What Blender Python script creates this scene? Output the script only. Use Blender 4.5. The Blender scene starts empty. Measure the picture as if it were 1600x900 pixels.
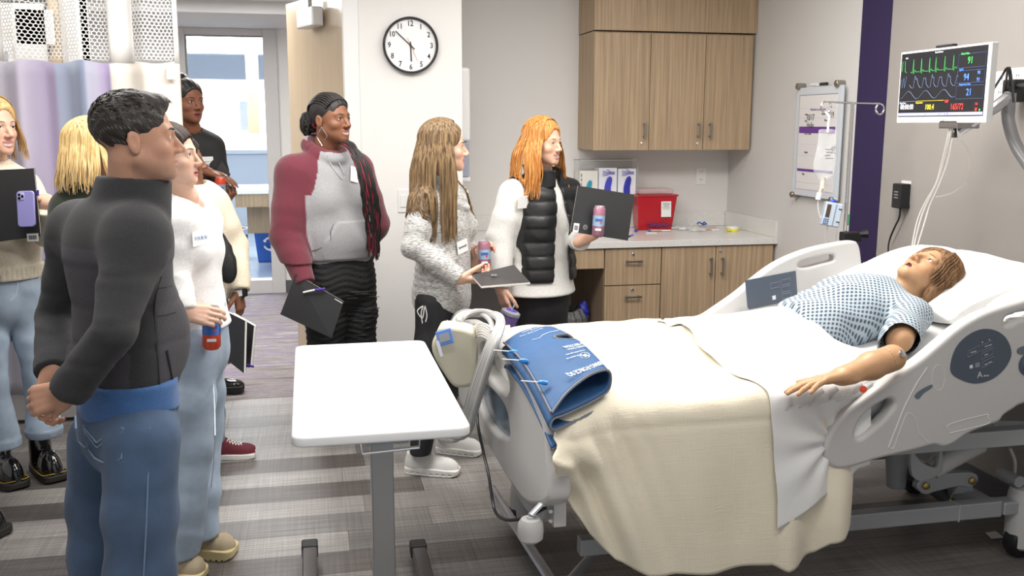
import bpy, bmesh, math, random
import numpy as np
from mathutils import Vector, Matrix, Euler

# ------------------------------------------------------------------ camera
CAM_H = 1.6
FPX, YAW, PITCH, ROLL = 1481.5, 0.21138, 0.17065, 0.001975
_f = np.array([math.sin(YAW)*math.cos(PITCH), math.cos(YAW)*math.cos(PITCH), -math.sin(PITCH)])
_r = np.cross(_f, [0, 0, 1.0]); _r /= np.linalg.norm(_r)
_u = np.cross(_r, _f)
_r, _u = _r*math.cos(ROLL) + _u*math.sin(ROLL), -_r*math.sin(ROLL) + _u*math.cos(ROLL)
SC = bpy.context.scene
cam = bpy.data.cameras.new('camera')
cam.sensor_width = 36.0
cam.lens = FPX/1600*36.0
cam.clip_start = 0.05
camo = bpy.data.objects.new('camera', cam)
camo.matrix_world = Matrix(((_r[0], _u[0], -_f[0], 0), (_r[1], _u[1], -_f[1], 0),
                            (_r[2], _u[2], -_f[2], CAM_H), (0, 0, 0, 1)))
SC.collection.objects.link(camo)
SC.camera = camo

# ------------------------------------------------------------------ world, lights, exposure
SC.view_settings.view_transform = 'Standard'
SC.view_settings.look = 'None'
SC.view_settings.gamma = 1.0
SC.view_settings.exposure = 0.22
world = bpy.data.worlds.new('world')
SC.world = world
world.use_nodes = True
world.node_tree.nodes['Background'].inputs[0].default_value = (0.93, 0.96, 1.0, 1)
world.node_tree.nodes['Background'].inputs[1].default_value = 0.52

def area(name, loc, size, power, rot=(0, 0, 0), col=(1, .97, .93)):
    l = bpy.data.lights.new(name, 'AREA')
    l.shape = 'RECTANGLE'; l.size = size[0]; l.size_y = size[1]
    l.energy = power; l.color = col
    o = bpy.data.objects.new(name, l)
    o.location = loc; o.rotation_euler = rot
    SC.collection.objects.link(o)
    return o
# the room's recessed ceiling panels
area('panel_or_fill_light', (0.2, 3.7, 2.66), (1.2, 0.6), 40)
area('panel_or_fill_light', (1.7, 3.3, 2.66), (1.2, 0.6), 40)
area('panel_or_fill_light', (1.6, 4.6, 2.66), (1.2, 0.6), 10)
area('panel_or_fill_light', (0.0, 1.2, 2.66), (1.2, 0.6), 24)
area('panel_or_fill_light', (1.9, 1.6, 2.66), (1.2, 0.6), 10)
area('panel_or_fill_light', (-1.0, 3.2, 2.66), (0.6, 1.2), 28)
# corridor and the daylight in the room across it
area('corridor_light', (-0.8, 7.0, 2.54), (1.6, 1.2), 75, col=(1, .98, .95))
area('far_room_light', (-0.9, 11.2, 2.45), (2.4, 2.4), 150, col=(.95, .98, 1))

# ------------------------------------------------------------------ helpers
def P(px, py, **k):
    """point of a world plane x=, y= or z= seen at a pixel of the 1600 x 900 photograph"""
    d = _f + _r*(px-800)/FPX - _u*(py-450)/FPX
    (a, v), = k.items()
    i = 'xyz'.index(a)
    t = (v - (0, 0, CAM_H)[i])/d[i]
    return np.array([0, 0, CAM_H]) + t*d
V = lambda *a: np.array(a, float)
def unit(v):
    v = np.asarray(v, float)
    return v/max(1e-9, np.linalg.norm(v))
col = SC.collection
MATS = {}
def mat(name, rgb, rough=.6, metal=0, bump=0, bscale=200, var=0, vscale=8, emit=0, alpha=1, trans=0, attr=False, sheen=0, coat=0, stretch=(1,1,1), spec=None, sss=0):
    """procedural principled material: base colour varied by noise, fine noise relief"""
    if name in MATS: return MATS[name]
    m = bpy.data.materials.new(name); MATS[name] = m
    m.use_nodes = True
    nt = m.node_tree; N = nt.nodes; L = nt.links
    b = N['Principled BSDF']
    b.inputs['Roughness'].default_value = rough
    b.inputs['Metallic'].default_value = metal
    if sheen: b.inputs['Sheen Weight'].default_value = sheen
    if coat: b.inputs['Coat Weight'].default_value = coat; b.inputs['Coat Roughness'].default_value = .08
    if spec is not None: b.inputs['Specular IOR Level'].default_value = spec
    if sss:
        b.inputs['Subsurface Weight'].default_value = sss
        b.inputs['Subsurface Scale'].default_value = .008
        b.inputs['Subsurface Radius'].default_value = (1, .35, .2)
    if alpha < 1: b.inputs['Alpha'].default_value = alpha
    if trans: b.inputs['Transmission Weight'].default_value = trans
    tc = N.new('ShaderNodeTexCoord'); mp = N.new('ShaderNodeMapping')
    mp.inputs['Scale'].default_value = stretch
    L.new(tc.outputs['Object'], mp.inputs[0])
    if attr:
        src = N.new('ShaderNodeAttribute'); src.attribute_name = 'Col'; so = src.outputs['Color']
    else:
        src = N.new('ShaderNodeRGB'); src.outputs[0].default_value = (*rgb, 1); so = src.outputs[0]
    if var:
        nz = N.new('ShaderNodeTexNoise'); nz.inputs['Scale'].default_value = vscale; nz.inputs['Detail'].default_value = 4
        L.new(mp.outputs[0], nz.inputs['Vector'])
        mr = N.new('ShaderNodeMapRange'); mr.inputs[1].default_value = .3; mr.inputs[2].default_value = .7
        mr.inputs[3].default_value = 1-var; mr.inputs[4].default_value = 1+var
        L.new(nz.outputs[0], mr.inputs[0])
        vm = N.new('ShaderNodeVectorMath'); vm.operation = 'SCALE'
        L.new(so, vm.inputs[0]); L.new(mr.outputs[0], vm.inputs[3]); so = vm.outputs[0]
    L.new(so, b.inputs['Base Color'])
    if emit:
        L.new(so, b.inputs['Emission Color']); b.inputs['Emission Strength'].default_value = emit
    if bump:
        n2 = N.new('ShaderNodeTexNoise'); n2.inputs['Scale'].default_value = bscale; n2.inputs['Detail'].default_value = 3
        L.new(mp.outputs[0], n2.inputs['Vector'])
        bp = N.new('ShaderNodeBump'); bp.inputs['Strength'].default_value = bump; bp.inputs['Distance'].default_value = .002
        L.new(n2.outputs[0], bp.inputs['Height']); L.new(bp.outputs[0], b.inputs['Normal'])
    return m
def srgb(r, g, b):
    f = lambda c: ((c/255+.055)/1.055)**2.4 if c > 10 else c/255/12.92
    return (f(r), f(g), f(b))

def tag(o, label=None, cat=None, group=None, kind=None):
    if label: o['label'] = label
    if cat: o['category'] = cat
    if group: o['group'] = group
    if kind: o['kind'] = kind
    return o
def thing(name, label, cat, loc=(0, 0, 0), group=None):
    o = bpy.data.objects.new(name, None)
    o.empty_display_size = .05
    o.location = [float(c) for c in loc]
    col.objects.link(o)
    return tag(o, label, cat, group)
def origin(o):
    p = Vector((0, 0, 0))
    while o: p = p + o.location; o = o.parent
    return p
def link_mesh(name, me, m, parent=None, smooth=True, loc=None):
    if m is not None and not me.materials: me.materials.append(m)
    o = bpy.data.objects.new(name, me)
    w = origin(parent) if parent else Vector((0, 0, 0))
    if parent is not None:
        o.parent = parent
    if loc is None and parent is None:                 # own base point
        co = np.empty(len(me.vertices)*3, 'f'); me.vertices.foreach_get('co', co); co = co.reshape(-1, 3)
        w = Vector(((co[:, 0].min()+co[:, 0].max())/2, (co[:, 1].min()+co[:, 1].max())/2, co[:, 2].min())) if len(co) else w
        o.location = w
    me.transform(Matrix.Translation(-w))
    if smooth:
        me.polygons.foreach_set('use_smooth', [True]*len(me.polygons))
    col.objects.link(o)
    return o
def autosmooth(me, ang=35):
    me.set_sharp_from_angle(angle=math.radians(ang)) if hasattr(me, 'set_sharp_from_angle') else None

class MB:
    """collects simple shapes in world coordinates; build() links them as ONE mesh object"""
    def __init__(s): s.v = []; s.f = []
    def add(s, v, f):
        n = len(s.v); s.v += [tuple(map(float, p)) for p in v]; s.f += [tuple(i+n for i in q) for q in f]; return s
    def box(s, a, b, M=None):
        x0, y0, z0 = a; x1, y1, z1 = b
        v = [(x0,y0,z0),(x1,y0,z0),(x1,y1,z0),(x0,y1,z0),(x0,y0,z1),(x1,y0,z1),(x1,y1,z1),(x0,y1,z1)]
        if M is not None: v = [tuple(M @ Vector(p)) for p in v]
        return s.add(v, [(0,3,2,1),(4,5,6,7),(0,1,5,4),(1,2,6,5),(2,3,7,6),(3,0,4,7)])
    def obox(s, c, ax, ay, az, hx, hy, hz):
        c, ax, ay, az = map(lambda q: np.asarray(q, float), (c, unit(ax), unit(ay), unit(az)))
        v = [c+ax*hx*i+ay*hy*j+az*hz*k for k in (-1, 1) for (i, j) in ((-1,-1),(1,-1),(1,1),(-1,1))]
        return s.add(v, [(0,3,2,1),(4,5,6,7),(0,1,5,4),(1,2,6,5),(2,3,7,6),(3,0,4,7)])
    def tube(s, pts, r, n=8, cap=True, flat=1, nrm=None):
        pts = [np.asarray(p, float) for p in pts]; k = len(pts)
        rs = r if hasattr(r, '__len__') else [r]*k
        ref = None; v = []
        for i, p in enumerate(pts):
            t = unit(pts[min(i+1, k-1)]-pts[max(i-1, 0)])
            if ref is None: ref = np.cross(t, nrm if nrm is not None else (V(0,0,1) if abs(t[2]) < .9 else V(1,0,0)))
            a = unit(ref - t*(ref@t)); b = np.cross(t, a); ref = a
            for j in range(n):
                g = 2*math.pi*j/n
                v.append(p + rs[i]*(a*math.cos(g)+b*math.sin(g)*flat))
        f = [(i*n+j, i*n+(j+1)%n, (i+1)*n+(j+1)%n, (i+1)*n+j) for i in range(k-1) for j in range(n)]
        if cap: f += [tuple(range(n))[::-1], tuple((k-1)*n+j for j in range(n))]
        return s.add(v, f)
    def lathe(s, c, prof, axis=(0,0,1), n=24, cap=True):
        axis = unit(axis); a = unit(np.cross(axis, V(1,0,0) if abs(axis[0]) < .9 else V(0,1,0))); b = np.cross(axis, a)
        c = np.asarray(c, float)
        v = [c+axis*h+r*(a*math.cos(2*math.pi*j/n)+b*math.sin(2*math.pi*j/n)) for r, h in prof for j in range(n)]
        k = len(prof)
        f = [(i*n+j, i*n+(j+1)%n, (i+1)*n+(j+1)%n, (i+1)*n+j) for i in range(k-1) for j in range(n)]
        if cap: f += [tuple(range(n))[::-1], tuple((k-1)*n+j for j in range(n))]
        return s.add(v, f)
    def ball(s, c, r, n=12):
        r = r if hasattr(r, '__len__') else (r, r, r)
        v = []; f = []
        for i in range(n//2+1):
            t = math.pi*i/(n//2)
            for j in range(n):
                g = 2*math.pi*j/n
                v.append((c[0]+r[0]*math.sin(t)*math.cos(g), c[1]+r[1]*math.sin(t)*math.sin(g), c[2]-r[2]*math.cos(t)))
        for i in range(n//2):
            for j in range(n):
                f.append((i*n+j, i*n+(j+1)%n, (i+1)*n+(j+1)%n, (i+1)*n+j))
        return s.add(v, f)
    def mesh(s, name):
        me = bpy.data.meshes.new(name); me.from_pydata(s.v, [], s.f); me.validate(); me.update(); return me
    def build(s, name, m, parent=None, bevel=0, smooth=False, seg=2, kind=None, label=None):
        me = s.mesh(name)
        o = link_mesh(name, me, m, parent, smooth=smooth or bevel > 0)
        if smooth and not bevel: autosmooth(me)
        if bevel:
            b = o.modifiers.new('bevel', 'BEVEL'); b.width = bevel; b.segments = seg; b.limit_method = 'ANGLE'; b.angle_limit = .6
            b.harden_normals = True
        if kind: o['kind'] = kind
        if label: o['label'] = label
        return o
def box(name, a, b, m, parent=None, bevel=0, kind=None, label=None):
    a2 = [min(p, q) for p, q in zip(a, b)]; b2 = [max(p, q) for p, q in zip(a, b)]
    return MB().box(a2, b2).build(name, m, parent, bevel=bevel, kind=kind, label=label)

def catmull(pts, n=8, closed=False):
    pts = [np.asarray(p, float) for p in pts]; k = len(pts); out = []
    g = (lambda i: pts[i % k]) if closed else (lambda i: pts[min(max(i, 0), k-1)])
    for i in range(k if closed else k-1):
        for j in range(n):
            t = j/n; a, b, c, d = g(i-1), g(i), g(i+1), g(i+2)
            out.append(.5*((2*b)+(c-a)*t+(2*a-5*b+4*c-d)*t*t+(3*b-a-3*c+d)*t**3))
    if not closed: out.append(pts[-1])
    return out
def plate(name, outline, holes, ex, ey, o, thick, m, parent=None, bevel=.004, res=6, label=None, seg=3, smooth_outline=True):
    """flat panel with rounded edges: outlines in the plane (ex, ey) through point o, extruded both ways"""
    cu = bpy.data.curves.new(name, 'CURVE'); cu.dimensions = '2D'; cu.fill_mode = 'BOTH'
    cu.extrude = max(.0001, thick/2-bevel); cu.bevel_depth = bevel; cu.bevel_resolution = seg; cu.offset = -bevel
    for poly in [outline]+list(holes):
        pts = catmull([V(*p) for p in poly], res, True) if smooth_outline else [V(*p) for p in poly]
        sp = cu.splines.new('POLY'); sp.points.add(len(pts)-1)
        for q, p in zip(sp.points, pts): q.co = (p[0], p[1], 0, 1)
        sp.use_cyclic_u = True
    t = bpy.data.objects.new('t', cu)
    me = bpy.data.meshes.new_from_object(t)
    bpy.data.objects.remove(t); bpy.data.curves.remove(cu)
    ex = Vector(unit(ex)); ey = Vector(unit(ey)); ez = ex.cross(ey)
    M = Matrix.Translation(Vector(tuple(map(float, o)))) @ Matrix((ex, ey, ez)).transposed().to_4x4()
    me.transform(M)
    ob = link_mesh(name, me, m, parent, smooth=True); autosmooth(me, 40)
    if label: ob['label'] = label
    return ob
def rrect(x0, y0, x1, y1, r, n=5):
    out = []
    for cx, cy, a0 in ((x1-r, y1-r, 0), (x0+r, y1-r, 90), (x0+r, y0+r, 180), (x1-r, y0+r, 270)):
        for i in range(n+1):
            a = math.radians(a0+90*i/n); out.append((cx+r*math.cos(a), cy+r*math.sin(a)))
    return out
def text(s, size, o, ex, ey, m, parent, name='lettering', align='CENTER', thick=.0004, bold=0, sx=1):
    cu = bpy.data.curves.new(name, 'FONT'); cu.body = s; cu.size = size; cu.align_x = align; cu.align_y = 'CENTER'
    cu.extrude = thick; cu.resolution_u = 2; cu.offset = bold
    t = bpy.data.objects.new('t', cu); me = bpy.data.meshes.new_from_object(t)
    bpy.data.objects.remove(t); bpy.data.curves.remove(cu)
    ex = Vector(unit(ex)); ey = Vector(unit(ey)); ez = ex.cross(ey)
    M = Matrix.Translation(Vector(tuple(map(float, o)))) @ Matrix((ex*sx, ey, ez)).transposed().to_4x4()
    me.transform(M)
    return link_mesh(name, me, m, parent, smooth=False)
def grid_mesh(name, G, m, parent=None, thick=0, label=None, sub=0):
    """G: array (a, b, 3) of points -> cloth sheet"""
    a, b, _ = G.shape
    v = G.reshape(-1, 3).tolist()
    f = [(i*b+j, (i+1)*b+j, (i+1)*b+j+1, i*b+j+1) for i in range(a-1) for j in range(b-1)]
    me = bpy.data.meshes.new(name); me.from_pydata(v, [], f); me.update()
    uv = me.uv_layers.new(name='UVMap')
    li = np.empty(len(me.loops), 'i'); me.loops.foreach_get('vertex_index', li)
    uvs = np.stack([(li//b)/(a-1), (li % b)/(b-1)], 1).astype('f').ravel(); uv.data.foreach_set('uv', uvs)
    o = link_mesh(name, me, m, parent, smooth=True)
    if thick:
        s = o.modifiers.new('thickness', 'SOLIDIFY'); s.thickness = thick; s.offset = -1
    if sub:
        s = o.modifiers.new('sub', 'SUBSURF'); s.levels = sub; s.render_levels = sub
    if label: o['label'] = label
    return o

# ------------------------------------------------------------------ organic bodies: distance fields meshed with surface nets
def smin(a, b, k):
    h = np.clip(.5+.5*(b-a)/k, 0, 1)
    return b+(a-b)*h-k*h*(1-h)
def smax(a, b, k): return -smin(-a, -b, k)
def rc(Q, a, b, ra, rb):
    a = np.asarray(a, 'f'); b = np.asarray(b, 'f'); ba = b-a
    h = np.clip(((Q-a)@ba)/max(1e-9, float(ba@ba)), 0, 1)
    d = Q-a-h[:, None]*ba
    return np.sqrt((d*d).sum(1))-(ra+(rb-ra)*h)
def ell(Q, c, r, R=None):
    p = Q-np.asarray(c, 'f')
    if R is not None: p = p@np.asarray(R, 'f').T      # rows of R are the axes
    r = np.asarray(r, 'f')
    k0 = np.sqrt(((p/r)**2).sum(1)); k1 = np.sqrt(((p/r**2)**2).sum(1))
    return k0*(k0-1)/np.maximum(k1, 1e-6)
def rbox(Q, c, h, r, R=None):
    p = Q-np.asarray(c, 'f')
    if R is not None: p = p@np.asarray(R, 'f').T
    q = np.abs(p)-(np.asarray(h, 'f')-r)
    return np.sqrt((np.maximum(q, 0)**2).sum(1))+np.minimum(q.max(1), 0)-r
def chain(Q, pts, rs, k=.02):
    d = None
    for i in range(len(pts)-1):
        e = rc(Q, pts[i], pts[i+1], rs[i], rs[i+1])
        d = e if d is None else smin(d, e, k)
    return d
def squash(Q, c, n, k):
    """stretch space along direction n about c: makes solids flatter along n by factor k"""
    n = np.asarray(unit(n), 'f'); c = np.asarray(c, 'f')
    return Q+((Q-c)@n)[:, None]*n*(k-1)
def folds(Q, amp, sc, seed=0, st=(1, 1, 1)):
    q = (Q*np.asarray(st, 'f')*sc).astype('f'); s = seed*1.7
    rs = np.random.RandomState(seed*7+3); out = 0
    w1 = np.sin(q@rs.normal(0, .45, 3).astype('f')+s); w2 = np.sin(q@rs.normal(0, .5, 3).astype('f')+2*s)
    for i in range(4):
        k = rs.normal(0, 1, 3).astype('f'); k = k/np.linalg.norm(k)*(.75+.35*i)
        r_ = 1-2*np.abs(np.sin(.5*(q@k)+1.1*w1*(1+.3*i)+.7*w2+s*i))
        m_ = .5+.5*np.sin(q@(rs.normal(0, .35, 3).astype('f'))+i+s)
        out = out+r_*m_/(1+.45*i)
    return amp*out*-.62
def arrays_mesh(name, verts, F, c=None):
    me = bpy.data.meshes.new(name)
    me.vertices.add(len(verts)); me.vertices.foreach_set('co', verts.astype('f').ravel())
    me.loops.add(F.size); me.loops.foreach_set('vertex_index', F.astype('i').ravel())
    me.polygons.add(len(F)); me.polygons.foreach_set('loop_start', np.arange(0, F.size, 4, dtype='i'))
    try: me.polygons.foreach_set('loop_total', np.full(len(F), 4, 'i'))
    except Exception: pass
    me.update(calc_edges=True); me.validate()
    if c is not None:
        at = me.color_attributes.new('Col', 'FLOAT_COLOR', 'POINT')
        at.data.foreach_set('color', np.concatenate([c, np.ones((len(c), 1))], 1).astype('f').ravel())
    return me
def sdf_mesh(name, fn, lo, hi, vox, m, parent=None, colour=None, label=None, kind=None):
    lo = np.asarray(lo, float); hi = np.asarray(hi, float)
    B = 6
    nb = np.maximum(1, np.ceil((hi-lo)/vox/B)).astype(int)
    n = nb*B+1
    bc = np.stack(np.meshgrid(*[lo[i]+(np.arange(nb[i])+.5)*B*vox for i in range(3)], indexing='ij'), -1).reshape(-1, 3).astype('f')
    db = fn(bc)
    act = np.abs(db) < B*vox*1.35+.012
    D = np.where(np.repeat(np.repeat(np.repeat(db.reshape(nb), B, 0), B, 1), B, 2) < 0, -1., 1.).astype('f')*.05
    D = np.pad(D, ((0, 1), (0, 1), (0, 1)), mode='edge')
    ai = np.stack(np.unravel_index(np.nonzero(act)[0], nb), 1)
    off = np.stack(np.meshgrid(*[np.arange(B+1)]*3, indexing='ij'), -1).reshape(-1, 3)
    idx = (ai[:, None, :]*B+off[None]).reshape(-1, 3)
    flat = (idx[:, 0]*n[1]+idx[:, 1])*n[2]+idx[:, 2]
    uf = np.unique(flat)
    ii = np.stack(np.unravel_index(uf, n), 1)
    D.reshape(-1)[uf] = fn((lo+ii*vox).astype('f'))
    S = D < 0
    cs = np.zeros(n-1, 'i1')
    for a in (0, 1):
        for b in (0, 1):
            for c in (0, 1):
                cs += S[a:n[0]-1+a, b:n[1]-1+b, c:n[2]-1+c]
    cells = np.argwhere((cs > 0) & (cs < 8))
    vid = -np.ones(n-1, 'i4'); vid[tuple(cells.T)] = np.arange(len(cells))
    acc = np.zeros((len(cells), 3)); cnt = np.zeros(len(cells))
    for ax in range(3):
        o1, o2 = [q for q in range(3) if q != ax]
        for i in (0, 1):
            for j in (0, 1):
                a = cells.copy(); a[:, o1] += i; a[:, o2] += j
                b = a.copy(); b[:, ax] += 1
                da = D[tuple(a.T)]; dd = D[tuple(b.T)]
                x = (da < 0) != (dd < 0)
                t = np.where(x, da/np.where(x, da-dd, 1), 0)
                p = a.astype(float); p[:, ax] += t
                acc += p*x[:, None]; cnt += x
    verts = lo+acc/np.maximum(cnt, 1)[:, None]*vox
    faces = []
    for ax in range(3):
        o1, o2 = [(1, 2), (2, 0), (0, 1)][ax]
        sl0 = [slice(None)]*3; sl1 = [slice(None)]*3
        sl0[ax] = slice(0, n[ax]-1); sl1[ax] = slice(1, n[ax])
        x = S[tuple(sl0)] != S[tuple(sl1)]
        e = np.argwhere(x)
        e = e[(e[:, o1] > 0) & (e[:, o2] > 0) & (e[:, o1] < n[o1]-1) & (e[:, o2] < n[o2]-1)]
        if not len(e): continue
        q = []
        for i, j in ((1, 1), (0, 1), (0, 0), (1, 0)):
            c = e.copy(); c[:, o1] -= i; c[:, o2] -= j; q.append(vid[tuple(c.T)])
        q = np.stack(q, 1)
        flip = ~S[tuple(e.T)]
        q[flip] = q[flip][:, ::-1]
        faces.append(q)
    F = np.concatenate(faces); F = F[(F >= 0).all(1)]
    if parent == 'arrays': return verts.astype('f'), F, (colour(verts.astype('f')) if colour is not None else None)
    me = arrays_mesh(name, verts, F, colour(verts.astype('f')) if colour is not None else None)
    o = link_mesh(name, me, m, parent, smooth=True)
    if label: o['label'] = label
    if kind: o['kind'] = kind
    return o

# ------------------------------------------------------------------ materials of the room
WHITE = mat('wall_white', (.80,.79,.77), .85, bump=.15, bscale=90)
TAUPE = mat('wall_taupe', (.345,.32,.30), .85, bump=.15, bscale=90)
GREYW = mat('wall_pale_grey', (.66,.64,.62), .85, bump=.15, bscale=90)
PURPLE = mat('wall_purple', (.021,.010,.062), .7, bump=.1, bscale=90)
TRIM = mat('trim_white', (.80,.80,.79), .45)
DBASE = mat('dark_baseboard', (.10,.10,.11), .6)
WOOD = mat('oak_laminate', (.41,.295,.185), .5, var=.22, vscale=1.0, stretch=(90, 90, 2.2), bump=.05, bscale=40)
WOODD = mat('oak_laminate_dark', (.30,.215,.135), .5, var=.22, vscale=1.0, stretch=(90, 90, 2.2))
MAPLE = mat('maple_door', (.56,.44,.30), .25, var=.06, vscale=1.0, stretch=(60, 60, 1.5), coat=.3)
MAPLE_E = mat('maple_edge', (.62,.38,.13), .4, var=.08, vscale=1.0, stretch=(60, 60, 1.5))
GAP = mat('dark_gap', (.02,.018,.015), .9)
STEEL = mat('brushed_steel', (.36,.35,.34), .35, 1)
CHROME = mat('chrome', (.75,.75,.76), .12, 1)
ALU = mat('aluminium', (.55,.56,.58), .35, .9)
BLACKP = mat('black_plastic', (.012,.012,.014), .4)
WHITEP = mat('white_plastic', (.80,.80,.79), .35)
GLASS = mat('window_glass', (.95,.98,1), .02, trans=1, spec=.5)
MATS['window_glass'].node_tree.nodes['Principled BSDF'].inputs['IOR'].default_value = 1.02

YW, YB, XS, ZC = 5.42, 6.19, 2.868, 2.70
YF = 9.27

# ------------------------------------------------------------------ floor of planks
fl = box('floor', (-3.2, -1.0, -.12), (4.2, 5.62, -.012), mat('floor_joint', (.07,.068,.066), .9), kind='structure')
def plank_mat(name, rgb):
    """woven-look vinyl plank: crossed fine threads, streaks along the plank"""
    m = mat(name, rgb, .42); nt = m.node_tree; N = nt.nodes; L = nt.links; b = N['Principled BSDF']
    tc = N.new('ShaderNodeTexCoord'); so = [n for n in N if n.bl_idname == 'ShaderNodeRGB'][0].outputs[0]
    acc = None
    for sc, lo, hi in (((2.5, 170, 1), .60, 1.36), ((170, 2.5, 1), .80, 1.18), ((1.2, 7, 1), .86, 1.12)):
        mp = N.new('ShaderNodeMapping'); mp.inputs['Scale'].default_value = sc; L.new(tc.outputs['Object'], mp.inputs[0])
        nz = N.new('ShaderNodeTexNoise'); nz.inputs['Scale'].default_value = 1; nz.inputs['Detail'].default_value = 3
        L.new(mp.outputs[0], nz.inputs['Vector'])
        mr = N.new('ShaderNodeMapRange'); mr.inputs[1].default_value = .3; mr.inputs[2].default_value = .7
        mr.inputs[3].default_value = lo; mr.inputs[4].default_value = hi; L.new(nz.outputs[0], mr.inputs[0])
        if acc is None: acc = mr.outputs[0]
        else:
            mu = N.new('ShaderNodeMath'); mu.operation = 'MULTIPLY'; L.new(acc, mu.inputs[0]); L.new(mr.outputs[0], mu.inputs[1]); acc = mu.outputs[0]
    vm = N.new('ShaderNodeVectorMath'); vm.operation = 'SCALE'; L.new(so, vm.inputs[0]); L.new(acc, vm.inputs[3])
    L.new(vm.outputs[0], b.inputs['Base Color'])
    bp = N.new('ShaderNodeBump'); bp.inputs['Strength'].default_value = .2; bp.inputs['Distance'].default_value = .001
    L.new(acc, bp.inputs['Height']); L.new(bp.outputs[0], b.inputs['Normal'])
    return m
PL = [plank_mat('plank_light', (.285,.265,.25)), plank_mat('plank_mid', (.225,.208,.196)),
      plank_mat('plank_grey', (.165,.154,.147)), plank_mat('plank_dark', (.11,.097,.090))]
rng = random.Random(7)
PW, PLN = .1806, .92
row = 0; y = 5.612
while y > .75:
    y0 = y-PW
    off = (-.47 if row % 2 == 0 else -.47+.46) + (.0 if row < 3 else rng.choice([-.23, 0, .12, .2]))
    if abs(y-4.10) < .09: off = .46
    x = off-PLN*3
    while x < XS-.01:
        xa, xb = max(x, -2.1), min(x+PLN, XS)
        if xb > xa+.02:
            t = rng.choice([0, 0, 1, 1, 2]) if y < 4.9 else rng.choice([0, 0, 1])
            ym = (y+y0)/2; xm = (xa+xb)/2
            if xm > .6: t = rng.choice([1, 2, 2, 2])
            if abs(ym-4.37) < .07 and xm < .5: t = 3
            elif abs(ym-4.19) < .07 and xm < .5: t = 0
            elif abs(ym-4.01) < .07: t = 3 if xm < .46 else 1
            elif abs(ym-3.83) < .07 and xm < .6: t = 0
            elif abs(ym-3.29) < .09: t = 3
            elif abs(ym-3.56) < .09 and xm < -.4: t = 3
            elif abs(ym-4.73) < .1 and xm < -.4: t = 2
            MB().box((xa+.0006, y0+.0006, -.012), (xb-.0006, y-.0006, -rng.random()*.0006)).build('plank', PL[t], fl)
        x += PLN
    y = y0; row += 1
# corridor carpet
cm = mat('corridor_carpet', (.30,.28,.28), .95, bump=.8, bscale=400)
nt = cm.node_tree; N = nt.nodes; L = nt.links
tc = N.new('ShaderNodeTexCoord'); mp = N.new('ShaderNodeMapping'); mp.inputs['Scale'].default_value = (1.6, 17, 1)
nz = N.new('ShaderNodeTexNoise'); nz.inputs['Scale'].default_value = 1; nz.inputs['Detail'].default_value = 6; nz.inputs['Roughness'].default_value = .7
cr = N.new('ShaderNodeValToRGB'); e = cr.color_ramp.elements
e[0].position = .30; e[0].color = (.13,.115,.115, 1); e[1].position = .72; e[1].color = (.50,.47,.46, 1)
for p_, c_ in ((.42, (.22,.195,.19, 1)), (.50, (.34,.315,.31, 1)), (.56, (.19,.14,.27, 1)), (.60, (.38,.35,.36, 1))):
    q = e.new(p_); q.color = c_
L.new(tc.outputs['Object'], mp.inputs[0]); L.new(mp.outputs[0], nz.inputs['Vector']); L.new(nz.outputs[0], cr.inputs[0])
L.new(cr.outputs[0], N['Principled BSDF'].inputs['Base Color'])
box('floor', (-3.2, 5.622, -.12), (1.2, YF, -.001), cm, kind='structure')
box('floor', (-4.2, YF+.0, -.12), (1.6, 16.2, -.001), mat('far_floor', (.34,.40,.48), .18, var=.1, vscale=3), kind='structure')

# ------------------------------------------------------------------ walls
def struct(name, a, b, m=None, **k): return box(name, a, b, m or WHITE, kind='structure', **k)
JX = .215                                             # hinge jamb of the doorway
struct('floor', (.872, 5.60, -.1), (XS, YB, -.002), PL[2])
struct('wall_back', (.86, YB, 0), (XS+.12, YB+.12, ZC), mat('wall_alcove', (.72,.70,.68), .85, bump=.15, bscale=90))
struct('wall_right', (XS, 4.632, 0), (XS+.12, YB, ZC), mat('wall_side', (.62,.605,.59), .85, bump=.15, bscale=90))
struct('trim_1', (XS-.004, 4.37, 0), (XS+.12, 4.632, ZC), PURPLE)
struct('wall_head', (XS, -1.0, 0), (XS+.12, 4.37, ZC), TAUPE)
struct('wall_center', (JX+.075, YW, 0), (.872, YB+.12, ZC))
struct('wall_left', (-3.2, YW, 0), (-1.12, YW+.16, ZC))
struct('wall_lintel', (-1.12, YW, 2.44), (JX+.075, YW+.16, ZC))
struct('ceiling', (-3.2, -1.0, ZC), (4.2, YB+.12, ZC+.1))
struct('wall_side', (-3.3, -1.0, 0), (-3.2, YW+.16, ZC))
# doorway frame
for nm, a, b in (('trim_2', (JX, YW-.018, 0), (JX+.082, YW+.20, 2.52)), ('trim_3', (-1.19, YW-.018, 0), (-1.12, YW+.20, 2.52)), ('trim_4', (-1.12, YW-.018, 2.44), (JX, YW+.2, 2.52))):
    struct(nm, a, b, TRIM, bevel=.003)
# baseboards
struct('baseboard_left', (-3.2, YW-.01, 0), (-1.19, YW, .10), DBASE)
struct('baseboard_center', (JX+.083, YW-.01, 0), (.872, YW, .10), DBASE)
struct('baseboard_head', (XS-.012, -1.0, 0), (XS-.001, 4.369, .10), DBASE)
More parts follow.
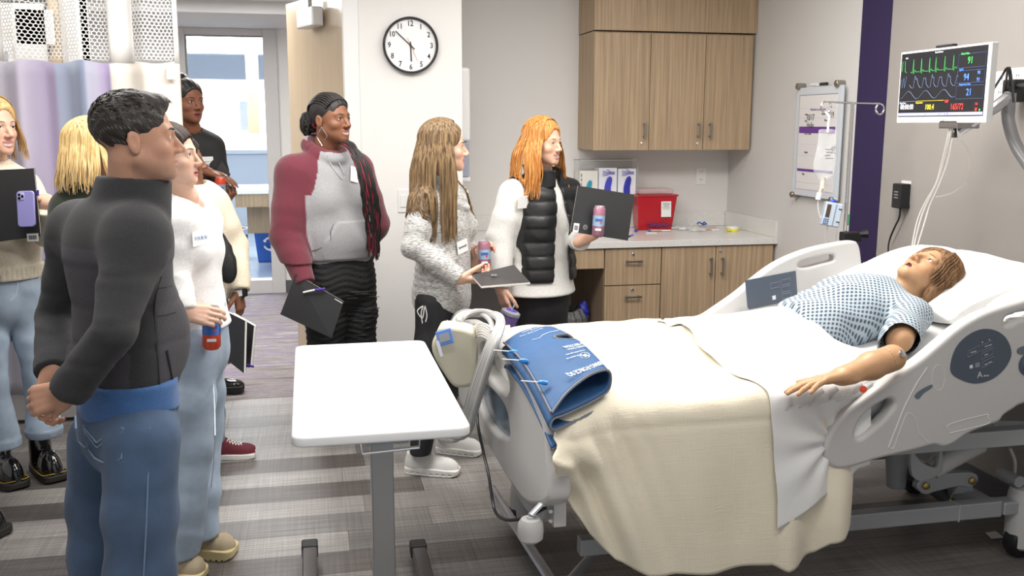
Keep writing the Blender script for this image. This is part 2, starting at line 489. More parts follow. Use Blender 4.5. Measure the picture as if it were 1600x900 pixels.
# white panel door with a narrow lite behind the curtain
d = thing('door', 'white door with narrow glazed lite, low behind the lavender curtain', 'door', (-1.75, YW-.03, 0))
d['kind'] = 'structure'; d.name = 'door_2'
box('panel', (-2.2, YW-.045, .02), (-1.28, YW-.008, 2.2), mat('door_white', (.66,.65,.63), .5), d, bevel=.003)
g = box('lite_frame', (-1.60, YW-.058, .17), (-1.44, YW-.044, 2.0), TRIM, d, bevel=.004)
box('pane', (-1.575, YW-.062, .21), (-1.465, YW-.056, 1.96), mat('lite_glass', (.42,.44,.46), .1), d)
# wooden door leaf, open into the corridor
A = V(JX+.0, YW+.15, 0); Bq = V(-.10, 6.42, 0); du = unit(Bq-A); dn = V(-du[1], du[0], 0)   # dn points to camera-left
if dn[0] > 0: dn = -dn
DL = float(np.linalg.norm(Bq-A)); c0 = A+du*DL/2-dn*.0225
wd = thing('door_1', 'open maple door leaf with steel closer, swung into the corridor', 'door', A); wd['kind'] = 'structure'
MB().obox(c0+V(0,0,1.185), du, dn, (0,0,1), DL/2, .0225, 1.165).build('leaf', MAPLE, wd, bevel=.002)
MB().obox(A-du*.002-dn*.0225+V(0,0,1.185), du, dn, (0,0,1), .003, .0235, 1.165).build('edge', MAPLE_E, wd)
for z in (.25, 1.2, 2.11):
    MB().obox(A-du*.006-dn*.012+V(.012,0,z), du, dn, (0,0,1), .004, .024, .068).build('hinge', mat('hinge_steel', (.5,.52,.55), .4, .8), wd, bevel=.001)
cc = A+du*.36+dn*.05+V(0,0,2.215)
MB().obox(cc, du, dn, (0,0,1), .13, .035, .055).build('closer', mat('closer_silver', (.58,.58,.58), .35, .6), wd, bevel=.008)
MB().obox(cc+du*.0+dn*.0+V(0,0,.075), du, dn, (0,0,1), .012, .012, .03).build('closer_arm', STEEL, wd)
# alcove end of the wall: glass-fronted white dispenser
t = thing('hand_towel_dispenser', 'tall white wall dispenser with a smoky lower window beside the alcove corner', 'dispenser', (.94, 6.0, 1.1))
box('housing', (.873, 5.60, 1.50), (.952, 5.80, 1.93), WHITEP, t, bevel=.02)
box('window', (.873, 5.62, 1.29), (.945, 5.80, 1.50), mat('smoky_blue', (.42,.46,.56), .15, alpha=.85), t, bevel=.01)
box('drip_tray', (.873, 5.60, 1.265), (.95, 5.80, 1.29), WHITEP, t, bevel=.005)

# ------------------------------------------------------------------ corridor and the room across it
struct('wall_corridor', (-.27+.03, YF, 0), (1.3, YF+.12, 2.7))
struct('wall_corridor', (-3.2, YF, 0), (-1.13, YF+.12, 2.7))
struct('wall_corridor', (-1.13, YF, 2.46), (-.24, YF+.12, 2.7))
struct('ceiling', (-3.2, YW+.16, 2.56), (1.3, 8.0, 2.66))
struct('ceiling', (-3.2, 8.0, 2.46), (1.3, YF+.12, 2.66), mat('bulkhead', (.62,.61,.60), .8))
struct('wall_corridor', (1.2, YB+.12, 0), (1.3, YF, 2.7))
struct('wall_corridor', (-3.3, YW+.16, 0), (-3.2, YF, 2.7))
struct('baseboard_corridor', (-.24, YF-.012, 0), (1.2, YF, .12), DBASE)
wf = thing('window_1', 'tall interior window in a pale grey steel frame across the corridor', 'window', (-.7, YF, 0)); wf['kind'] = 'structure'
FR = mat('frame_grey', (.60,.59,.58), .5)
for a, b in (((-1.13, YF-.03, 0), (-1.05, YF+.13, 2.46)), ((-.365, YF-.03, 0), (-.24, YF+.13, 2.46)), ((-1.05, YF-.03, 2.40), (-.365, YF+.13, 2.46)), ((-1.05, YF-.03, 0), (-.365, YF+.13, .13))):
    box('frame', a, b, FR, wf, bevel=.004)
box('shaded_bead', (-1.05, YF+.0, .13), (-1.035, YF+.03, 2.40), mat('frame_shadow', (.30,.29,.28), .6), wf)  # shade inside the frame put into the strips' darker grey
box('shaded_bead', (-1.035, YF+.0, 2.385), (-.365, YF+.03, 2.40), mat('frame_shadow', (0,0,0)), wf)
box('pane', (-1.045, YF+.04, .13), (-.36, YF+.046, 2.40), GLASS, wf)
FW = 15.6
BLUEW = mat('far_wall_blue', (.62,.67,.74), .8)
struct('wall_far', (-4.2, FW, 0), (1.6, FW+.1, 1.2), BLUEW)
struct('wall_far', (-4.2, FW, 2.28), (1.6, FW+.1, 2.9), BLUEW)
struct('wall_far', (1.5, YF+.12, 0), (1.6, FW, 2.9), BLUEW)
struct('wall_far', (-4.3, YF+.12, 0), (-4.2, FW, 2.9), BLUEW)
struct('ceiling', (-4.2, YF+.12, 2.82), (1.6, FW, 2.9), mat('ceiling_blue_grey', (.80,.81,.82), .8))
struct('ceiling', (-4.2, 13.4, 2.52), (1.6, 13.7, 2.82), BLUEW)
struct('window_2', (-3.6, FW+.02, 1.2), (1.0, FW+.05, 2.28), mat('bright_daylight', (1, 1, 1), .3, emit=2.2))
for x in (-3.6, -2.2, .2): struct('trim_5', (x, FW-.02, 1.2), (x+.05, FW+.02, 2.28), mat('mullion', (.72,.75,.8), .5))
struct('trim_6', (-3.6, FW-.06, 1.14), (1.0, FW+.02, 1.2), mat('sill', (.7,.74,.8), .4))
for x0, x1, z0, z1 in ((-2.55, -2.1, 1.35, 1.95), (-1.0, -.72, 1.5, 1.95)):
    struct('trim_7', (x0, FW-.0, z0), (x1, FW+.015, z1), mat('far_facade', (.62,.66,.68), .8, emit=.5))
for i, (x0, y0) in enumerate(((-1.8, 10.6), (-1.75, 12.2), (.1, 11.6))):
    t = box('ceiling_light', (x0, y0, 2.80), (x0+.6, y0+.6, 2.825), mat('lit_diffuser', (1, 1, 1), .4, emit=3.5))
    tag(t, ['lit square ceiling light nearest the glass in the far room', 'lit square ceiling light deeper in the far room', 'lit square ceiling light at the right of the far room'][i], 'light', 'lights in the room across the corridor')
t = box('ceiling_light', (-1.0, 7.35, 2.535), (-.55, 7.75, 2.562), mat('exit_white', (.7,.7,.7), .4)); tag(t, 'pale grey light fitting on the corridor ceiling', 'light')
t = MB().lathe((-1.36, 11.2, 2.74), [(.001,-.07),(.05,-.055),(.075,0),(.085,.02),(.085,.08)], n=16).build('security_camera', mat('smoked_dome', (.05,.06,.08), .2), None, smooth=True)
tag(t, 'small dark dome camera under the far room ceiling', 'camera')
# far cupboard end, worktop, bins, rolling base
tag(box('hanging_cupboard', (-.62, 10.9, 1.50), (-.50, 11.3, 2.82), MAPLE, bevel=.004), 'narrow tan hanging cupboard end seen through the corridor window', 'cabinet')
t = thing('sink_unit', 'white sink worktop on an oak cabinet beyond the corridor window', 'counter', (-.4, 10.9, 0))
box('worktop', (-.80, 10.4, .87), (.6, 11.35, .915), mat('solid_white', (.85,.85,.85), .3), t, bevel=.004)
MB().lathe((-.50, 10.8, .9155), [(.13, 0), (.125, .004), (.10, .004)], n=24).build('basin', mat('basin_grey', (.3,.31,.33), .3), t)
box('apron', (-.76, 10.44, .73), (.6, 11.3, .868), WOOD, t)
box('side_panel', (-.66, 10.7, .42), (-.2, 11.3, .73), WOODD, t)
t = thing('waste_bin', 'small black bin with white liner beside the blue recycling bin', 'bin', (-.85, 11.6, 0))
MB().lathe((-.86, 11.75, 0), [(.10,0),(.145,.36),(.14,.36),(.10,.02)], n=20).build('body', BLACKP, t, smooth=True)
MB().lathe((-.86, 11.75, .30), [(.148,0),(.156,.07),(.15,.075),(.14,.07)], n=20, cap=False).build('liner', mat('bag_white', (.8,.8,.82), .4), t, smooth=True)
t = thing('recycling_bin', 'blue recycling bin with white arrows beyond the corridor window', 'bin', (-.48, 11.5, 0))
MB().add([(-.60,11.4,0),(-.28,11.4,0),(-.28,11.7,0),(-.60,11.7,0),(-.64,11.36,.42),(-.24,11.36,.42),(-.24,11.74,.42),(-.64,11.74,.42)],
         [(0,3,2,1),(4,5,6,7),(0,1,5,4),(1,2,6,5),(2,3,7,6),(3,0,4,7)]).build('body', mat('recycle_blue', (.02,.10,.42), .45), t, bevel=.01)
for k in range(3):
    a0 = math.radians(90+120*k); rr = .07; cx, cz = -.455, .22
    pts = [(cx+rr*math.cos(a0+math.radians(s)), 11.368-.0, cz+rr*math.sin(a0+math.radians(s))) for s in range(-10, 75, 12)]
    MB().tube(pts, [.013]*(len(pts)-2)+[.022, .002], n=6).build('arrow', mat('arrow_white', (.85,.87,.9), .5), t)
t = thing('rolling_base', 'pale rolling equipment base with a caster seen through the glass', 'cart', (-1.2, 13, 0))
box('frame', (-2.0, 12.6, .16), (-1.05, 12.75, .24), mat('cart_grey', (.62,.65,.70), .5), t, bevel=.01)
for x in (-1.12, -1.9): MB().lathe((x, 12.65, .075), [(.02,-.03),(.07,-.025),(.07,.025),(.02,.03)], axis=(1,0,0), n=16).build('caster', mat('caster_grey', (.5,.52,.55), .5), t, smooth=True)

# ------------------------------------------------------------------ privacy curtain with net top
YC = 4.8
t = thing('privacy_curtain', 'lavender, blue and cream privacy curtain with open net top, hung at the left', 'curtain', (-1.2, YC, .3))
XR = -.571
def curt_y(x, z):
    return YC+.045*np.sin(x*21+.6*np.sin(x*5))*(1-.25*(z-.3)/2)+.018*np.sin(x*47+1)+.01*np.sin(z*3+x*9)
xs = np.linspace(-2.2, XR, 170); zs = np.linspace(.30, 1.882, 26)
G = np.stack(np.broadcast_arrays(xs[:, None], curt_y(xs[:, None], zs[None]), zs[None]+.006*np.sin(xs[:, None]*30)), -1)
cm = mat('curtain_stripes', (.6,.55,.65), .85, bump=.3, bscale=700, sheen=.2)
nt = cm.node_tree; N = nt.nodes; L = nt.links
tc = N.new('ShaderNodeTexCoord'); sp = N.new('ShaderNodeSeparateXYZ'); cr = N.new('ShaderNodeValToRGB')
mr = N.new('ShaderNodeMapRange'); L.new(tc.outputs['Object'], sp.inputs[0]); L.new(sp.outputs[0], mr.inputs[0])
mr.inputs[1].default_value = -2.2+1.2; mr.inputs[2].default_value = XR+1.2; L.new(mr.outputs[0], cr.inputs[0])
cr.color_ramp.interpolation = 'LINEAR'
stops = [(0,(.5,.47,.55)),(.50,(.55,.53,.60)),(.575,(.50,.46,.57)),(.625,(.38,.33,.46)),(.655,(.35,.30,.44)),(.665,(.36,.40,.53)),(.715,(.33,.38,.50)),(.745,(.24,.28,.40)),(.752,(.45,.46,.58)),(.775,(.45,.44,.56)),(.782,(.42,.36,.52)),(.805,(.34,.28,.46)),(.812,(.80,.75,.68)),(.99,(.82,.76,.68))]
e = cr.color_ramp.elements; e[0].position = 0; e[0].color = (*stops[0][1], 1); e[1].position = 1; e[1].color = (.82,.77,.7, 1)
for p_, c_ in stops[1:]: q = e.new(p_); q.color = (*c_, 1)
L.new(cr.outputs[0], N['Principled BSDF'].inputs['Base Color'])
grid_mesh('fabric', G, cm, t, thick=.0015)
# hex net
NET = mat('net_white', (.85,.84,.82), .7)
v = []; f = []; R = .0105; n_ = 0
def hexes(x0, x1, z0, z1, thick):
    v = []; f = []; dx = R*math.sqrt(3); dz = R*1.5; j = 0; z = z0
    while z < z1:
        x = x0+(dx/2 if j % 2 else 0)
        while x < x1:
            b = len(v)
            for k in range(6):
                a = math.radians(60*k+30)
                for rr in (R*1.0, R*(1-thick)):
                    v.append((x+rr*math.cos(a), 0, z+rr*math.sin(a)))
            for k in range(6):
                q = (k+1) % 6
                f.append((b+2*k, b+2*q, b+2*q+1, b+2*k+1))
            x += dx
        z += dz; j += 1
    v = np.array(v); v[:, 1] = curt_y(v[:, 0], v[:, 2])
    return MB().add(v, f)
o = hexes(-1.62, XR-.31, 1.90, 2.34, .22).build('net', NET, t); o['kind'] = 'stuff'
o = hexes(XR-.20, XR-.02, 1.90, 2.34, .30).build('net', NET, t); o['kind'] = 'stuff'
for xa, xb in ((XR-.31, XR-.20), (XR-.02, XR), (-1.36, -1.33), (-2.2, -1.62)):
    xs = np.linspace(xa, xb, 10); zs = np.linspace(1.88, 2.36, 6)
    G = np.stack(np.broadcast_arrays(xs[:, None], curt_y(xs[:, None], zs[None])-.002, zs[None]), -1)
    grid_mesh('net_band', G, NET, t, thick=.001)
xs = np.linspace(-2.2, XR, 120); zs = np.linspace(2.33, 2.62, 4)
G = np.stack(np.broadcast_arrays(xs[:, None], curt_y(xs[:, None], zs[None]), zs[None]), -1)
grid_mesh('heading', G, NET, t, thick=.001)
box('track', (-2.2, YC-.02, 2.62), (XR+.5, YC+.02, 2.70), ALU, t)
xl = XR-.055; MB().box((xl, float(curt_y(xl, 1.84))-.03, 1.805), (xl+.045, float(curt_y(xl, 1.84))-.026, 1.875)).build('care_label', mat('label_white', (.85,.84,.83), .6), t)
area('panel_or_fill_light', (-1.5, 5.12, 2.66), (.9, .3), 9)  # fill lamp added behind the curtain to brighten what shows through the net
# things seen through the net
t = thing('window', 'dark transom window in a wooden frame seen through the curtain net', 'window', (-1.5, YW-.03, 1.9)); t['kind'] = 'structure'; t.name = 'window_3'
box('frame', (-1.75, YW-.03, 1.9), (-1.22, YW-.001, 2.45), MAPLE, t)
box('pane', (-1.70, YW-.036, 1.95), (-1.27, YW-.03, 2.40), mat('dark_pane', (.08,.085,.09), .2), t)
tag(box('paper_sign', (-1.42, YW-.045, 2.0), (-1.24, YW-.038, 2.17), WHITEP), 'white sheet taped beside the transom behind the curtain net', 'sign')

# ------------------------------------------------------------------ clock, switch, outlets
t = thing('wall_clock', 'round white wall clock with black rim and black numerals', 'clock', (.587, YW, 1.88))
CX, CZ, CR_ = .590, 2.02, .153
cx, _, cz = P(641.5, 71, y=YW-.02); CX, CZ = float(cx), float(cz)
CR_ = float(P(685, 71, y=YW-.03)[0]-P(598, 71, y=YW-.03)[0])/2
MB().lathe((CX, YW-.001, CZ), [(CR_*.97,0),(CR_,.012),(CR_,.030),(CR_*.985,.038),(CR_*.955,.042),(CR_*.925,.036),(CR_*.905,.022)], axis=(0,-1,0), n=64, cap=False).build('rim', mat('clock_black', (.012,.012,.014), .3), t, smooth=True)
MB().lathe((CX, YW-.001, CZ), [(CR_*.93, 0), (CR_*.93, .018)], axis=(0,-1,0), n=64).build('dial', mat('dial_white', (.84,.84,.85), .5), t)
INK = mat('ink_black', (.012,.012,.014), .6); REDI = mat('ink_red', (.6,.03,.04), .5)
for h in range(1, 13):
    a = math.radians(90-30*h); rr = CR_*.76
    text(str(h), CR_*.265, (CX+rr*math.cos(a), YW-.0205, CZ+rr*math.sin(a)), (1,0,0), (0,0,1), INK, t, 'numeral', bold=.0006, sx=.85)
for k in range(60):
    a = math.radians(6*k); r0 = CR_*(.86 if k % 5 else .84)
    c = V(CX+r0*math.cos(a), YW-.0200, CZ+r0*math.sin(a))
def hand(name, ang, ln, w, m, tail=.03, dy=.024):
    a = math.radians(90-ang); u = V(math.cos(a), 0, math.sin(a)); w_ = V(-math.sin(a), 0, math.cos(a)); c = V(CX, YW-dy, CZ)
    MB().obox(c+u*(ln-tail)/2, u, w_, (0,1,0), (ln+tail)/2, w, .0006).build(name, m, t)
hand('minute_hand', -47.5, CR_*.72, .0028, INK); hand('hour_hand', 178, CR_*.56, .0034, INK, .02, .022); hand('second_hand', 156, CR_*.6, .0008, REDI, .045, .026)
MB().lathe((CX, YW-.02, CZ), [(.006,0),(.006,.008)], axis=(0,-1,0), n=16).build('hub', INK, t)
t = thing('light_switch', 'white double rocker light switch on the wall behind the grey-topped woman', 'switch', (.52, YW, 1.1))
box('plate', (.497, YW-.006, 1.105), (.60, YW, 1.235), WHITEP, t, bevel=.002)
for x in (.510, .553): box('rocker', (x, YW-.011, 1.135), (x+.034, YW-.005, 1.205), TRIM, t, bevel=.002)
def outlet(name, label, c, n, s, w=.075, h=.12, group=None):
    """duplex outlet on a wall; n = wall normal, s = direction along the wall"""
    n = V(*n); s = V(*s); c = V(*c)
    t = thing(name, label, 'outlet', c, group)
    MB().obox(c+n*.003, s, n, (0,0,1), w/2, .003, h/2).build('plate', WHITEP, t, bevel=.0015)
    for k in (-1, 1):
        MB().obox(c+n*.007+V(0,0,k*.028), s, n, (0,0,1), .016, .0015, .019).build('socket', TRIM, t, bevel=.001)
        m = MB()
        for q in (-.006, .006): m.obox(c+n*.009+V(0,0,k*.028+.004)+s*q, s, n, (0,0,1), .0012, .0006, .005)
        m.build('slot', INK, t)
    return t
outlet('outlet', 'white duplex outlet on the back wall above the counter', P(1095, 275, y=YB), (0,-1,0), (1,0,0))
outlet('outlet', 'white outlet with black power adapter plugged in beside the purple stripe', P(1416, 301, x=XS), (-1,0,0), (0,-1,0), h=.115)
outlet('outlet', 'white outlet plate right behind the vital signs monitor edge', P(1566, 135, x=XS), (-1,0,0), (0,-1,0), w=.11, h=.125)
outlet('outlet', 'white outlet plate at the right photo edge behind the monitor arm', P(1592, 130, x=XS), (-1,0,0), (0,-1,0), w=.11, h=.125)

# ------------------------------------------------------------------ cabinets
YFc = 5.459
def bar_handle(c, axis, ln, parent, out=(0, -1, 0), name='handle'):
    c = V(*c); a = unit(axis); o = unit(out); m = MB()
    m.obox(c+o*.030, a, np.cross(a, o), o, ln/2, .006, .004)
    for s in (-1, 1): m.obox(c+a*s*(ln/2-.012)+o*.014, a, np.cross(a, o), o, .005, .005, .014)
    return m.build(name, STEEL, parent, bevel=.001)
def lock(c, parent):
    return MB().lathe(c, [(.010,0),(.010,.004),(.007,.005),(.007,.007)], axis=(0,-1,0), n=14).build('lock', CHROME, parent, smooth=True)
t = thing('drawer_cabinet', 'oak base cabinet with three locking drawers left of the double doors', 'cabinet', (1.92, YFc, 0))
box('carcass', (1.741, YFc+.004, .02), (2.104, YB-.01, .862), WOODD, t)
for z0, z1, hz in ((.636, .860, .782), (.412, .630, .563), (.10, .406, .345)):
    d = box('drawer', (1.744, YFc-.018, z0), (2.101, YFc, z1), WOOD, t, bevel=.001)
    bar_handle((1.922, YFc-.018, hz), (1,0,0), .105, d); lock((1.922, YFc-.018, hz+.043), d)
t = thing('door_cabinet', 'oak double-door base cabinet at the right end of the counter', 'cabinet', (2.47, YFc, 0))
box('carcass', (2.108, YFc+.004, .02), (2.862, YB-.01, .862), WOODD, t)
for x0, x1, hx in ((2.108, 2.459, 2.425), (2.464, 2.845, 2.502)):
    d = box('door', (x0, YFc-.018, .10), (x1, YFc, .860), WOOD, t, bevel=.001)
    bar_handle((hx, YFc-.018, .735), (0,0,1), .115, d)
    if hx > 2.47: lock((2.492, YFc-.018, .828), d)
t = thing('apron_drawer', 'oak apron board under the counter over the knee space', 'cabinet', (1.3, YFc, .74))
box('front', (.874, YFc-.018, .742), (1.737, YFc, .862), WOOD, t, bevel=.001)
box('rail', (.874, YFc+.002, .80), (1.737, YB-.02, .862), WOODD, t)
t = thing('countertop', 'speckled pale grey quartz counter with low backsplash', 'counter', (1.87, 5.8, .87))
qz = mat('quartz', (.70,.69,.67), .22, var=.12, vscale=180)
box('slab', (.874, YFc-.035, .866), (XS-.001, YB-.001, .905), qz, t, bevel=.002)
box('backsplash', (.874, YB-.02, .906), (XS-.022, YB-.001, 1.006), qz, t, bevel=.001)
box('side_splash', (XS-.02, YFc-.03, .906), (XS-.001, YB-.001, 1.006), qz, t, bevel=.001)
YU = 5.859
t = thing('upper_cabinet', 'oak wall cabinet with three doors and small steel handles', 'cabinet', (2.3, YU, 1.44))
box('carcass', (1.776, YU+.003, 1.442), (2.862, YB-.001, 2.176), WOOD, t)
for x0, x1 in ((1.778, 2.147), (2.151, 2.518), (2.522, 2.846)):
    d = box('door', (x0, YU-.018, 1.440), (x1, YU, 2.168), WOOD, t, bevel=.001)
    hx, lk = {1.778: (2.113, 2.103), 2.151: (2.485, 2.482), 2.522: (2.563, None)}[x0]
    bar_handle((hx, YU-.018, 1.565), (0,0,1), .10, d)
    if lk: lock((lk, YU-.018, 1.482), d)
t = thing('cabinet_fascia', 'oak fascia panel closing the gap above the wall cabinet', 'cabinet', (2.3, YU, 2.18))
box('front', (1.772, YU-.024, 2.182), (2.866, YU, 2.70), WOOD, t, bevel=.001)
box('side', (1.772, YU, 2.182), (1.79, YB-.001, 2.70), WOOD, t)

# things on and around the counter
t = thing('sharps_container', 'red translucent sharps container with a white label on the counter', 'container', (2.25, 6.05, .905))
redm = mat('sharps_red', (.46,.012,.022), .25, alpha=.93)
y0 = 5.99
MB().add([(2.145,y0,.906),(2.385,y0,.906),(2.365,y0+.14,.906),(2.165,y0+.14,.906),(2.135,y0-.012,1.135),(2.415,y0-.012,1.135),(2.39,y0+.165,1.135),(2.15,y0+.165,1.135)],
         [(0,3,2,1),(4,5,6,7),(0,1,5,4),(1,2,6,5),(2,3,7,6),(3,0,4,7)]).build('tub', redm, t, bevel=.008)
MB().box((2.13,y0-.018,1.130),(2.42,y0+.17,1.142)).build('rim', mat('sharps_rim', (.50,.02,.035), .3), t, bevel=.003)
MB().box((2.15,y0-.0,1.142),(2.39,y0+.15,1.18)).build('lid', mat('sharps_lid', (.70,.50,.50), .2, alpha=.45), t, bevel=.01)
MB().obox(V(2.335, y0-.0135, 1.045), (1,0,0), (0,.052,.999), (0,-1,.05), .035, .052, .0008).build('label', WHITEP, t)
MB().obox(V(2.318, y0-.0125, 1.012), (1,0,0), (0,.052,.999), (0,-1,.05), .012, .011, .0018).build('hazard_mark', mat('hazard_orange', (.55,.16,.03), .5), t)
for i in range(5):
    MB().obox(V(2.335, y0-.0165+.002*i*.3, 1.085-.010*i), (1,0,0), (0,.052,.999), (0,-1,.05), .026-.004*(i % 3), .0014, .0004).build('print_line', mat('print_grey', (.25,.25,.26), .6), t)
glr = random.Random(3)
m = MB()
for i in range(12):
    c = V(2.19+glr.random()*.16, y0-.0125-glr.random()*.001, .93+glr.random()*.022); a = glr.random()*1.2-.6
    m.obox(c, (math.cos(a),0,math.sin(a)), (0,1,0), (-math.sin(a),0,math.cos(a)), .025, .0015, .004)
m.build('contents', mat('sharps_contents', (.16,.02,.10), .5), t)['kind'] = 'stuff'
t = thing('glove_rack', 'clear acrylic rack on the back wall holding three glove boxes', 'rack', (1.96, 6.1, 1.12))
acr = mat('acrylic', (.9,.92,.94), .05, alpha=.22)
edg = mat('acrylic_edge', (.55,.55,.56), .2)
box('back', (1.75, YB-.006, 1.12), (2.16, YB-.002, 1.37), acr, t)
for x in (1.75, 2.157): box('side', (x, 6.06, 1.12), (x+.004, YB-.006, 1.37), acr, t)
box('shelf', (1.75, 6.06, 1.115), (2.161, YB-.006, 1.12), acr, t)
for a, b in (((1.75, 6.06, 1.366), (2.161, 6.064, 1.372)), ((1.75, 6.06, 1.12), (1.754, 6.064, 1.372)), ((2.157, 6.06, 1.12), (2.161, 6.064, 1.372)), ((1.75, YB-.006, 1.366), (2.161, YB-.002, 1.372))):
    box('edge', a, b, edg, t)
gb = [('white face mask box with teal tissue showing in its slot', 1.756, 1.886, 1.30, (.80,.78,.72), (.03,.30,.45), 0),
      ('middle glove box, blue gloves showing through a curved slot', 1.892, 2.018, 1.318, (.80,.81,.88), (.05,.06,.50), 1),
      ('right glove box, deep blue gloves bulging from the slot', 2.026, 2.152, 1.312, (.80,.81,.86), (.03,.03,.38), 1)]
for lb, x0, x1, z1, c1, c2, gl in gb:
    t = thing('glove_box' if gl else 'mask_box', lb, 'box', ((x0+x1)/2, 6.1, 1.12), 'boxes in the acrylic rack')
    box('carton', (x0, 6.072, 1.122), (x1, 6.178, z1), mat('carton_%d' % (c1[2]*100), c1, .5), t, bevel=.002)
    xm = (x0+x1)/2
    ol = [(xm-.020,1.14),(xm-.024,1.19),(xm-.008,1.245),(xm+.014,1.262),(xm+.026,1.24),(xm+.018,1.19),(xm+.016,1.14)]
    s = .8 if not gl else 1
    plate('glove' if gl else 'tissue', [((x-xm)*s, (z-1.14)*s) for x, z in ol], [], (1,0,0), (0,0,1), (xm, 6.066, 1.14), .016, mat('gl_%d' % (c2[2]*100), c2, .45, bump=.6, bscale=60), t, bevel=.005)
    if gl:
        hm = mat('printed_hand', (.23,.22,.50), .5)
        m = MB(); cx, cz = xm+.012, 1.283
        m.obox(V(cx+.012, 6.0705, cz), (1,0,0), (0,1,0), (0,0,1), .022, .001, .010)
        for k in range(4): m.obox(V(cx-.030, 6.0705, cz+.010-.0085*k), (1,0,-.15+.1*k), (0,1,0), (.15-.1*k,0,1), .020, .001, .0024)
        m.obox(V(cx-.008, 6.0705, cz+.017), (1,0,-.5), (0,1,0), (.5,0,1), .014, .001, .003)
        m.build('printed_hand', hm, t)
    else:
        for z in (1.17, 1.20, 1.23, 1.26): box('print_line', (x0+.012, 6.0706, z), (x0+.020, 6.0716, z+.02), mat('print_grey', (0,0,0)), t)
# clutter of opened supplies
rg = random.Random(11)
clr = mat('clear_wrap', (.78,.79,.78), .12, alpha=.5, bump=.6, bscale=50)
for i, (x, y, s, lb) in enumerate(((2.42, 6.02, .05, 'crumpled clear wrapper beside the red sharps container'), (2.50, 5.98, .06, 'large crumpled clear packet behind the coiled tubing'), (2.60, 6.02, .05, 'clear packet holding the blue clip'), (2.52, 5.86, .05, 'flat clear packet nearest the counter edge'))):
    def f(Q, x=x, y=y, s=s, i=i):
        d = ell(Q, (x, y, .915), (s*1.3, s*.8, .016)); return d+folds(Q, .007, 70, i)
    o = sdf_mesh('wrapper', f, (x-.12, y-.08, .9058), (x+.12, y+.08, .95), .0045, clr); tag(o, lb, 'wrapper', 'opened supplies on the counter')
coil = lambda x, y, r, n, k: [(x+(r+.003*math.sin(3*a+k))*math.cos(a), y+(r*.8)*math.sin(a), .912+.004*(a/6.28)) for a in np.linspace(0, 6.28*n, 20*n)]
o = MB().tube(coil(2.44, 5.93, .026, 3, 0), .0022, n=5).build('coiled_tubing', mat('tubing_clear', (.80,.81,.82), .15), None, smooth=True); tag(o, 'coil of clear tubing on the counter among the packets', 'tubing', 'opened supplies on the counter')
o = MB().tube([(2.57,6.0,.94),(2.58,5.99,.952),(2.60,5.99,.94),(2.615,5.985,.953),(2.63,5.98,.94),(2.60,5.98,.936)], .006, n=6).build('blue_clip', mat('clip_blue', (.02,.13,.45), .4), None, smooth=True); tag(o, 'bright blue plastic clip lying on the wrappers', 'clip', 'opened supplies on the counter')
o = box('swab_packet', (2.56, 5.93, .9058), (2.68, 5.99, .925), mat('packet_pink', (.55,.42,.40), .3, bump=.5, bscale=80), bevel=.004); tag(o, 'pinkish sealed packet right of the clear wrappers', 'packet', 'opened supplies on the counter')
o = box('gauze_packet', (2.62, 5.86, .9058), (2.67, 5.90, .916), WHITEP, bevel=.003); tag(o, 'small white folded gauze right of the wrappers', 'packet', 'opened supplies on the counter')
t = thing('syringe', 'small tan-barrelled syringe with blue cap lying by the sharps container', 'syringe', (2.22, 5.88, .906), 'opened supplies on the counter')
MB().tube([(2.20,5.90,.914),(2.27,5.885,.914)], .007, n=10).build('barrel', mat('barrel_tan', (.50,.30,.22), .3), t, smooth=True)
MB().tube([(2.185,5.903,.914),(2.20,5.90,.914)], .009, n=10).build('cap', mat('cap_blue', (.05,.06,.40), .4), t, smooth=True)
MB().tube([(2.27,5.885,.914),(2.33,5.875,.914)], .0045, n=8).build('wrapper_end', WHITEP, t, smooth=True)
o = MB().ball((2.10, 5.90, .915), (.014, .010, .009), 10).build('cap', mat('cap_blue', (0,0,0)), None, smooth=True); tag(o, 'loose blue cap between the folder and the syringe', 'cap', 'opened supplies on the counter')
o = MB().obox(V(2.17, 5.80, .909), (1,-.2,0), (.2,1,0), (0,0,1), .035, .008, .003).build('swab', WHITEP, None, bevel=.002); tag(o, 'white paper-wrapped swab in front of the syringe', 'swab', 'opened supplies on the counter')
t = thing('tape_roll', 'roll of white tape with a bright yellow label at the counter end', 'tape', (2.76, 5.83, .906))
MB().lathe((2.755, 5.84, .906), [(.022,0),(.040,0),(.040,.032),(.022,.032)], n=28).build('roll', WHITEP, t, smooth=True)
MB().lathe((2.755, 5.84, .908), [(.0405,0),(.0412,.012),(.0405,.014)], n=28, cap=False).build('label', mat('yellow', (.85,.75,.02), .4), t, smooth=True)
MB().box((2.705, 5.80, .910), (2.722, 5.815, .926)).build('tab', mat('yellow', (0,0,0)), t)
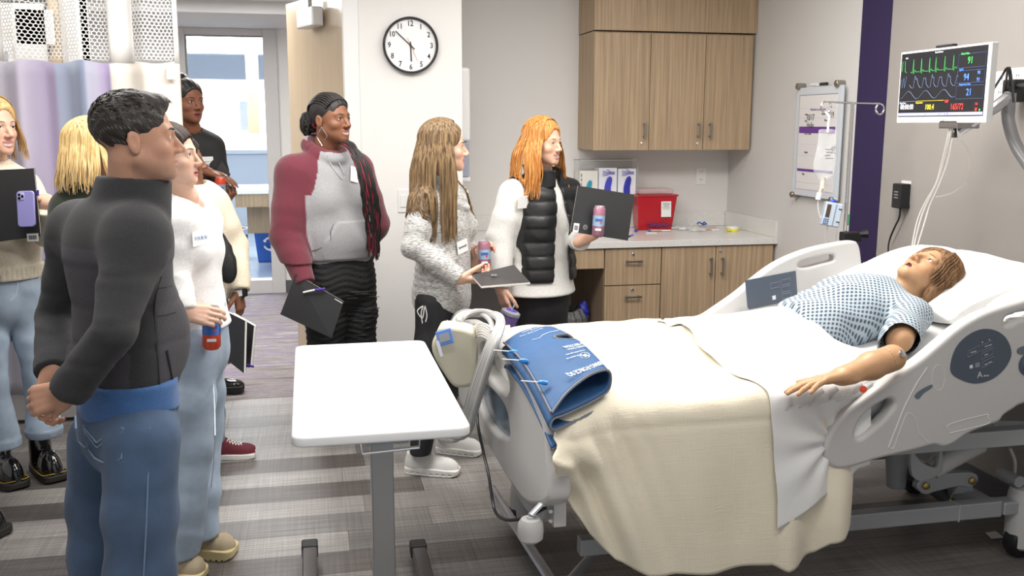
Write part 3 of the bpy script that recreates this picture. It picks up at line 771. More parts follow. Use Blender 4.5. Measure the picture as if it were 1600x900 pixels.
# knee-space bin
t = thing('waste_bin', 'black waste bin with clear liner in the counter knee space', 'bin', (1.60, 5.72, 0))
MB().lathe((1.585, 5.74, 0), [(.11,0),(.13,.40),(.123,.40),(.105,.02)], n=28).build('body', BLACKP, t, smooth=True)
def f(Q):
    p = Q-V(1.585, 5.74, 0).astype('f'); r = np.sqrt(p[:, 0]**2+p[:, 1]**2); a = np.arctan2(p[:, 1], p[:, 0])
    rr = .136+.006*np.sin(a*17+p[:, 2]*20)
    return np.maximum(np.abs(r-rr+np.maximum(p[:, 2]-.40, 0)*.5)-.003, np.abs(p[:, 2]-.40-.008*np.sin(a*5))-.05)
sdf_mesh('liner', f, (1.45, 5.58, .32), (1.77, 5.90, .47), .0045, mat('liner_grey', (.25,.25,.26), .25, alpha=.6), t)
g = sdf_mesh('crumpled_glove', lambda Q: ell(Q, (1.69, 5.70, .40), (.035,.035,.10))+folds(Q, .012, 50, 2), (1.61,5.62,.28), (1.77,5.78,.52), .006, mat('glove_blue', (.03,.04,.45), .45))
tag(g, 'crumpled royal blue glove poking out of the knee-space bin', 'glove')

# ------------------------------------------------------------------ whiteboard
def SW(px, py, dx=0): return P(px, py, x=XS-dx)
t = thing('patient_whiteboard', 'framed patient whiteboard with purple bands on steel stand-offs', 'whiteboard', (XS, 4.97, 1.19))
BY0, BY1, BZ0, BZ1 = 4.722, 5.218, 1.192, 1.815
box('frame', (XS-.035, BY0, BZ0), (XS-.022, BY1, BZ1), mat('board_frame', (.60,.65,.70), .15, coat=.3), t, bevel=.003)
box('surface', (XS-.0375, BY0+.045, BZ0+.04), (XS-.035, BY1-.045, BZ1-.045), mat('board_white', (.72,.70,.70), .2), t)
box('rim', (XS-.038, BY0+.043, BZ1-.047), (XS-.0345, BY1-.043, BZ1-.042), mat('rim_grey', (.3,.31,.33), .4), t)
box('rim', (XS-.038, BY1-.046, BZ0+.04), (XS-.0345, BY1-.042, BZ1-.045), mat('rim_grey', (0,0,0)), t)
for y in (BY0+.05, BY1-.025):
    MB().lathe((XS, y, BZ1+.008), [(.019,0),(.019,.05),(.015,.053)], axis=(-1,0,0), n=20).build('stand_off', mat('bronze_steel', (.35,.32,.28), .3, .9), t, smooth=True)
MB().lathe((XS, BY1-.02, BZ0-.0), [(.018,0),(.018,.05),(.015,.053)], axis=(-1,0,0), n=20).build('stand_off', MATS['bronze_steel'], t, smooth=True)
MB().lathe((XS, BY0+.04, BZ0-.0), [(.018,0),(.018,.05),(.015,.053)], axis=(-1,0,0), n=20).build('stand_off', MATS['bronze_steel'], t, smooth=True)
pm = mat('board_purple', (.13,.04,.26), .4)
for z0, z1 in ((1.555, 1.592), (1.335, 1.350)): box('band', (XS-.0385, BY0+.05, z0), (XS-.0375, BY1-.055, z1), pm, t)
lm = mat('board_line', (.45,.45,.48), .5)
for z in (1.695, 1.64, 1.49, 1.425, 1.27): box('rule', (XS-.0380, BY0+.05, z), (XS-.0375, BY1-.05, z+.0015), lm, t)
ex, ey = (0,-1,0), (0,0,1)
def bt(s, px, py, size, m, nm='handwriting', **k): text(s, size, P(px, py, x=XS-.0385), ex, ey, m, t, nm, **k)
mk = mat('marker_ink', (.02,.02,.02), .5)
bt('10/17', 1266, 184, .052, mk, sx=.75); bt('3/19', 1298, 180, .050, mk, sx=.75); bt('Hu/ks', 1266, 196, .046, mk, sx=.75)
bt('st', 1302, 233, .085, mk, sx=.7)
for s, px, py, m in (('Welcome to your room', 1278, 171, pm), ('Date', 1260, 179, mk), ('Room', 1287, 178, mk), ('Day', 1259, 189, mk), ('Phone', 1291, 188, mk), ('Care Team', 1262, 209, mk), ('Goals', 1259, 238, mk), ('Plan', 1255, 272, mk)):
    bt(s, px, py, .017, m, 'print')
for y, c in ((5.03, (.75,.75,.75)), (4.93, (.02,.02,.02))):
    o = MB().tube([(XS-.03, y-.035, BZ1+.012), (XS-.03, y+.035, BZ1+.012)], .009, n=10).build('marker', mat('marker_%d' % (c[0]*100), c, .4), None, smooth=True)
    tag(o, 'black marker pen lying on top of the whiteboard' if c[0] < .1 else 'white marker pen lying on top of the whiteboard', 'marker', 'pens on the whiteboard')

# ------------------------------------------------------------------ drip stand with bag and pump
PX, PY = float(P(1319, 377, y=4.1)[0]), 4.1
zt = float(P(1332, 161, y=PY)[2])
t = thing('drip_stand', 'chrome drip pole with twin curled hooks beside the purple stripe', 'stand', (PX, PY, 0))
MB().tube([(PX,PY,.02),(PX,PY,.98)], .016, n=14).build('lower_pole', CHROME, t, smooth=True)
MB().tube([(PX,PY,.95),(PX,PY,zt)], .009, n=12).build('upper_pole', CHROME, t, smooth=True)
hl = P(1290, 160, y=PY); hr = P(1374, 163, y=PY)
def hook(e, s):
    pts = [(PX, PY, zt), (e[0], PY, e[2]+.003)]
    for a in np.linspace(90, -230, 12): pts.append((e[0]+s*.024*math.cos(math.radians(a)), PY-.012*(90-a)/320, e[2]-.022+.025*math.sin(math.radians(a))))
    return pts
for e, s in ((hl, -1), (hr, 1)): MB().tube(hook(e, s), .0042, n=8).build('hook', CHROME, t, smooth=True)
m = MB()
for k in range(5):
    a = 2*math.pi*k/5+.3; m.tube([(PX,PY,.06),(PX+.27*math.cos(a)*.5,PY+.27*math.sin(a)*.5,.05),(PX+.2*math.cos(a),PY+.2*math.sin(a),.03)], .012, n=8)
m.build('base', ALU, t, smooth=True)
MB().obox(V(PX+.02, PY-.02, 1.075), (1,0,0), (0,1,0), (0,0,1), .045, .03, .022).build('clamp', BLACKP, t, bevel=.006)
MB().tube([(PX+.03, PY-.03, 1.085), (PX+.09, PY-.05, 1.09)], [.008, .022], n=8).build('clamp_knob', BLACKP, t, smooth=True)
bx, _, bz = P(1288, 205, y=PY); bx = float(bx); bz = float(bz); YG = PY-.03
t = thing('drip_bag', 'clear fluid bag hanging from the left hook of the drip pole', 'bag', (bx, YG, bz-.25))
MB().tube([(hl[0]-.005, PY-.015, hl[2]-.045), (bx+.003, YG, bz+.07), (bx, YG, bz-.005)], .006, n=6).build('strap', WHITEP, t, smooth=True)
sdf_mesh('pouch', lambda Q: smin(rbox(Q, (bx, YG, bz-.065), (.048,.008,.075), .008), ell(Q, (bx-.006, YG, bz-.155), (.058,.026,.075)), .03)+folds(Q, .003, 60, 1),
         (bx-.08, YG-.05, bz-.26), (bx+.08, YG+.05, bz+.02), .005, mat('fluid_bag', (.82,.84,.86), .06, alpha=.26, coat=.5), t)
for i in range(4): box('print_line', (bx-.022+.006*(i % 2), YG-.024, bz-.085-.014*i), (bx+.022-.008*(i % 3), YG-.0235, bz-.081-.014*i), mat('print_grey', (0,0,0)), t)
q0 = V(bx-.01, YG, bz-.235); q1 = P(1278, 312, y=YG)
MB().tube([q0+V(0,0,.02), q0-V(.002,0,.03)], .012, n=10).build('port', mat('port_cream', (.70,.66,.58), .3), t, smooth=True)
MB().tube([q0-V(.004,0,.03), q0*.4+q1*.6], .010, n=10).build('drip_chamber', mat('chamber', (.55,.48,.38), .2, alpha=.8), t, smooth=True)
MB().tube([q0*.4+q1*.6, q1], .013, n=10).build('roller_clamp', WHITEP, t, smooth=True)
tb = mat('tubing_clear', (.8,.8,.8))
o = MB().tube(catmull([q1, P(1279,330,y=YG), P(1285,345,y=YG), P(1293,352,y=YG), P(1290,370,y=YG), P(1298,400,y=YG)]), .0022, n=6).build('drip_line', tb, t, smooth=True)
MB().tube(catmull([P(1308,358,y=YG), P(1305,378,y=YG), P(1303,400,y=YG), P(1305,440,y=YG)]), .0022, n=6).build('drip_line', tb, t, smooth=True)
t = thing('infusion_pump', 'pale blue infusion pump clamped to the drip pole', 'pump', P(1300, 358, y=PY-.05))
c = P(1299, 335, y=PY-.06); tl = .18
ex = unit(V(math.cos(tl), -.35, -math.sin(tl))); ez = unit(V(math.sin(tl), 0, math.cos(tl))); ey_ = np.cross(ez, ex)
MB().obox(c, ex, ey_, ez, .040, .028, .056).build('body', mat('pump_blue', (.48,.56,.66), .3), t, bevel=.006)
MB().obox(c-ex*.023-ey_*.0292+ez*.014, ex, ey_, ez, .009, .0012, .030).build('screen', mat('pump_screen', (.08,.05,.03), .2), t)
MB().obox(c+ex*.008-ey_*.0292, ex, ey_, ez, .0015, .0012, .052).build('seam', mat('seam_grey', (.2,.25,.3), .4), t)
m = MB()
for i in range(3):
    for j in range(3): m.obox(c-ex*(.034-.009*i)-ey_*.029-ez*(.026+.010*j), ex, ey_, ez, .0030, .0015, .0032)
m.build('keypad', mat('key_blue', (.05,.11,.30), .4), t, bevel=.0008)
MB().ball(c+ez*.062-ex*.005, (.018, .012, .010), 12).build('knob', mat('knob_blue', (.02,.08,.5), .35), t, smooth=True)
for z in (-.030, .030): MB().obox(c+ex*.030-ey_*.0295+ez*z, ex, ey_, ez, .008, .001, .002).build('clip', BLACKP, t)
gcl = MB().tube([P(1326, 335, y=PY-.06), P(1325, 352, y=PY-.06)], .0035, n=8).build('green_clip', mat('clip_green', (.02,.35,.12), .4), None, smooth=True)
tag(gcl, 'slim green clip on the drip pole clamp', 'clip')

# ------------------------------------------------------------------ monitor on its arm
XM = 2.42
tl_, tr_, br_, bl_ = (P(1403, 78.5, x=XM), P(1543, 71, x=XM), P(1547, 197, x=XM), P(1406, 188, x=XM))
Y1, Y0 = (tl_[1]+bl_[1])/2, (tr_[1]+br_[1])/2; Z1, Z0 = (tl_[2]+tr_[2])/2, (bl_[2]+br_[2])/2
t = thing('vital_signs_monitor', 'white-framed monitor showing green and blue vital sign traces', 'monitor', (XM, (Y0+Y1)/2, Z0))
box('housing', (XM, Y0, Z0), (XM+.028, Y1, Z1), WHITEP, t, bevel=.004)
scr = box('screen', (XM-.0015, Y0+.018, Z0+.026), (XM+.001, Y1-.010, Z1-.008), mat('screen_dark', (.010,.010,.013), .30, emit=.3), t)
SX = XM-.003
em = lambda n, c, e=.75: mat('screen_'+n, c, .5, emit=e)
SG, SB, SY, SR, SWh, SN = em('green', (.08,.55,.12)), em('blue', (.10,.25,.95)), em('yellow', (.85,.65,.05)), em('red', (.75,.06,.05)), em('white', (.75,.75,.8)), em('slate', (.12,.17,.30))
sw, sh = Y1-Y0-.028, Z1-Z0-.034
def sc(u, v): return V(SX, Y1-.010-u*sw, Z1-.008-v*sh)      # u right, v down on the screen, 0..1
def trace(pts, m, r=.0006, name='trace'): return MB().tube([sc(*p) for p in pts], r, n=4).build(name, m, scr)
ecg = []
for k, u in enumerate((.17,.27,.37,.445,.55,.65)):
    ecg += [(u-.035,.30),(u-.012,.31),(u-.006,.10),(u,.33),(u+.015,.27),(u+.03,.30)]
trace([(.14,.31)]+ecg+[(.69,.27)], SG); trace([(.02,.28),(.025,.12),(.055,.12),(.06,.28),(.08,.30)], SG)
pl = []
for k, u in enumerate((.13,.24,.34,.43,.53,.63)):
    pl += [(u,.50),(u+.025,.55),(u+.05,.55),(u+.065,.36+.04*(k % 2)),(u+.08,.42),(u+.09,.40)]
trace(pl[:-1], SN, .0008); trace([(.02,.40),(.035,.54),(.05,.38),(.065,.54),(.085,.36)], SN, .0008)
trace([(.03+.66*i/60, .66+.06*math.sin(i*.32+2)) for i in range(61)], SN, .0008)
for a, b, c_, d_, m in ((.70,.10,.99,.30,SG),(.70,.34,.99,.52,SB),(.70,.56,.99,.75,SN)):
    trace([(a,b),(c_,b),(c_,d_),(a,d_),(a,b)], em('frame', (.06,.10,.22)), .0006, 'box_line')
trace([(.01,.76),(.22,.76)], SN, .0008, 'rule'); trace([(.23,.76),(.57,.76)], SY, .0006, 'rule'); trace([(.58,.76),(.62,.76)], SR, .0008, 'rule')
o = MB().obox((sc(0,.945)+sc(1,.985))/2, (0,1,0), (1,0,0), (0,0,1), sw/2, .0006, .0055).build('task_bar', em('lilac', (.42,.45,.85), .7), scr)
for s, u, v, z, m in (('91',.83,.20,.036,SG),('94',.80,.44,.036,SB),('21',.84,.66,.036,SB),('98',.93,.385,.018,SB),('91',.93,.485,.021,SB),('00:00:00',.115,.85,.030,SWh),('100.4',.40,.86,.030,SY),('165/72',.72,.865,.032,SR),
                     ('Heart Rate',.77,.095,.012,SG),('SpO2',.74,.325,.012,SB),('Respiratory Rate',.79,.54,.011,SB),('Elapsed Time',.06,.785,.009,SWh),('Temperature',.27,.785,.010,SY),('NIBP',.60,.785,.012,SR),('156',.93,.83,.012,SR),('102',.93,.90,.012,SR),('Patient Monitor',.47,.03,.009,SWh),('ECG',.075,.075,.009,SWh)):
    text(s, z, sc(u, v)-V(.0004,0,0), (0,-1,0), (0,0,1), m, scr, 'reading', sx=.85)
for u, m in ((.50,SWh),(.53,SB),(.56,SY),(.59,SB),(.62,SR),(.36,SB)): MB().obox(sc(u,.965)-V(.001,0,0), (0,1,0), (1,0,0), (0,0,1), .003, .0005, .003).build('icon', m, scr)
for u, m in ((.93,SR),(.97,SG)): MB().obox(sc(u,.915)-V(.001,0,0), (0,1,0), (1,0,0), (0,0,1), .0035, .0005, .0035).build('icon', m, scr)
text('acer', .012, (XM-.0005, (Y0+Y1)/2-.03, Z0+.011), (0,-1,0), (0,0,1), mat('logo_grey', (.35,.35,.36), .5), t, 'logo')
MB().box((XM+.002, (Y0+Y1)/2-.045, Z1), (XM+.03, (Y0+Y1)/2+.055, Z1+.012)).build('webcam_bar', BLACKP, t, bevel=.005)
MB().obox(V(XM+.05, (Y0+Y1)/2-.06, Z0-.005), (0,1,0), (1,0,0), (0,0,1), .055, .05, .016).build('mount_plate', STEEL, t, bevel=.004)
MB().tube([P(1492,200,x=XM+.02), P(1491,215,x=XM+.02)], [.006,.011], n=8).build('plug', BLACKP, t, smooth=True)
t = thing('wall_mount', 'grey jointed wall arm carrying the monitor at the right photo edge', 'arm', P(1590, 240, x=2.7))
g = mat('arm_grey', (.26,.26,.27), .4, .4)
XA = 2.62
a0, a1, a2, a3, a4 = P(1500,205,x=2.47), P(1555,168,x=2.56), P(1577,150,x=XA), P(1577,195,x=XA), P(1612,265,x=XA)
MB().tube([a0, P(1525,188,x=2.50), a1, a2], [.017,.020,.022,.022], n=10).build('front_arm', mat('arm_metal', (.5,.5,.52), .3, .7), t, smooth=True)
MB().tube([a2+V(0,0,.01), P(1576,165,x=XA), P(1575,180,x=XA)], .024, n=14).build('joint', g, t, smooth=True)
MB().tube(catmull([P(1575,180,x=XA), a3, P(1588,228,x=XA), a4]), .023, n=12).build('rear_arm', g, t, smooth=True)
MB().tube([a4+V(.0,0,.0), a4-V(-.0,0,.07)], .020, n=12).build('end_cap', ALU, t, smooth=True)
MB().tube([a4-V(0,0,.03), V(XS-.01, a4[1], a4[2]-.05)], .02, n=10).build('wall_post', g, t, smooth=True)
MB().lathe(P(1573,173,x=XA-.02), [(.008,0),(.008,.006)], axis=(-1,0,0), n=12).build('screw', STEEL, t)
c = P(1588,142,x=XS-.05)
t = thing('black_power_plug', 'bulky black power adapter plugged into the wall beside the monitor arm', 'adapter', c)
MB().obox(c, (0,1,0), (1,0,0), (0,0,1), .035, .04, .045).build('body', BLACKP, t, bevel=.006)
MB().tube([c+V(-.02,-.02,.02), c+V(-.03,-.12,.01)], .012, n=8).build('cord', BLACKP, t, smooth=True)
MB().tube(catmull([c+V(-.03,.03,0), P(1574,107,x=XA-.02), P(1566,118,x=XA-.04), P(1552,140,x=XA-.1), P(1545,150,x=2.46)]), .0045, n=6).build('cord', BLACKP, t, smooth=True)
MB().tube(catmull([c+V(-.03,.0,.02), P(1577,106,x=XA-.03), P(1580,120,x=XA-.04), P(1584,160,x=XA-.04)]), .0045, n=6).build('cord', BLACKP, t, smooth=True)
# adapter in the outlet by the stripe
c = P(1408, 306, x=XS-.03)
t = thing('power_adapter', 'black power adapter with hanging cord beside the purple stripe', 'adapter', c)
MB().obox(c, (0,1,0), (1,0,0), (0,0,1), .036, .028, .060).build('body', BLACKP, t, bevel=.006)
for i in range(3): MB().obox(c+V(-.0285, 0, .02-.014*i), (0,1,0), (1,0,0), (0,0,1), .016, .0005, .003).build('print_line', mat('print_grey', (0,0,0)), t)
MB().tube(catmull([c-V(0,0,.06), P(1405,340,x=XS-.03), P(1398,355,x=XS-.03), P(1390,375,x=XS-.03), P(1388,395,x=XS-.06), P(1392,440,x=XS-.08)]), .0045, n=6).build('cord', BLACKP, t, smooth=True)
t = thing('monitor_leads', 'bundle of white patient leads hanging from the monitor to the bed', 'cable', P(1430, 365, x=2.6))
lw = mat('lead_white', (.78,.76,.72), .4)
for k, (dx, dy) in enumerate(((0, 0), (5, 4), (-3, 2))):
    MB().tube(catmull([P(1487+dx,200,x=XM+.02), P(1484+dx,214,x=XM+.02), P(1475+dx,250+dy,x=2.50), P(1464+dx*.6,285+dy,x=2.55), P(1447+dx*1.2,320,x=2.6), P(1437+dx*1.5,348,x=2.6), P(1428+dx,385,x=2.6)]), .0032, n=6).build('lead', lw, t, smooth=True)
MB().tube(catmull([P(1496,212,x=XM+.02), P(1512,235,x=2.6), P(1513,275,x=2.75), P(1490,300,x=2.8), P(1462,308,x=2.8)]), .0013, n=5).build('thin_lead', lw, t, smooth=True)

# ------------------------------------------------------------------ overbed table
TZ = .82
t = thing('overbed_table', 'white-topped overbed table on a steel post in front of the group', 'table', (.18, 2.8, 0))
q = [P(459.5, 541, z=TZ), P(668, 529.5, z=TZ), P(729, 667, z=TZ), P(457, 686, z=TZ)]
x0 = (q[0][0]+q[3][0])/2; x1 = (q[1][0]+q[2][0])/2; y1 = (q[0][1]+q[1][1])/2; y0 = (q[2][1]+q[3][1])/2
plate('tabletop', rrect(x0, y0, x1, y1, .035), [], (1,0,0), (0,1,0), (0, 0, TZ-.014), .028, mat('table_white', (.82,.82,.82), .28), t, bevel=.007, smooth_outline=False)
tx = (x0+x1)/2; px = float(P(598, 800, y=2.75)[0])
stl = mat('post_steel', (.42,.43,.44), .32, .85)
box('post', (px-.033, 2.715, .08), (px+.033, 2.785, .70), stl, t, bevel=.004)
box('bracket', (px-.06, 2.50, TZ-.085), (px+.06, 2.85, TZ-.03), mat('bracket_blue', (.36,.45,.52), .25, alpha=.9), t, bevel=.006)
for dx in (-.035, -.012, .012, .035): MB().lathe((px+dx, 2.498, TZ-.057), [(.007,0),(.007,.004)], axis=(0,-1,0), n=12).build('bolt', CHROME, t)
w0, w1 = px-.075, px+.085; zz = TZ-.03
MB().tube([(w0,2.54,zz),(w0,2.47,zz-.02),(w0+.004,2.455,zz-.058),(w1-.004,2.455,zz-.052),(w1,2.47,zz-.02),(w1,2.54,zz)], .0048, n=8).build('wire_handle', CHROME, t, smooth=True)
for xx in (-.022, .385):
    ye = float(P(484 if xx < 0 else 655, 848, z=.06)[1])
    lx = float(P(484 if xx < 0 else 655, 860, z=.06)[0])
    lg = box('leg', (lx-.026, 2.15, .028), (lx+.026, ye-.06, .072), mat('leg_graphite', (.10,.09,.09), .22, .3), t, bevel=.006)
    box('end_cap', (lx-.030, ye-.065, .024), (lx+.030, ye, .078), mat('cap_black', (.02,.02,.022), .6, bump=.5, bscale=150), lg, bevel=.008)
    for yy in (ye-.04, 2.2): MB().lathe((lx, yy, .022), [(.02,-.012),(.022,0),(.02,.012)], axis=(1,0,0), n=12).build('caster', BLACKP, lg)
box('cross_bar', (-.01, 2.70, .03), (.37, 2.80, .08), stl, t, bevel=.004)

# ------------------------------------------------------------------ people: shared anatomy
def frame(fwd, up=(0, 0, 1)):
    f = unit(fwd); s = unit(np.cross(f, up)); return np.array([s, f, np.cross(s, f)])   # rows: person's right, forward, up
class Head:
    """head in local units (metres for a head .235 high): origin between the eyes' level, inside the skull"""
    def __init__(h, c, fwd, up=(0, 0, 1), s=1.0, male=0, smile=0, open_=0, skin=(.6,.4,.3), lip=(.5,.2,.18), brow=(.1,.06,.04), iris=(.1,.06,.03), wide=1.0, neck=None, nr=.052, nose=1.0, closed=0):
        h.c = V(*c); h.R = frame(fwd, up); h.s = s; h.male = male; h.smile = smile; h.open = open_; h.skin = V(*skin); h.lip = V(*lip)
        h.brow = brow; h.iris = iris; h.w = wide; h.neck = neck; h.nr = nr; h.nose = nose; h.closed = closed
    def loc(h, Q): return ((Q-h.c.astype('f'))@h.R.T.astype('f')/h.s).astype('f')
    def wld(h, p): return h.c+(np.asarray(p, float)*h.s)@h.R
    def sdf_local(h, q):
        q = q.copy(); q[:, 0] /= h.w; ax = np.abs(q[:, 0]); m = q.copy(); m[:, 0] = ax; ml = h.male
        d = ell(q, (0,-.014,.036), (.074,.097,.083))
        d = smin(d, ell(q, (0,.032,-.022), (.061,.061,.080)), .03)
        d = smin(d, rc(m, (.044+.004*ml,.000,-.055), (.012,.074,-.098), .018+.002*ml, .014), .03)
        d = smin(d, ell(q, (0,.040,-.070), (.046+.004*ml,.050,.038)), .025)
        d = smin(d, ell(q, (0,.076,-.100), (.016+.004*ml,.015,.014)), .018)
        d = smin(d, ell(m, (.040,.058,-.032-.000*h.smile), (.020,.020+.003*h.smile,.018)), .02)
        d = smin(d, rc(m, (.008,.083,.016), (.040,.072,.018), .010+.002*ml, .008), .016)
        # eye sockets
        d = smax(d, -ell(m, (.031,.101,-.001), (.017,.017,.011)), .012)
        # nose
        n = h.nose
        no = rc(q, (0,.085,.008), (0,.108*1+.004*n,-.034), .0075, .0105*n)
        no = smin(no, ell(m, (.0115*n,.101,-.039), (.0075*n,.010,.0075)), .008)
        d = smin(d, no, .010)
        d = smax(d, -ell(m, (.0065*n,.105,-.048), (.0035,.006,.0035)), .004)
        # lids around the eyeballs
        lid = np.sqrt(((m-np.array([.031,.073,-.001], 'f'))**2).sum(1))-.0148
        zz = q[:, 2]+.001
        half = .0058 if not h.closed else .0014
        half = half-.0016*h.smile
        op = ell(m, (.031,.090,-.0015), (.0135,.013,half))
        d = smin(d, lid, .007)
        d = smax(d, -op, .0015)
        # mouth
        sm = h.smile; lw = .021+.005*sm
        cz = -.0705+.010*sm*(ax/.026)**2*.9
        qq = q.copy(); qq[:, 2] -= cz; oy = .088-.0022*(ax/.01)**1.5*.5
        qq[:, 1] -= oy
        o = .004+.010*h.open
        up_ = ell(qq, (0,.0035,.0035+o*.35), (lw,.009,.0042)); lo_ = ell(qq, (0,.0025,-.0050-o*.75), (lw*.86,.009,.0052))
        d = smin(d, np.minimum(up_, lo_), .004)
        d = smax(d, -ell(qq, (0,.010,-o*.25), (lw*.84,.012,.0012+o*.55)), .0015)
        # ears
        e = ell(m-np.array([.074,-.010,-.012], 'f'), (0,0,0), (.0065,.017,.031), R=[[1,.25,0],[-.25,1,.15],[0,-.15,1]])
        e = smax(e, -ell(m, (.083,-.006,-.008), (.007,.010,.019)), .004)
        d = smin(d, e, .005)
        return d*1.0
    def sdf(h, Q):
        d = h.sdf_local(h.loc(Q))*h.s
        a = h.wld((0,-.022,-.055)); b = h.wld((0,.012,-.075))
        nb = V(*h.neck)
        dn = rc(Q, a, nb, h.nr*h.s, (h.nr+.006)*h.s)
        dn = smin(dn, rc(Q, b, nb+h.R[1]*.02, h.nr*.78*h.s, h.nr*.9*h.s), .02)
        return smin(d, dn, .018)
    def colour(h, Q):
        q = h.loc(Q); q[:, 0] /= h.w; ax = np.abs(q[:, 0])
        c = np.tile(h.skin, (len(q), 1))
        def mix(w, col_): return c*(1-w[:, None])+np.asarray(col_)*w[:, None]
        g = lambda x: np.clip(x, 0, 1)
        f = q[:, 1] > .04
        ck = np.exp(-((ax-.040)/.018)**2-((q[:, 2]+.038)/.018)**2)*f*.35
        c = mix(ck, h.skin*np.array([1.04,.72,.68]))
        c = mix(np.exp(-(ax/.014)**2-((q[:, 2]+.038)/.012)**2)*(q[:, 1] > .09)*.25, h.skin*np.array([1.02,.75,.7]))
        sm = h.smile; lw = .021+.005*sm; o = .004+.010*h.open
        z = q[:, 2]+.0705-.010*sm*(ax/.026)**2*.9
        y_ok = q[:, 1] > .070
        inl = ((ax/(lw*1.05))**2+((z+.001)/(.0095+o*.9))**2 < 1) & y_ok
        c[inl] = h.lip
        gap = ((ax/(lw*.82))**2+((z+o*.25)/(.0016+o*.58))**2 < 1) & (q[:, 1] > .06)
        c[gap] = (.80,.78,.73) if h.smile > .5 else (.12,.03,.03)
        if h.smile > .5: c[gap & (z < -.002-o*.6)] = (.25,.06,.06)
        if h.male:
            st = np.exp(-((q[:, 2]+.085)/.03)**2)*(q[:, 1] > -.02)*.22*(~inl)
            c = mix(st, (.12,.10,.09))
        return c
    def ysurf(h, x, z):
        ys = np.arange(.135, .03, -.0006, dtype='f')
        q = np.stack([np.full_like(ys, x), ys, np.full_like(ys, z)], 1)
        d = h.sdf_local(q); i = np.argmax(d < 0); return float(ys[i])
    def features(h, root, lashes=1):
        for sgn in (-1, 1):
            # eyeball facing forward, coloured by rings
            c = V(sgn*.031*h.w, .0735, -.001); r = .0132; n = 20; v = []; colr = []; f = []
            angs = [0, 7, 14, 15, 26, 28, 45, 70, 110]
            for a in angs:
                for k in range(n):
                    t = 2*math.pi*k/n; ar = math.radians(a)
                    v.append(h.wld(c+r*V(math.sin(ar)*math.cos(t), math.cos(ar), math.sin(ar)*math.sin(t))))
                    colr.append((.01,.01,.01) if a <= 14 else (h.iris if a <= 26 else (.72,.70,.68)))
            for i in range(len(angs)-1):
                for k in range(n): f.append((i*n+k, i*n+(k+1) % n, (i+1)*n+(k+1) % n, (i+1)*n+k))
            if not h.closed:
                me = bpy.data.meshes.new('eye'); me.from_pydata([tuple(p) for p in v], [], f); me.update()
                at = me.color_attributes.new('Col', 'FLOAT_COLOR', 'POINT'); at.data.foreach_set('color', np.array([(*q, 1) for q in colr], 'f').ravel())
                link_mesh('eye', me, mat('eye', (1,1,1), .08, attr=True), root)
            bm = mat('hair_brow_%d' % int(h.brow[0]*1000), h.brow, .7)
            pts = []
            for u in np.linspace(0, 1, 8):
                x = (.013+.034*u)*h.w; z = .0185+.005*math.sin(u*2.4)-.003*u
                pts.append(h.wld((sgn*x, h.ysurf(x, z)+.0002, z)))
            w = (.0032 if h.male else .0023)*h.s
            MB().tube(pts, [w*.6, w, w, w, w*.9, w*.75, w*.5, w*.2], n=6).build('eyebrow', bm, root, smooth=True)
            if lashes:
                pts = []
                half = .0058-.0016*h.smile if not h.closed else .001
                for u in np.linspace(-1, 1, 9):
                    x = (.031+.0138*u)*h.w; z = -.0015+half*math.sqrt(max(0, 1-u*u))+.0004
                    r2 = .0152**2-(x/h.w-.031)**2-z*z
                    y = .073+math.sqrt(max(r2, 1e-6))
                    pts.append(h.wld((sgn*x, y, z)))
                MB().tube(pts, .0008*h.s, n=5).build('lashes', mat('lashes', (.02,.014,.012), .6), root)
def hand_parts(wr, d, n, left, curls=(25, 35, 20), spread=.0, s=1.0, thumb=(.6, .7, .3), tcurl=15, each=None):
    """list of rounded-cone chains for one hand: wrist wr, finger direction d, palm normal n"""
    d = unit(d); n = unit(V(*n)-d*(V(*n)@d)); t = np.cross(n, d) if left else np.cross(d, n)
    out = []; wr = V(*wr)
    for k, (off, ls) in enumerate(((.027, (.043,.026,.020)), (.009, (.047,.030,.021)), (-.010, (.043,.028,.020)), (-.027, (.034,.021,.018)))):
        cu = (each[k] if each else curls)
        p = wr+d*(.088-.004*abs(k-1))*s+t*off*s; pts = [p]; a = 0
        dd = unit(d+t*(1.2-k)*spread)
        for l, c in zip(ls, cu):
            a += math.radians(c); p = p+(dd*math.cos(a)+n*math.sin(a))*l*s; pts.append(p)
        out.append((pts, [.0092*s, .0084*s, .0076*s, .0064*s]))
        out.append(([wr+d*.02*s+t*off*.55*s, pts[0]], [.015*s, .0115*s]))
    b = wr+d*.022*s+t*.026*s+n*.006*s; td = unit(d*thumb[0]+t*thumb[1]+n*thumb[2])
    ax = unit(d*.5-t*.7+n*.35); p = b; pts = [b]; a = 0
    for l, c in zip((.042,.032,.026), (0, tcurl, tcurl)):
        a += math.radians(c); p = p+(td*math.cos(a)+ax*math.sin(a))*l*s; pts.append(p)
    out.append((pts, [.0155*s, .0115*s, .0098*s, .0078*s]))
    return out, (wr, d, n, t, s)
def hand_sdf(Q, H):
    parts, (wr, d, n, t, s) = H
    D = rbox(Q, wr+d*.047*s, (.034*s, .044*s, .0125*s), .0125*s, R=[t, d, n])
    D = smin(D, rc(Q, wr-d*.02, wr+d*.02*s, .026*s, .024*s), .02)
    F = None
    for pts, rs in parts:
        e = chain(Q, pts, rs, .003); F = e if F is None else smin(F, e, .003)
    return smin(D, F, .007)
def bounds(pts, pad):
    a = np.array([V(*p) for p in pts]); return a.min(0)-pad, a.max(0)+pad
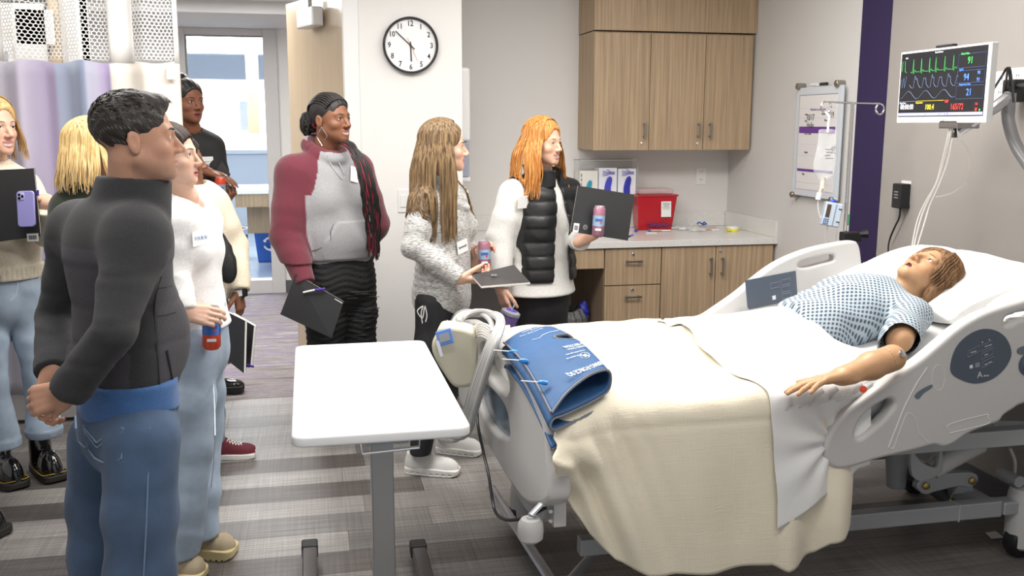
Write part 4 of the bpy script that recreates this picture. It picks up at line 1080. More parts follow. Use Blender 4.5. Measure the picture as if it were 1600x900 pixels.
def torso_fn(pel, wst, chs, nb, sh, fwd, rad, k=1.45, bust=0, yoke=.058, belly=0):
    """squashed trunk; rad = half widths at pelvis, waist, chest"""
    pel, wst, chs, nb = V(*pel), V(*wst), V(*chs), V(*nb); sR, sL = V(*sh[0]), V(*sh[1]); fw = unit(V(fwd[0], fwd[1], 0)); side = unit(sR-sL)
    def fn(Q, g=0):
        Qs = squash(Q, chs, fw, k)
        S = lambda p: chs+(p-chs)+fw*((p-chs)@fw)*(k-1)
        d = chain(Qs, [S(pel), S(wst), S(chs)], [rad[0]+g, rad[1]+g, rad[2]+g], .06)
        m = chs*.45+nb*.55-V(0,0,.01)
        y = chain(Q, [sR, m+side*.05-fw*.00, m-side*.05-fw*.00, sL], [yoke+g, yoke+.012+g, yoke+.012+g, yoke+g], .03)
        d = smin(d, y, .045)
        tn = nb-V(0,0,.028)
        d = smin(d, chain(Q, [sR-V(0,0,.02), tn], [yoke-.016+g, yoke-.012+g], .03), .03); d = smin(d, chain(Q, [sL-V(0,0,.02), tn], [yoke-.016+g, yoke-.012+g], .03), .03)
        if bust:
            for q in (-1, 1): d = smin(d, ell(Q, chs+fw*(rad[2]/k*.55)+side*q*.075-V(0,0,.045), (bust+g, bust+g, bust*.95+g)), .05)
        if belly: d = smin(d, ell(Q, wst+fw*.03, (rad[1]+g, belly+g, .16)), .05)
        return d
    return fn
def limb_wr(Q, a, b, amp, seed):
    """wrinkles across a limb that gather at its middle joint"""
    ab = unit(V(*b)-V(*a)).astype('f'); h = (Q-np.asarray(a, 'f'))@ab
    p1 = unit(np.cross(ab, V(.3,.2,1)+V(0,0,.01))).astype('f'); p2 = np.cross(ab, p1).astype('f'); L_ = float(np.linalg.norm(V(*b)-V(*a)))
    u = (Q-np.asarray(a, 'f'))@p1; w = (Q-np.asarray(a, 'f'))@p2; e = np.exp(-((h-L_)/.09)**2)+.8*np.exp(-(h/.08)**2)+.25
    ph = h*62+u*34*np.sin(seed)+w*38*np.cos(seed)+2.2*np.sin(u*24+seed)+1.6*np.sin(h*21+w*30)
    return amp*.75*e*(1-np.abs(np.sin(ph*.5)))*-1*np.clip(.55+.6*np.sin(h*17+u*26+seed*3), 0, 1)
def skin_body(root, name, head, trunk, limbs, hands, skin, vox=.003, hvox=.0032, nails=None):
    """one skin surface: head and neck, forearms and hands fine; trunk and limbs under the clothes coarse"""
    A = []
    hc = head.c
    lo, hi = bounds([head.wld((-.1,-.125,-.13)), head.wld((.1,.13,.13)), head.wld((.1,-.125,.13)), head.wld((-.1,.13,-.13)), V(*head.neck)-V(.07,.07,.04), V(*head.neck)+V(.07,.07,.0)], .01)
    A.append(sdf_mesh('h', head.sdf, lo, hi, vox, None, 'arrays', colour=head.colour))
    sk = V(*skin)
    if trunk:
        pts, fn = trunk
        lo, hi = bounds(pts, .16)
        A.append(sdf_mesh('t', fn, lo, hi, .014, None, 'arrays', colour=lambda Q: np.tile(sk, (len(Q), 1))))
    for (el, H, r0) in hands:
        wr = H[1][0]
        m = wr*.45+V(*el)*.55
        def fn(Q, H=H, m=m, wr=wr, r0=r0): return smin(hand_sdf(Q, H), rc(Q, wr-H[1][1]*.005, m, .0245*H[1][4], r0), .02)
        ps = [m, wr]+[p for q, _ in H[0] for p in q]
        lo, hi = bounds(ps, .045)
        def colr(Q, H=H):
            c = np.tile(sk*1.0, (len(Q), 1))
            for pts, rs in H[0]:
                if len(pts) == 4:
                    w = np.exp(-(np.linalg.norm(Q-pts[-1], axis=1)/.012)**2)*.35
                    nc = sk*np.array([1.05,.8,.78]) if nails is None else V(*nails)
                    c = c*(1-w[:, None])+nc*w[:, None]
                    if nails is not None:
                        back = -H[1][2]
                        tip = (np.linalg.norm(Q-pts[-1], axis=1) < .0085) & (((Q-pts[-1])@back) > .001)
                        c[tip] = nails
            return c
        A.append(sdf_mesh('f', fn, lo, hi, hvox, None, 'arrays', colour=colr))
    off = 0; Vs = []; Fs = []; Cs = []
    for v, f, c in A:
        Vs.append(v); Fs.append(f+off); Cs.append(c); off += len(v)
    me = arrays_mesh(name, np.concatenate(Vs), np.concatenate(Fs), np.concatenate(Cs))
    return link_mesh(name, me, mat('skin', (1,1,1), .46, attr=True, bump=.08, bscale=500, var=.03, vscale=60, spec=.4, sss=.06), root)
def garment(root, name, fn, pts, pad, vox, m, colour=None, label=None):
    lo, hi = bounds(pts, pad)
    return sdf_mesh(name, fn, lo, hi, vox, m, root, colour=colour, label=label)
def shoe(root, heel, toe, style='sneaker', ln=None, mats=None, w=.045, name='shoe'):
    """shoe from heel point to toe point (both on the floor): sole and upper are separate parts"""
    heel, toe = V(*heel), V(*toe); d = unit(toe-heel); L = ln or float(np.linalg.norm(toe-heel)); s = np.cross(d, V(0,0,1)); up = V(0,0,1)
    R = [s, d, up]; c = heel+d*L/2
    sh, uh = {'sneaker': (.030, .075), 'boot': (.036, .15), 'loafer': (.045, .055), 'chunky': (.036, .075), 'vans': (.026, .065)}[style]
    sole_m, up_m, lace_m = mats
    def loc(Q): return ((Q-heel.astype('f'))@np.array(R, 'f').T).astype('f')
    def wd(y): return w*(.80+.26*np.clip(np.sin(np.clip(y/L, 0, 1)*2.6-.45), -.3, 1))
    def prof(Q, hgt, g, z0):
        q = loc(Q); y = q[:, 1]
        ww = wd(y)+g
        e = np.sqrt((q[:, 0]/ww)**2*1+0)
        endd = np.maximum(np.abs(y-L/2)-(L/2-.03), 0)
        ee = np.sqrt(np.maximum(np.abs(q[:, 0])-(ww-.03), 0)**2+endd**2)-.03-g*.3
        return ee, q
    def sole(Q):
        ee, q = prof(Q, 0, .003, 0); z = q[:, 2]; y = q[:, 1]
        spring = .010*np.clip((y-L*.75)/(L*.25), 0, 1)**2
        d_ = np.maximum(ee, np.maximum(spring-z, z-sh-.006*np.sin(y/L*3.1)*(style in ('sneaker', 'chunky'))))
        if style in ('sneaker',): d_ = np.maximum(d_, -(np.maximum(np.abs(z-sh*.42)-.0028, np.maximum(np.abs((y % .030)-.015)-.009, .0-(np.abs(q[:, 0])-wd(y)*.92)))))
        if style in ('boot', 'loafer', 'chunky'): d_ = np.maximum(d_, -(np.maximum(z-.007, np.abs((y % .022)-.011)-.003)))
        return d_
    lo, hi = bounds([heel, toe], .07); hi[2] = heel[2]+.12; lo[2] = heel[2]-.01
    so = sdf_mesh('sole', sole, lo, hi, .0032, sole_m, root)
    def upper(Q):
        q = loc(Q); y = q[:, 1]; z = q[:, 2]; x = q[:, 0]
        a = ell(q, (0, L*.72, sh), (w*.93, L*.275, uh*.68))
        b = ell(q, (0, L*.30, sh+.01), (w*.80, L*.30, uh*1.02))
        d_ = smin(a, b, .035)
        if style == 'boot':
            d_ = smin(d_, rc(q, (0, L*.30, .06), (0, L*.27, .215), .045, .048), .035)
            d_ = smax(d_, z-.215, .006)
        if style in ('sneaker', 'chunky', 'vans'):
            d_ = smin(d_, rc(q, (0, L*.22, .05), (0, L*.20, .095), .038, .037), .03)
            d_ = smax(d_, z-.105-.1*np.clip(y-L*.25, 0, .1), .006)
            d_ = smax(d_, -rc(q, (0, L*.2, .10), (0, L*.2, .2), .028, .03), .006)
        if style == 'loafer': d_ = smax(d_, -ell(q, (0, L*.28, sh+uh*1.2), (w*.62, L*.27, .05)), .006)
        return smax(d_, sh-.006-z, .003)-.002*np.sin(y*160)*(style == 'chunky')*(z > sh)*.4
    hi[2] = heel[2]+.24
    uo = sdf_mesh('upper', upper, lo, hi, .0032, up_m, root)
    if lace_m is not None:
        m = MB(); n = 5 if style != 'boot' else 7
        for k in range(n):
            y = L*(.68-.055*k) if style != 'boot' else L*(.62-.04*min(k, 4)); z0 = .30
            for sg in (-1, 1):
                pts = []
                for u in np.linspace(-1, 1, 7):
                    x = u*w*.42; yy = y+sg*u*.007
                    # find the surface by marching down
                    zs = np.arange(.24, .02, -.002, dtype='f'); zs = zs[zs < (.2-.0 if style == 'boot' else .13)]
                    if style == 'boot' and k > 3:
                        ys = np.arange(L*.75, L*.2, -.002, dtype='f'); zz = .105+.028*(k-4)
                        Qt = heel+np.outer(np.full_like(ys, x), s)+np.outer(ys, d)+np.outer(np.full_like(ys, zz+sg*u*.006), up)
                        i = int(np.argmax(upper(Qt.astype('f')) < 0)); pts.append(Qt[i]+d*.001)
                    else:
                        Qt = heel+np.outer(np.full_like(zs, x), s)+np.outer(np.full_like(zs, yy), d)+np.outer(zs, up)
                        i = int(np.argmax(upper(Qt.astype('f')) < 0)); pts.append(Qt[i]+up*.001)
                m.tube(pts, .0023, n=5)
        m.build('laces', lace_m, root, smooth=True)
    return so, uo
def strands(root, name, paths, r, m, n=4, taper=.35, flat=.5):
    mb = MB()
    for p in paths:
        k = len(p); rs = [r*(1-(1-taper)*max(0, (i/(k-1)-.6)/.4)) for i in range(k)]
        mb.tube(p, rs, n=n, flat=flat)
    return mb.build(name, m, root, smooth=True)
def hair_mat(name, a, b, sc=60):
    """hair: fine streaks of two tones along the locks"""
    if name in MATS: return MATS[name]
    m = mat(name, a, .5, spec=.25); nt = m.node_tree; N = nt.nodes; L = nt.links
    tc = N.new('ShaderNodeTexCoord'); mp = N.new('ShaderNodeMapping'); mp.inputs['Scale'].default_value = (sc, sc, 2.5)
    nz = N.new('ShaderNodeTexNoise'); nz.inputs['Scale'].default_value = 2; nz.inputs['Detail'].default_value = 3
    cr = N.new('ShaderNodeValToRGB'); cr.color_ramp.elements[0].position = .35; cr.color_ramp.elements[1].position = .65
    cr.color_ramp.elements[0].color = (*a, 1); cr.color_ramp.elements[1].color = (*b, 1)
    L.new(tc.outputs['Object'], mp.inputs[0]); L.new(mp.outputs[0], nz.inputs['Vector']); L.new(nz.outputs[0], cr.inputs[0])
    L.new(cr.outputs[0], N['Principled BSDF'].inputs['Base Color'])
    return m
def long_hair(root, H, m, seed=1, length=.45, part=0.0, front=(.55, .25), spread=.016, back_out=.02, r=.0042, n=260, cap=.010, wave=.006, lean=(0, 0), hairline=.062, phi=38):
    """cap on the skull plus locks that leave a parting, follow the skull and hang down"""
    rg = random.Random(seed)
    def capf(Q):
        q = H.loc(Q)
        d = ell(q, (0,-.016,.038), (.077+cap,.099+cap,.085+cap*1.1))
        d = smax(d, -ell(q, (0,.115,-.020), (.060,.085,.100)), .012)
        d = smax(d, -(q[:, 2]+.05+np.maximum(-q[:, 1], 0)*.9), .02)
        return d*H.s+.0012*np.sin(q[:, 0]*400+q[:, 1]*60)
    lo, hi = bounds([H.wld((sx*.11, sy*.13, sz)) for sx in (-1,1) for sy in (-1,1) for sz in (-.1,.15)], .0)
    o = sdf_mesh('hair', capf, lo, hi, .0045, m, root)
    paths = []
    for i in range(n):
        u = rg.random()*2-1; sd = 1 if u >= 0 else -1; a = abs(u)                 # a: 0 at the face edge ... 1 at the back
        ph = math.radians(phi-a*(phi+90)+rg.uniform(-5, 5))                             # azimuth, 90 = forward
        st = rg.random()
        y0 = hairline-.010-st*.15 if a > .12 else hairline-.012-st*.03; x0 = part*.03+sd*.004
        k = cap+rg.uniform(.0, .006)
        pts = []
        R = V(.077+k, .099+k, .085+k); cc = V(0, -.016, .038)
        e = V(sd*math.cos(ph), math.sin(ph), 0)
        z_end = -.02-.02*a
        for t in np.linspace(0, 1, 8):
            th = t*math.pi/2*1.05
            p0 = V(x0, y0, 0)
            top = V(x0/R[0], (y0+.016)/R[1]*1.0, 0)
            dirv = top*(1-math.sin(th))+e*math.sin(th)
            zz = math.cos(th)
            v = V(dirv[0], dirv[1], max(zz, -.15)); nv = np.linalg.norm(v)
            v = v/nv
            pts.append(cc+R*v)
        last = pts[-1]; ln = length*rg.uniform(.78, 1.05)
        fr = front[0] if a < front[1] else 0
        for t in np.linspace(.12, 1, 9):
            g = t*ln
            p = last+V(0,0,-g)
            p[0] += sd*(.004+spread*min(1, g/.1))*(1+.6*a)+lean[0]*g+wave*math.sin(g*30+i)*t
            p[1] += (-back_out*min(1, g/.15)*(.3+a) if a > front[1] else fr*.07*min(1, g/.18))+lean[1]*g+wave*math.cos(g*26+i*1.3)*t
            pts.append(p)
        paths.append([H.wld(p) for p in pts])
    return o, paths

# ------------------------------------------------------------------ hospital bed
BP = mat('bed_plastic', (.54,.53,.52), .38)
BPD = mat('bed_plastic_grey', (.40,.41,.42), .42)
BM = mat('bed_metal', (.42,.44,.46), .4, .3)
SLATE = mat('slate_pad', (.075,.095,.13), .35)
PRW = mat('print_white', (.70,.72,.75), .5)
bed = thing('hospital_bed', 'hospital bed with grey plastic side rails and footboard', 'bed', (1.7, 3.15, 0))
YR = 2.62
def XZ(pts, y=YR): return [(float(P(a, b, y=y)[0]), float(P(a, b, y=y)[2])) for a, b in pts]
# near side rail
out = XZ([(1288,705),(1298,729),(1322,733),(1375,718),(1430,705),(1460,697),(1475,700),(1492,694),(1512,680),(1540,668),(1562,660),(1570,650),(1585,640),(1600,632)])
out += [(2.45,.71),(2.62,.74),(2.74,.80),(2.77,.90),(2.74,1.01),(2.64,1.06),(2.50,1.075),(2.38,1.065)]
out += XZ([(1600,470),(1560,482),(1530,494),(1500,512),(1470,537),(1440,562),(1400,590),(1360,617),(1322,645),(1300,672)])
slotA = XZ([(1337,682),(1342,662),(1358,643),(1377,630),(1391,624),(1398,632),(1385,652),(1365,670),(1346,684)])
slotB = XZ([(1571,508),(1573,497),(1585,492),(1600,488)])+[(2.50,1.015),(2.52,.985),(2.48,.968)]+XZ([(1600,499),(1583,506)])
rail = plate('side_rail', out, [slotA, slotB], (1,0,0), (0,0,1), (0, YR+.028, 0), .056, BP, bed, bevel=.014, seg=4)
yo = YR-.0006
ov = XZ([(1486,582),(1487,560),(1497,538),(1515,522),(1536,514),(1557,517),(1573,530),(1580,553),(1570,575),(1550,592),(1525,599),(1503,594)], yo)
pad = plate('control_pad', ov, [], (1,0,0), (0,0,1), (0, yo, 0), .004, SLATE, rail, bevel=.001, seg=1)
def rl(px, py, y=YR-.0035): return P(px, py, y=y)
m = MB()
for a, b, c_, d_ in ((1512,552,1531,543),(1533,543,1551,535),(1533,556,1552,547),(1534,569,1553,560)):
    p0 = rl(a, b+6); p1 = rl(c_, d_-4)
    x0, z0, x1, z1 = p0[0], p0[2], p1[0], p1[2]
    e = V(x1-x0, 0, (rl(c_, b)[2]*0)); sl = (rl(c_, d_)[2]-rl(a, b)[2])
    q = [V(x0, yo-.003, z0-.0), V(x1, yo-.003, z0+sl), V(x1, yo-.003, z0+sl+.020), V(x0, yo-.003, z0+.020)]
    m.tube(q+[q[0]], .0006, n=4)
m.build('print', mat('print_line_grey', (.25,.28,.34), .5), pad)
text('NURSE', .007, rl(1521, 550), (1,0,.2), (-.2,0,1), PRW, pad, 'print')
m = MB()
for px, py in ((1541,541),(1547,539),(1541,554),(1547,566),(1541,569)): m.obox(rl(px, py), (1,0,.3), (0,1,0), (-.3,0,1), .006, .0005, .0008)
for px, py in ((1535,535),(1546,531)): m.ball(rl(px, py), .0022, 6)
m.obox(rl(1517.5, 573), (1,0,.2), (0,1,0), (-.2,0,1), .0055, .0006, .0055)
for i in range(3):
    for j in range(3): m.obox(rl(1525+i*2.4, 568.5+j*2.4-i*.6), (1,0,.2), (0,1,0), (-.2,0,1), .0012, .0006, .0012)
m.build('print', PRW, pad)
text('A', .030, rl(1531, 586), (1,0,.1), (-.1,0,1), PRW, pad, 'logo', bold=-.0003); text('ffinity', .009, rl(1541, 587), (1,0,.1), (-.1,0,1), PRW, pad, 'logo')
plate('accent', XZ([(1429,619),(1437,610),(1455,601),(1455,606),(1443,614),(1435,623)], yo), [], (1,0,0), (0,0,1), (0, yo, 0), .004, mat('accent_slate', (.13,.16,.19), .4), rail, bevel=.001, seg=1)
plate('accent', XZ([(1590,545),(1604,540),(1604,552),(1591,553)], yo), [], (1,0,0), (0,0,1), (0, yo, 0), .004, MATS['accent_slate'], rail, bevel=.001, seg=1)
MB().lathe(P(1608, 569, y=yo), [(.040,0),(.040,.003),(.03,.004),(.026,.007),(.01,.007)], axis=(0,-1,0), n=28).build('round_pad', SLATE, rail, smooth=True)
gr = mat('rail_ridge', (.72,.71,.70), .4)
for pts in ([(1449,574),(1432,600),(1414,634),(1402,664),(1388,699)], [(1388,699),(1396,700),(1402,684),(1415,650),(1422,646),(1430,655),(1436,676),(1450,692)], [(1483,674),(1484,663),(1540,648),(1543,652),(1543,662),(1483,677)]):
    MB().tube(catmull([P(a, b, y=YR-.0002) for a, b in pts]), .0028 if len(pts) == 5 else .0016, n=6).build('ridge', gr, rail, smooth=True)
MB().tube(catmull([P(1466+16*math.cos(a)*.62, 590+20*math.sin(a), y=YR) for a in np.linspace(0, 6.2, 14)]), .0012, n=5).build('ridge', gr, rail, smooth=True)
# far side rail
YQ = 3.70
fo = XZ([(1085,505),(1105,492),(1150,461),(1178,438),(1200,421),(1225,406),(1262,391),(1300,382),(1333,377),(1342,382),(1346,400),(1348,440),(1340,500),(1260,545),(1150,545)], YQ)
fs = XZ([(1248,417),(1250,410),(1266,404),(1293,398),(1303,399),(1303,407),(1290,411),(1262,418)], YQ)
rail2 = plate('side_rail', fo, [fs], (1,0,0), (0,0,1), (0, YQ+.028, 0), .056, BP, bed, bevel=.012, seg=4)
p2 = plate('control_pad', XZ([(1164,438),(1243,423),(1246,465),(1244,468),(1171,483),(1168,480)], YQ), [], (1,0,0), (0,0,1), (0, YQ-.001, 0), .004, SLATE, rail2, bevel=.001, seg=1, smooth_outline=False)
m = MB()
for x0, y0, x1, y1 in ((1204,443,1219,449),(1221,438,1235,444),(1221,449,1235,455),(1222,460,1236,465)):
    q = [P(x0, y0, y=YQ-.0035), P(x1, y0-3, y=YQ-.0035), P(x1, y1-3+2, y=YQ-.0035), P(x0, y1+2, y=YQ-.0035)]; m.tube(q+[q[0]], .0007, n=4)
m.build('print', MATS['print_line_grey'], p2)
MB().obox(P(1209.5, 465, y=YQ-.0035), (1,0,.2), (0,1,0), (-.2,0,1), .008, .0006, .009).build('print', PRW, p2)
# footboard
FXo = .645
def YZ(pts, x=FXo): return [(float(P(a, b, x=x)[1]), float(P(a, b, x=x)[2])) for a, b in pts]
fo = YZ([(718,508),(742,510),(768,528),(795,556),(822,583),(840,606),(848,640),(853,690),(857,770),(852,787),(838,792),(820,786),(797,756),(770,712),(752,682),(733,650),(716,618)])
sl = YZ([(752,541),(764,543),(779,562),(791,588),(795,606),(788,612),(772,597),(757,578),(750,562)])
ln = YZ([(748,600),(760,604),(778,622),(790,642),(795,666),(794,682),(780,680),(764,664),(752,642),(746,618)])
fbd = plate('footboard', fo, [sl, ln], (0,-1,0), (0,0,1), (FXo+.035, 0, 0), .07, BP, bed, bevel=.02, seg=4) if False else plate('footboard', [(-a, b) for a, b in fo], [[(-a, b) for a, b in q] for q in (sl, ln)], (0,-1,0), (0,0,1), (FXo+.035, 0, 0), .07, BP, bed, bevel=.018, seg=4)
plate('lens', [(-a, b) for a, b in ln], [], (0,-1,0), (0,0,1), (FXo+.03, 0, 0), .008, mat('lens_blue', (.16,.22,.29), .15), fbd, bevel=.002, seg=1)
ls = YZ([(800,745),(838,792),(835,812),(822,812),(790,745)])
plate('lower_shell', [(-a, b) for a, b in YZ([(775,690),(800,735),(825,775),(842,786),(838,812),(822,813),(796,775),(770,712)])], [], (0,-1,0), (0,0,1), (FXo+.05, 0, 0), .05, BPD, fbd, bevel=.008, seg=2)
# corner bumper roller with its bracket
rc_ = P(829, 828, y=2.56)
MB().lathe(rc_-V(0,0,.036), [(.001,0),(.026,.002),(.037,.012),(.039,.035),(.037,.058),(.028,.071),(.012,.073),(.012,.078),(.001,.078)], n=28).build('bumper_roller', BP, bed, smooth=True)
bx0 = rc_+V(0,0,.045)
MB().tube([bx0, bx0+V(.035,.02,.022), bx0+V(.09,.04,.012)], .012, n=8, flat=.5).build('bumper_bracket', BM, bed, smooth=True)
box('corner_block', (rc_[0]+.075, rc_[1]+.02, rc_[2]-.01), (rc_[0]+.115, rc_[1]+.09, rc_[2]+.075), BP, bed, bevel=.004)
for dz in (.0, .03): MB().lathe((rc_[0]+.065, rc_[1]+.019, rc_[2]+.015+dz), [(.006,0),(.006,.004)], axis=(0,-1,0), n=10).build('bolt', CHROME, bed)
# deck, frame, base
box('deck', (.74, 2.76, .56), (1.80, 3.66, .60), BPD, bed, bevel=.006)
MB().obox(V(2.27,3.21,.66), (1,0,.2), (0,1,0), (-.2,0,1), .50, .44, .02).build('deck', BPD, bed, bevel=.006)
box('deck_rail', (.72, 2.72, .50), (2.72, 2.77, .56), BM, bed, bevel=.005)
box('deck_rail', (.72, 3.62, .50), (2.72, 3.67, .56), BM, bed, bevel=.005)
b1, b2 = P(1372, 822, y=2.86), P(1570, 787, y=2.86)
zb = (b1[2]+b2[2])/2
box('base_beam', (.85, 2.86, zb-.032), (2.47, 2.91, zb+.030), BM, bed, bevel=.006)
box('base_beam', (.85, 3.50, zb-.032), (2.47, 3.55, zb+.030), BM, bed, bevel=.006)
box('cross_beam', (2.40, 2.911, zb-.028), (2.46, 3.499, zb+.028), BM, bed, bevel=.006)
xx = float(P(1500, 800, y=2.858)[0]); box('collar', (xx-.004, 2.857, zb-.034), (xx, 2.912, zb+.032), BP, bed)
MB().obox(V(2.515, 2.885, zb-.0), (1,0,0), (0,1,0), (0,0,1), .044, .032, .026).build('caster_arm', BM, bed, bevel=.008)
def caster(x, y, z=.27):
    o = MB().lathe((x, y, .035), [(.040,0),(.053,.012),(.055,z-.10),(.052,z-.06),(.046,z-.035),(.02,z-.03)], n=24).build('caster', BP, bed, smooth=True)
    MB().lathe((x-.0, y, .0625), [(.02,-.03),(.058,-.026),(.0625,-.015),(.0625,.015),(.058,.026),(.02,.03)], axis=(-.25,1,0), n=24).build('wheel', BLACKP, o, smooth=True)
caster(2.575, 2.885); caster(2.575, 3.52); caster(.80, 3.50, .2)
MB().tube([(2.54,2.87,.30),(2.54,2.97,.30)], .022, n=14).build('swivel_housing', BPD, bed, smooth=True)
# seen under the footboard: two ribbed struts
s0 = P(797, 808, z=.14); s1 = P(860, 905, z=.10)
MB().tube([s0+unit(s0-s1)*.25, s0, s1, s1+unit(s1-s0)*.15], .020, n=8, flat=.6).build('foot_strut', ALU, bed, smooth=True)
s0 = P(930, 862, z=.12); s1 = P(893, 905, z=.10)
MB().tube([s0+unit(s0-s1)*.35, s0, s1, s1+unit(s1-s0)*.12], .020, n=8, flat=.6).build('foot_strut', ALU, bed, smooth=True)
# lifting linkage
q0, q1 = P(1443, 757, y=2.96), P(1515, 749, y=2.96)
plate('lift_arm', [(q0[0]-.035,q0[2]),(q0[0],q0[2]-.035),(q0[0]+.05,q0[2]-.028),(q1[0]-.05,q1[2]-.02),(q1[0],q1[2]-.03),(q1[0]+.03,q1[2]),(q1[0],q1[2]+.03),(q0[0]+.06,q0[2]+.04),(q0[0],q0[2]+.035)], [], (1,0,0), (0,0,1), (0, 2.965, 0), .03, BM, bed, bevel=.004, seg=1)
for q in (q0, q1): MB().lathe(q+V(0,-.012,0), [(.014,0),(.014,.008),(.008,.012)], axis=(0,-1,0), n=12).build('bolt', mat('brass', (.45,.34,.12), .35, .9), bed, smooth=True)
plate('lift_bracket', [(q1[0]-.05,zb+.02),(q1[0]+.04,zb+.02),(q1[0]+.02,q1[2]),(q1[0]-.015,q1[2])], [], (1,0,0), (0,0,1), (0, 2.985, 0), .012, BM, bed, bevel=.002, seg=1, smooth_outline=False)
MB().tube([P(1395,715,y=3.1), P(1440,748,y=3.1), P(1490,785,y=3.1)], .030, n=14).build('actuator', mat('actuator_dark', (.10,.105,.11), .4, .3), bed, smooth=True)
MB().tube([P(1400,760,y=3.1), P(1402,700,y=3.1)], [.035,.045], n=14).build('motor', BPD, bed, smooth=True)
MB().tube([P(1455,735,y=2.9), P(1490,712,y=2.9), P(1530,692,y=2.9)], [.035,.040,.038], n=14).build('actuator', BP, bed, smooth=True)
plate('crank_plate', XZ([(1425,705),(1440,722),(1462,730),(1468,712),(1466,690),(1472,690),(1474,720),(1470,740),(1440,752),(1425,740)], 2.86), [], (1,0,0), (0,0,1), (0, 2.87, 0), .02, BPD, bed, bevel=.003, seg=1)
MB().tube(catmull([P(1578,700,y=2.95), P(1586,722,y=2.95), P(1584,750,y=2.95), P(1582,770,y=2.95)]), .006, n=8).build('power_cord', BP, bed, smooth=True)
MB().tube(catmull([P(1480,790,y=2.99), P(1488,772,y=2.99), P(1494,760,y=2.99)]), .002, n=6).build('earth_wire', mat('yellow_wire', (.6,.5,.02), .4), bed)
MB().tube([P(1548,670,y=2.80), V(2.75, 2.80, P(1600,680,y=2.8)[2])], .030, n=4).build('deck_rail', BM, bed)
# mattress
WHS = mat('white_linen', (.80,.80,.79), .8, bump=.25, bscale=500, sheen=.15)
def matt(Q):
    a = rbox(Q, (1.24, 3.17, .69), (.54, .47, .085), .05); b = rbox(Q, (2.24, 3.17, .79), (.52, .47, .085), .05, R=[[.979,0,.20],[0,1,0],[-.20,0,.979]])
    return smin(a, b, .06)+folds(Q, .003, 16, 3)
mt = sdf_mesh('mattress', matt, (.66,2.64,.5), (2.82,3.72,1.13), .014, WHS); mt.parent = bed; mt.location = mt.location-bed.location

# ---- cream blanket and white sheet
def ztop(x, y):
    b = .095*np.exp(-((x-.86)/.10)**2)*np.exp(-((y-3.10)/.20)**2)+(.02+.10/(1+np.exp(-(x-1.35)*7)))*np.exp(-((y-3.16)/.23)**2)
    return .788+b+.018*np.clip((x-1.0)/.8, 0, 1)
def side_y(x): return 2.665-.065/(1+np.exp((x-1.50)*22))
def drape(x, s, zb_, off=0., seed=0., amp=.020, far=.68):
    """x along the bed, s 0..1 across: far drop, top, near drop to height zb_"""
    y1, ye = 3.71+off, side_y(x)-off
    Ld = .788-far; Lt = y1-ye; Ln = .788-zb_; T = Ld+Lt+Ln; q = s*T
    y = np.where(q < Ld, y1, np.where(q < Ld+Lt, y1-(q-Ld), ye))
    yt = np.clip(y, ye+.0, y1)
    z = np.where(q < Ld, far+q, np.where(q < Ld+Lt, ztop(x, yt)+off, 0))
    edge = np.minimum(q-Ld, Ld+Lt-q); rr = .11
    dz = np.where((edge > 0) & (edge < rr), -(rr-np.sqrt(np.maximum(rr*rr-(rr-edge)**2, 0)))*.62, 0)
    zt_edge = ztop(x, ye)+off-.068
    hang = q-Ld-Lt
    z = np.where(hang >= 0, zt_edge-hang*((zt_edge-zb_)/np.maximum(Ln, .01)), z+dz)
    dep = np.clip(hang/.45, 0, 1)
    f = np.sin(x*13+seed)+.6*np.sin(x*27+seed*2+z*5)+.4*np.sin(x*7-z*9+seed)
    y = y-np.where(hang > 0, dep*amp*f+.02*np.sin(np.clip(hang/.5, 0, 1)*1.6), 0)
    wr = .0035*np.sin(x*31+y*17+seed)*np.sin(y*23-x*9)+.003*np.sin(x*11-y*29+seed)
    z = z+np.where(hang < 0, wr, 0)
    return y, z
BX0, BX1 = .70, 1.71
xs = np.concatenate([np.linspace(BX0, 1.0, 50), np.linspace(1.006, BX1, 110)]); ss = np.linspace(0, 1, 150)
zb_ = np.interp(xs, [.70,.74,.80,.88,.98,1.2,1.40,1.45,1.52,1.58,1.62,1.67,1.71], [.56,.47,.38,.29,.24,.22,.225,.20,.215,.225,.26,.27,.30])
X, S = np.meshgrid(xs, ss, indexing='ij'); ZB = np.repeat(zb_[:, None], len(ss), 1)
Y, Z = drape(X, S, ZB, amp=.014)
hx = np.clip((.80-Z)/.12, 0, 1)
bunch = np.exp(-((X-.70)/.085)**2)*np.exp(-((Z-.66)/.10)**2)*(Y < 2.85)
Y = Y-.13*bunch+.016*bunch*np.sin(Z*60+X*30); Xm = X-.050*bunch+.010*bunch*np.sin(Z*75+Y*40)
knot = np.exp(-((X-.72)/.05)**2)*np.exp(-((Y-2.72)/.12)**2)*np.exp(-((Z-.78)/.07)**2)
Z = Z+.035*knot*(1+.4*np.sin(Y*70)); 
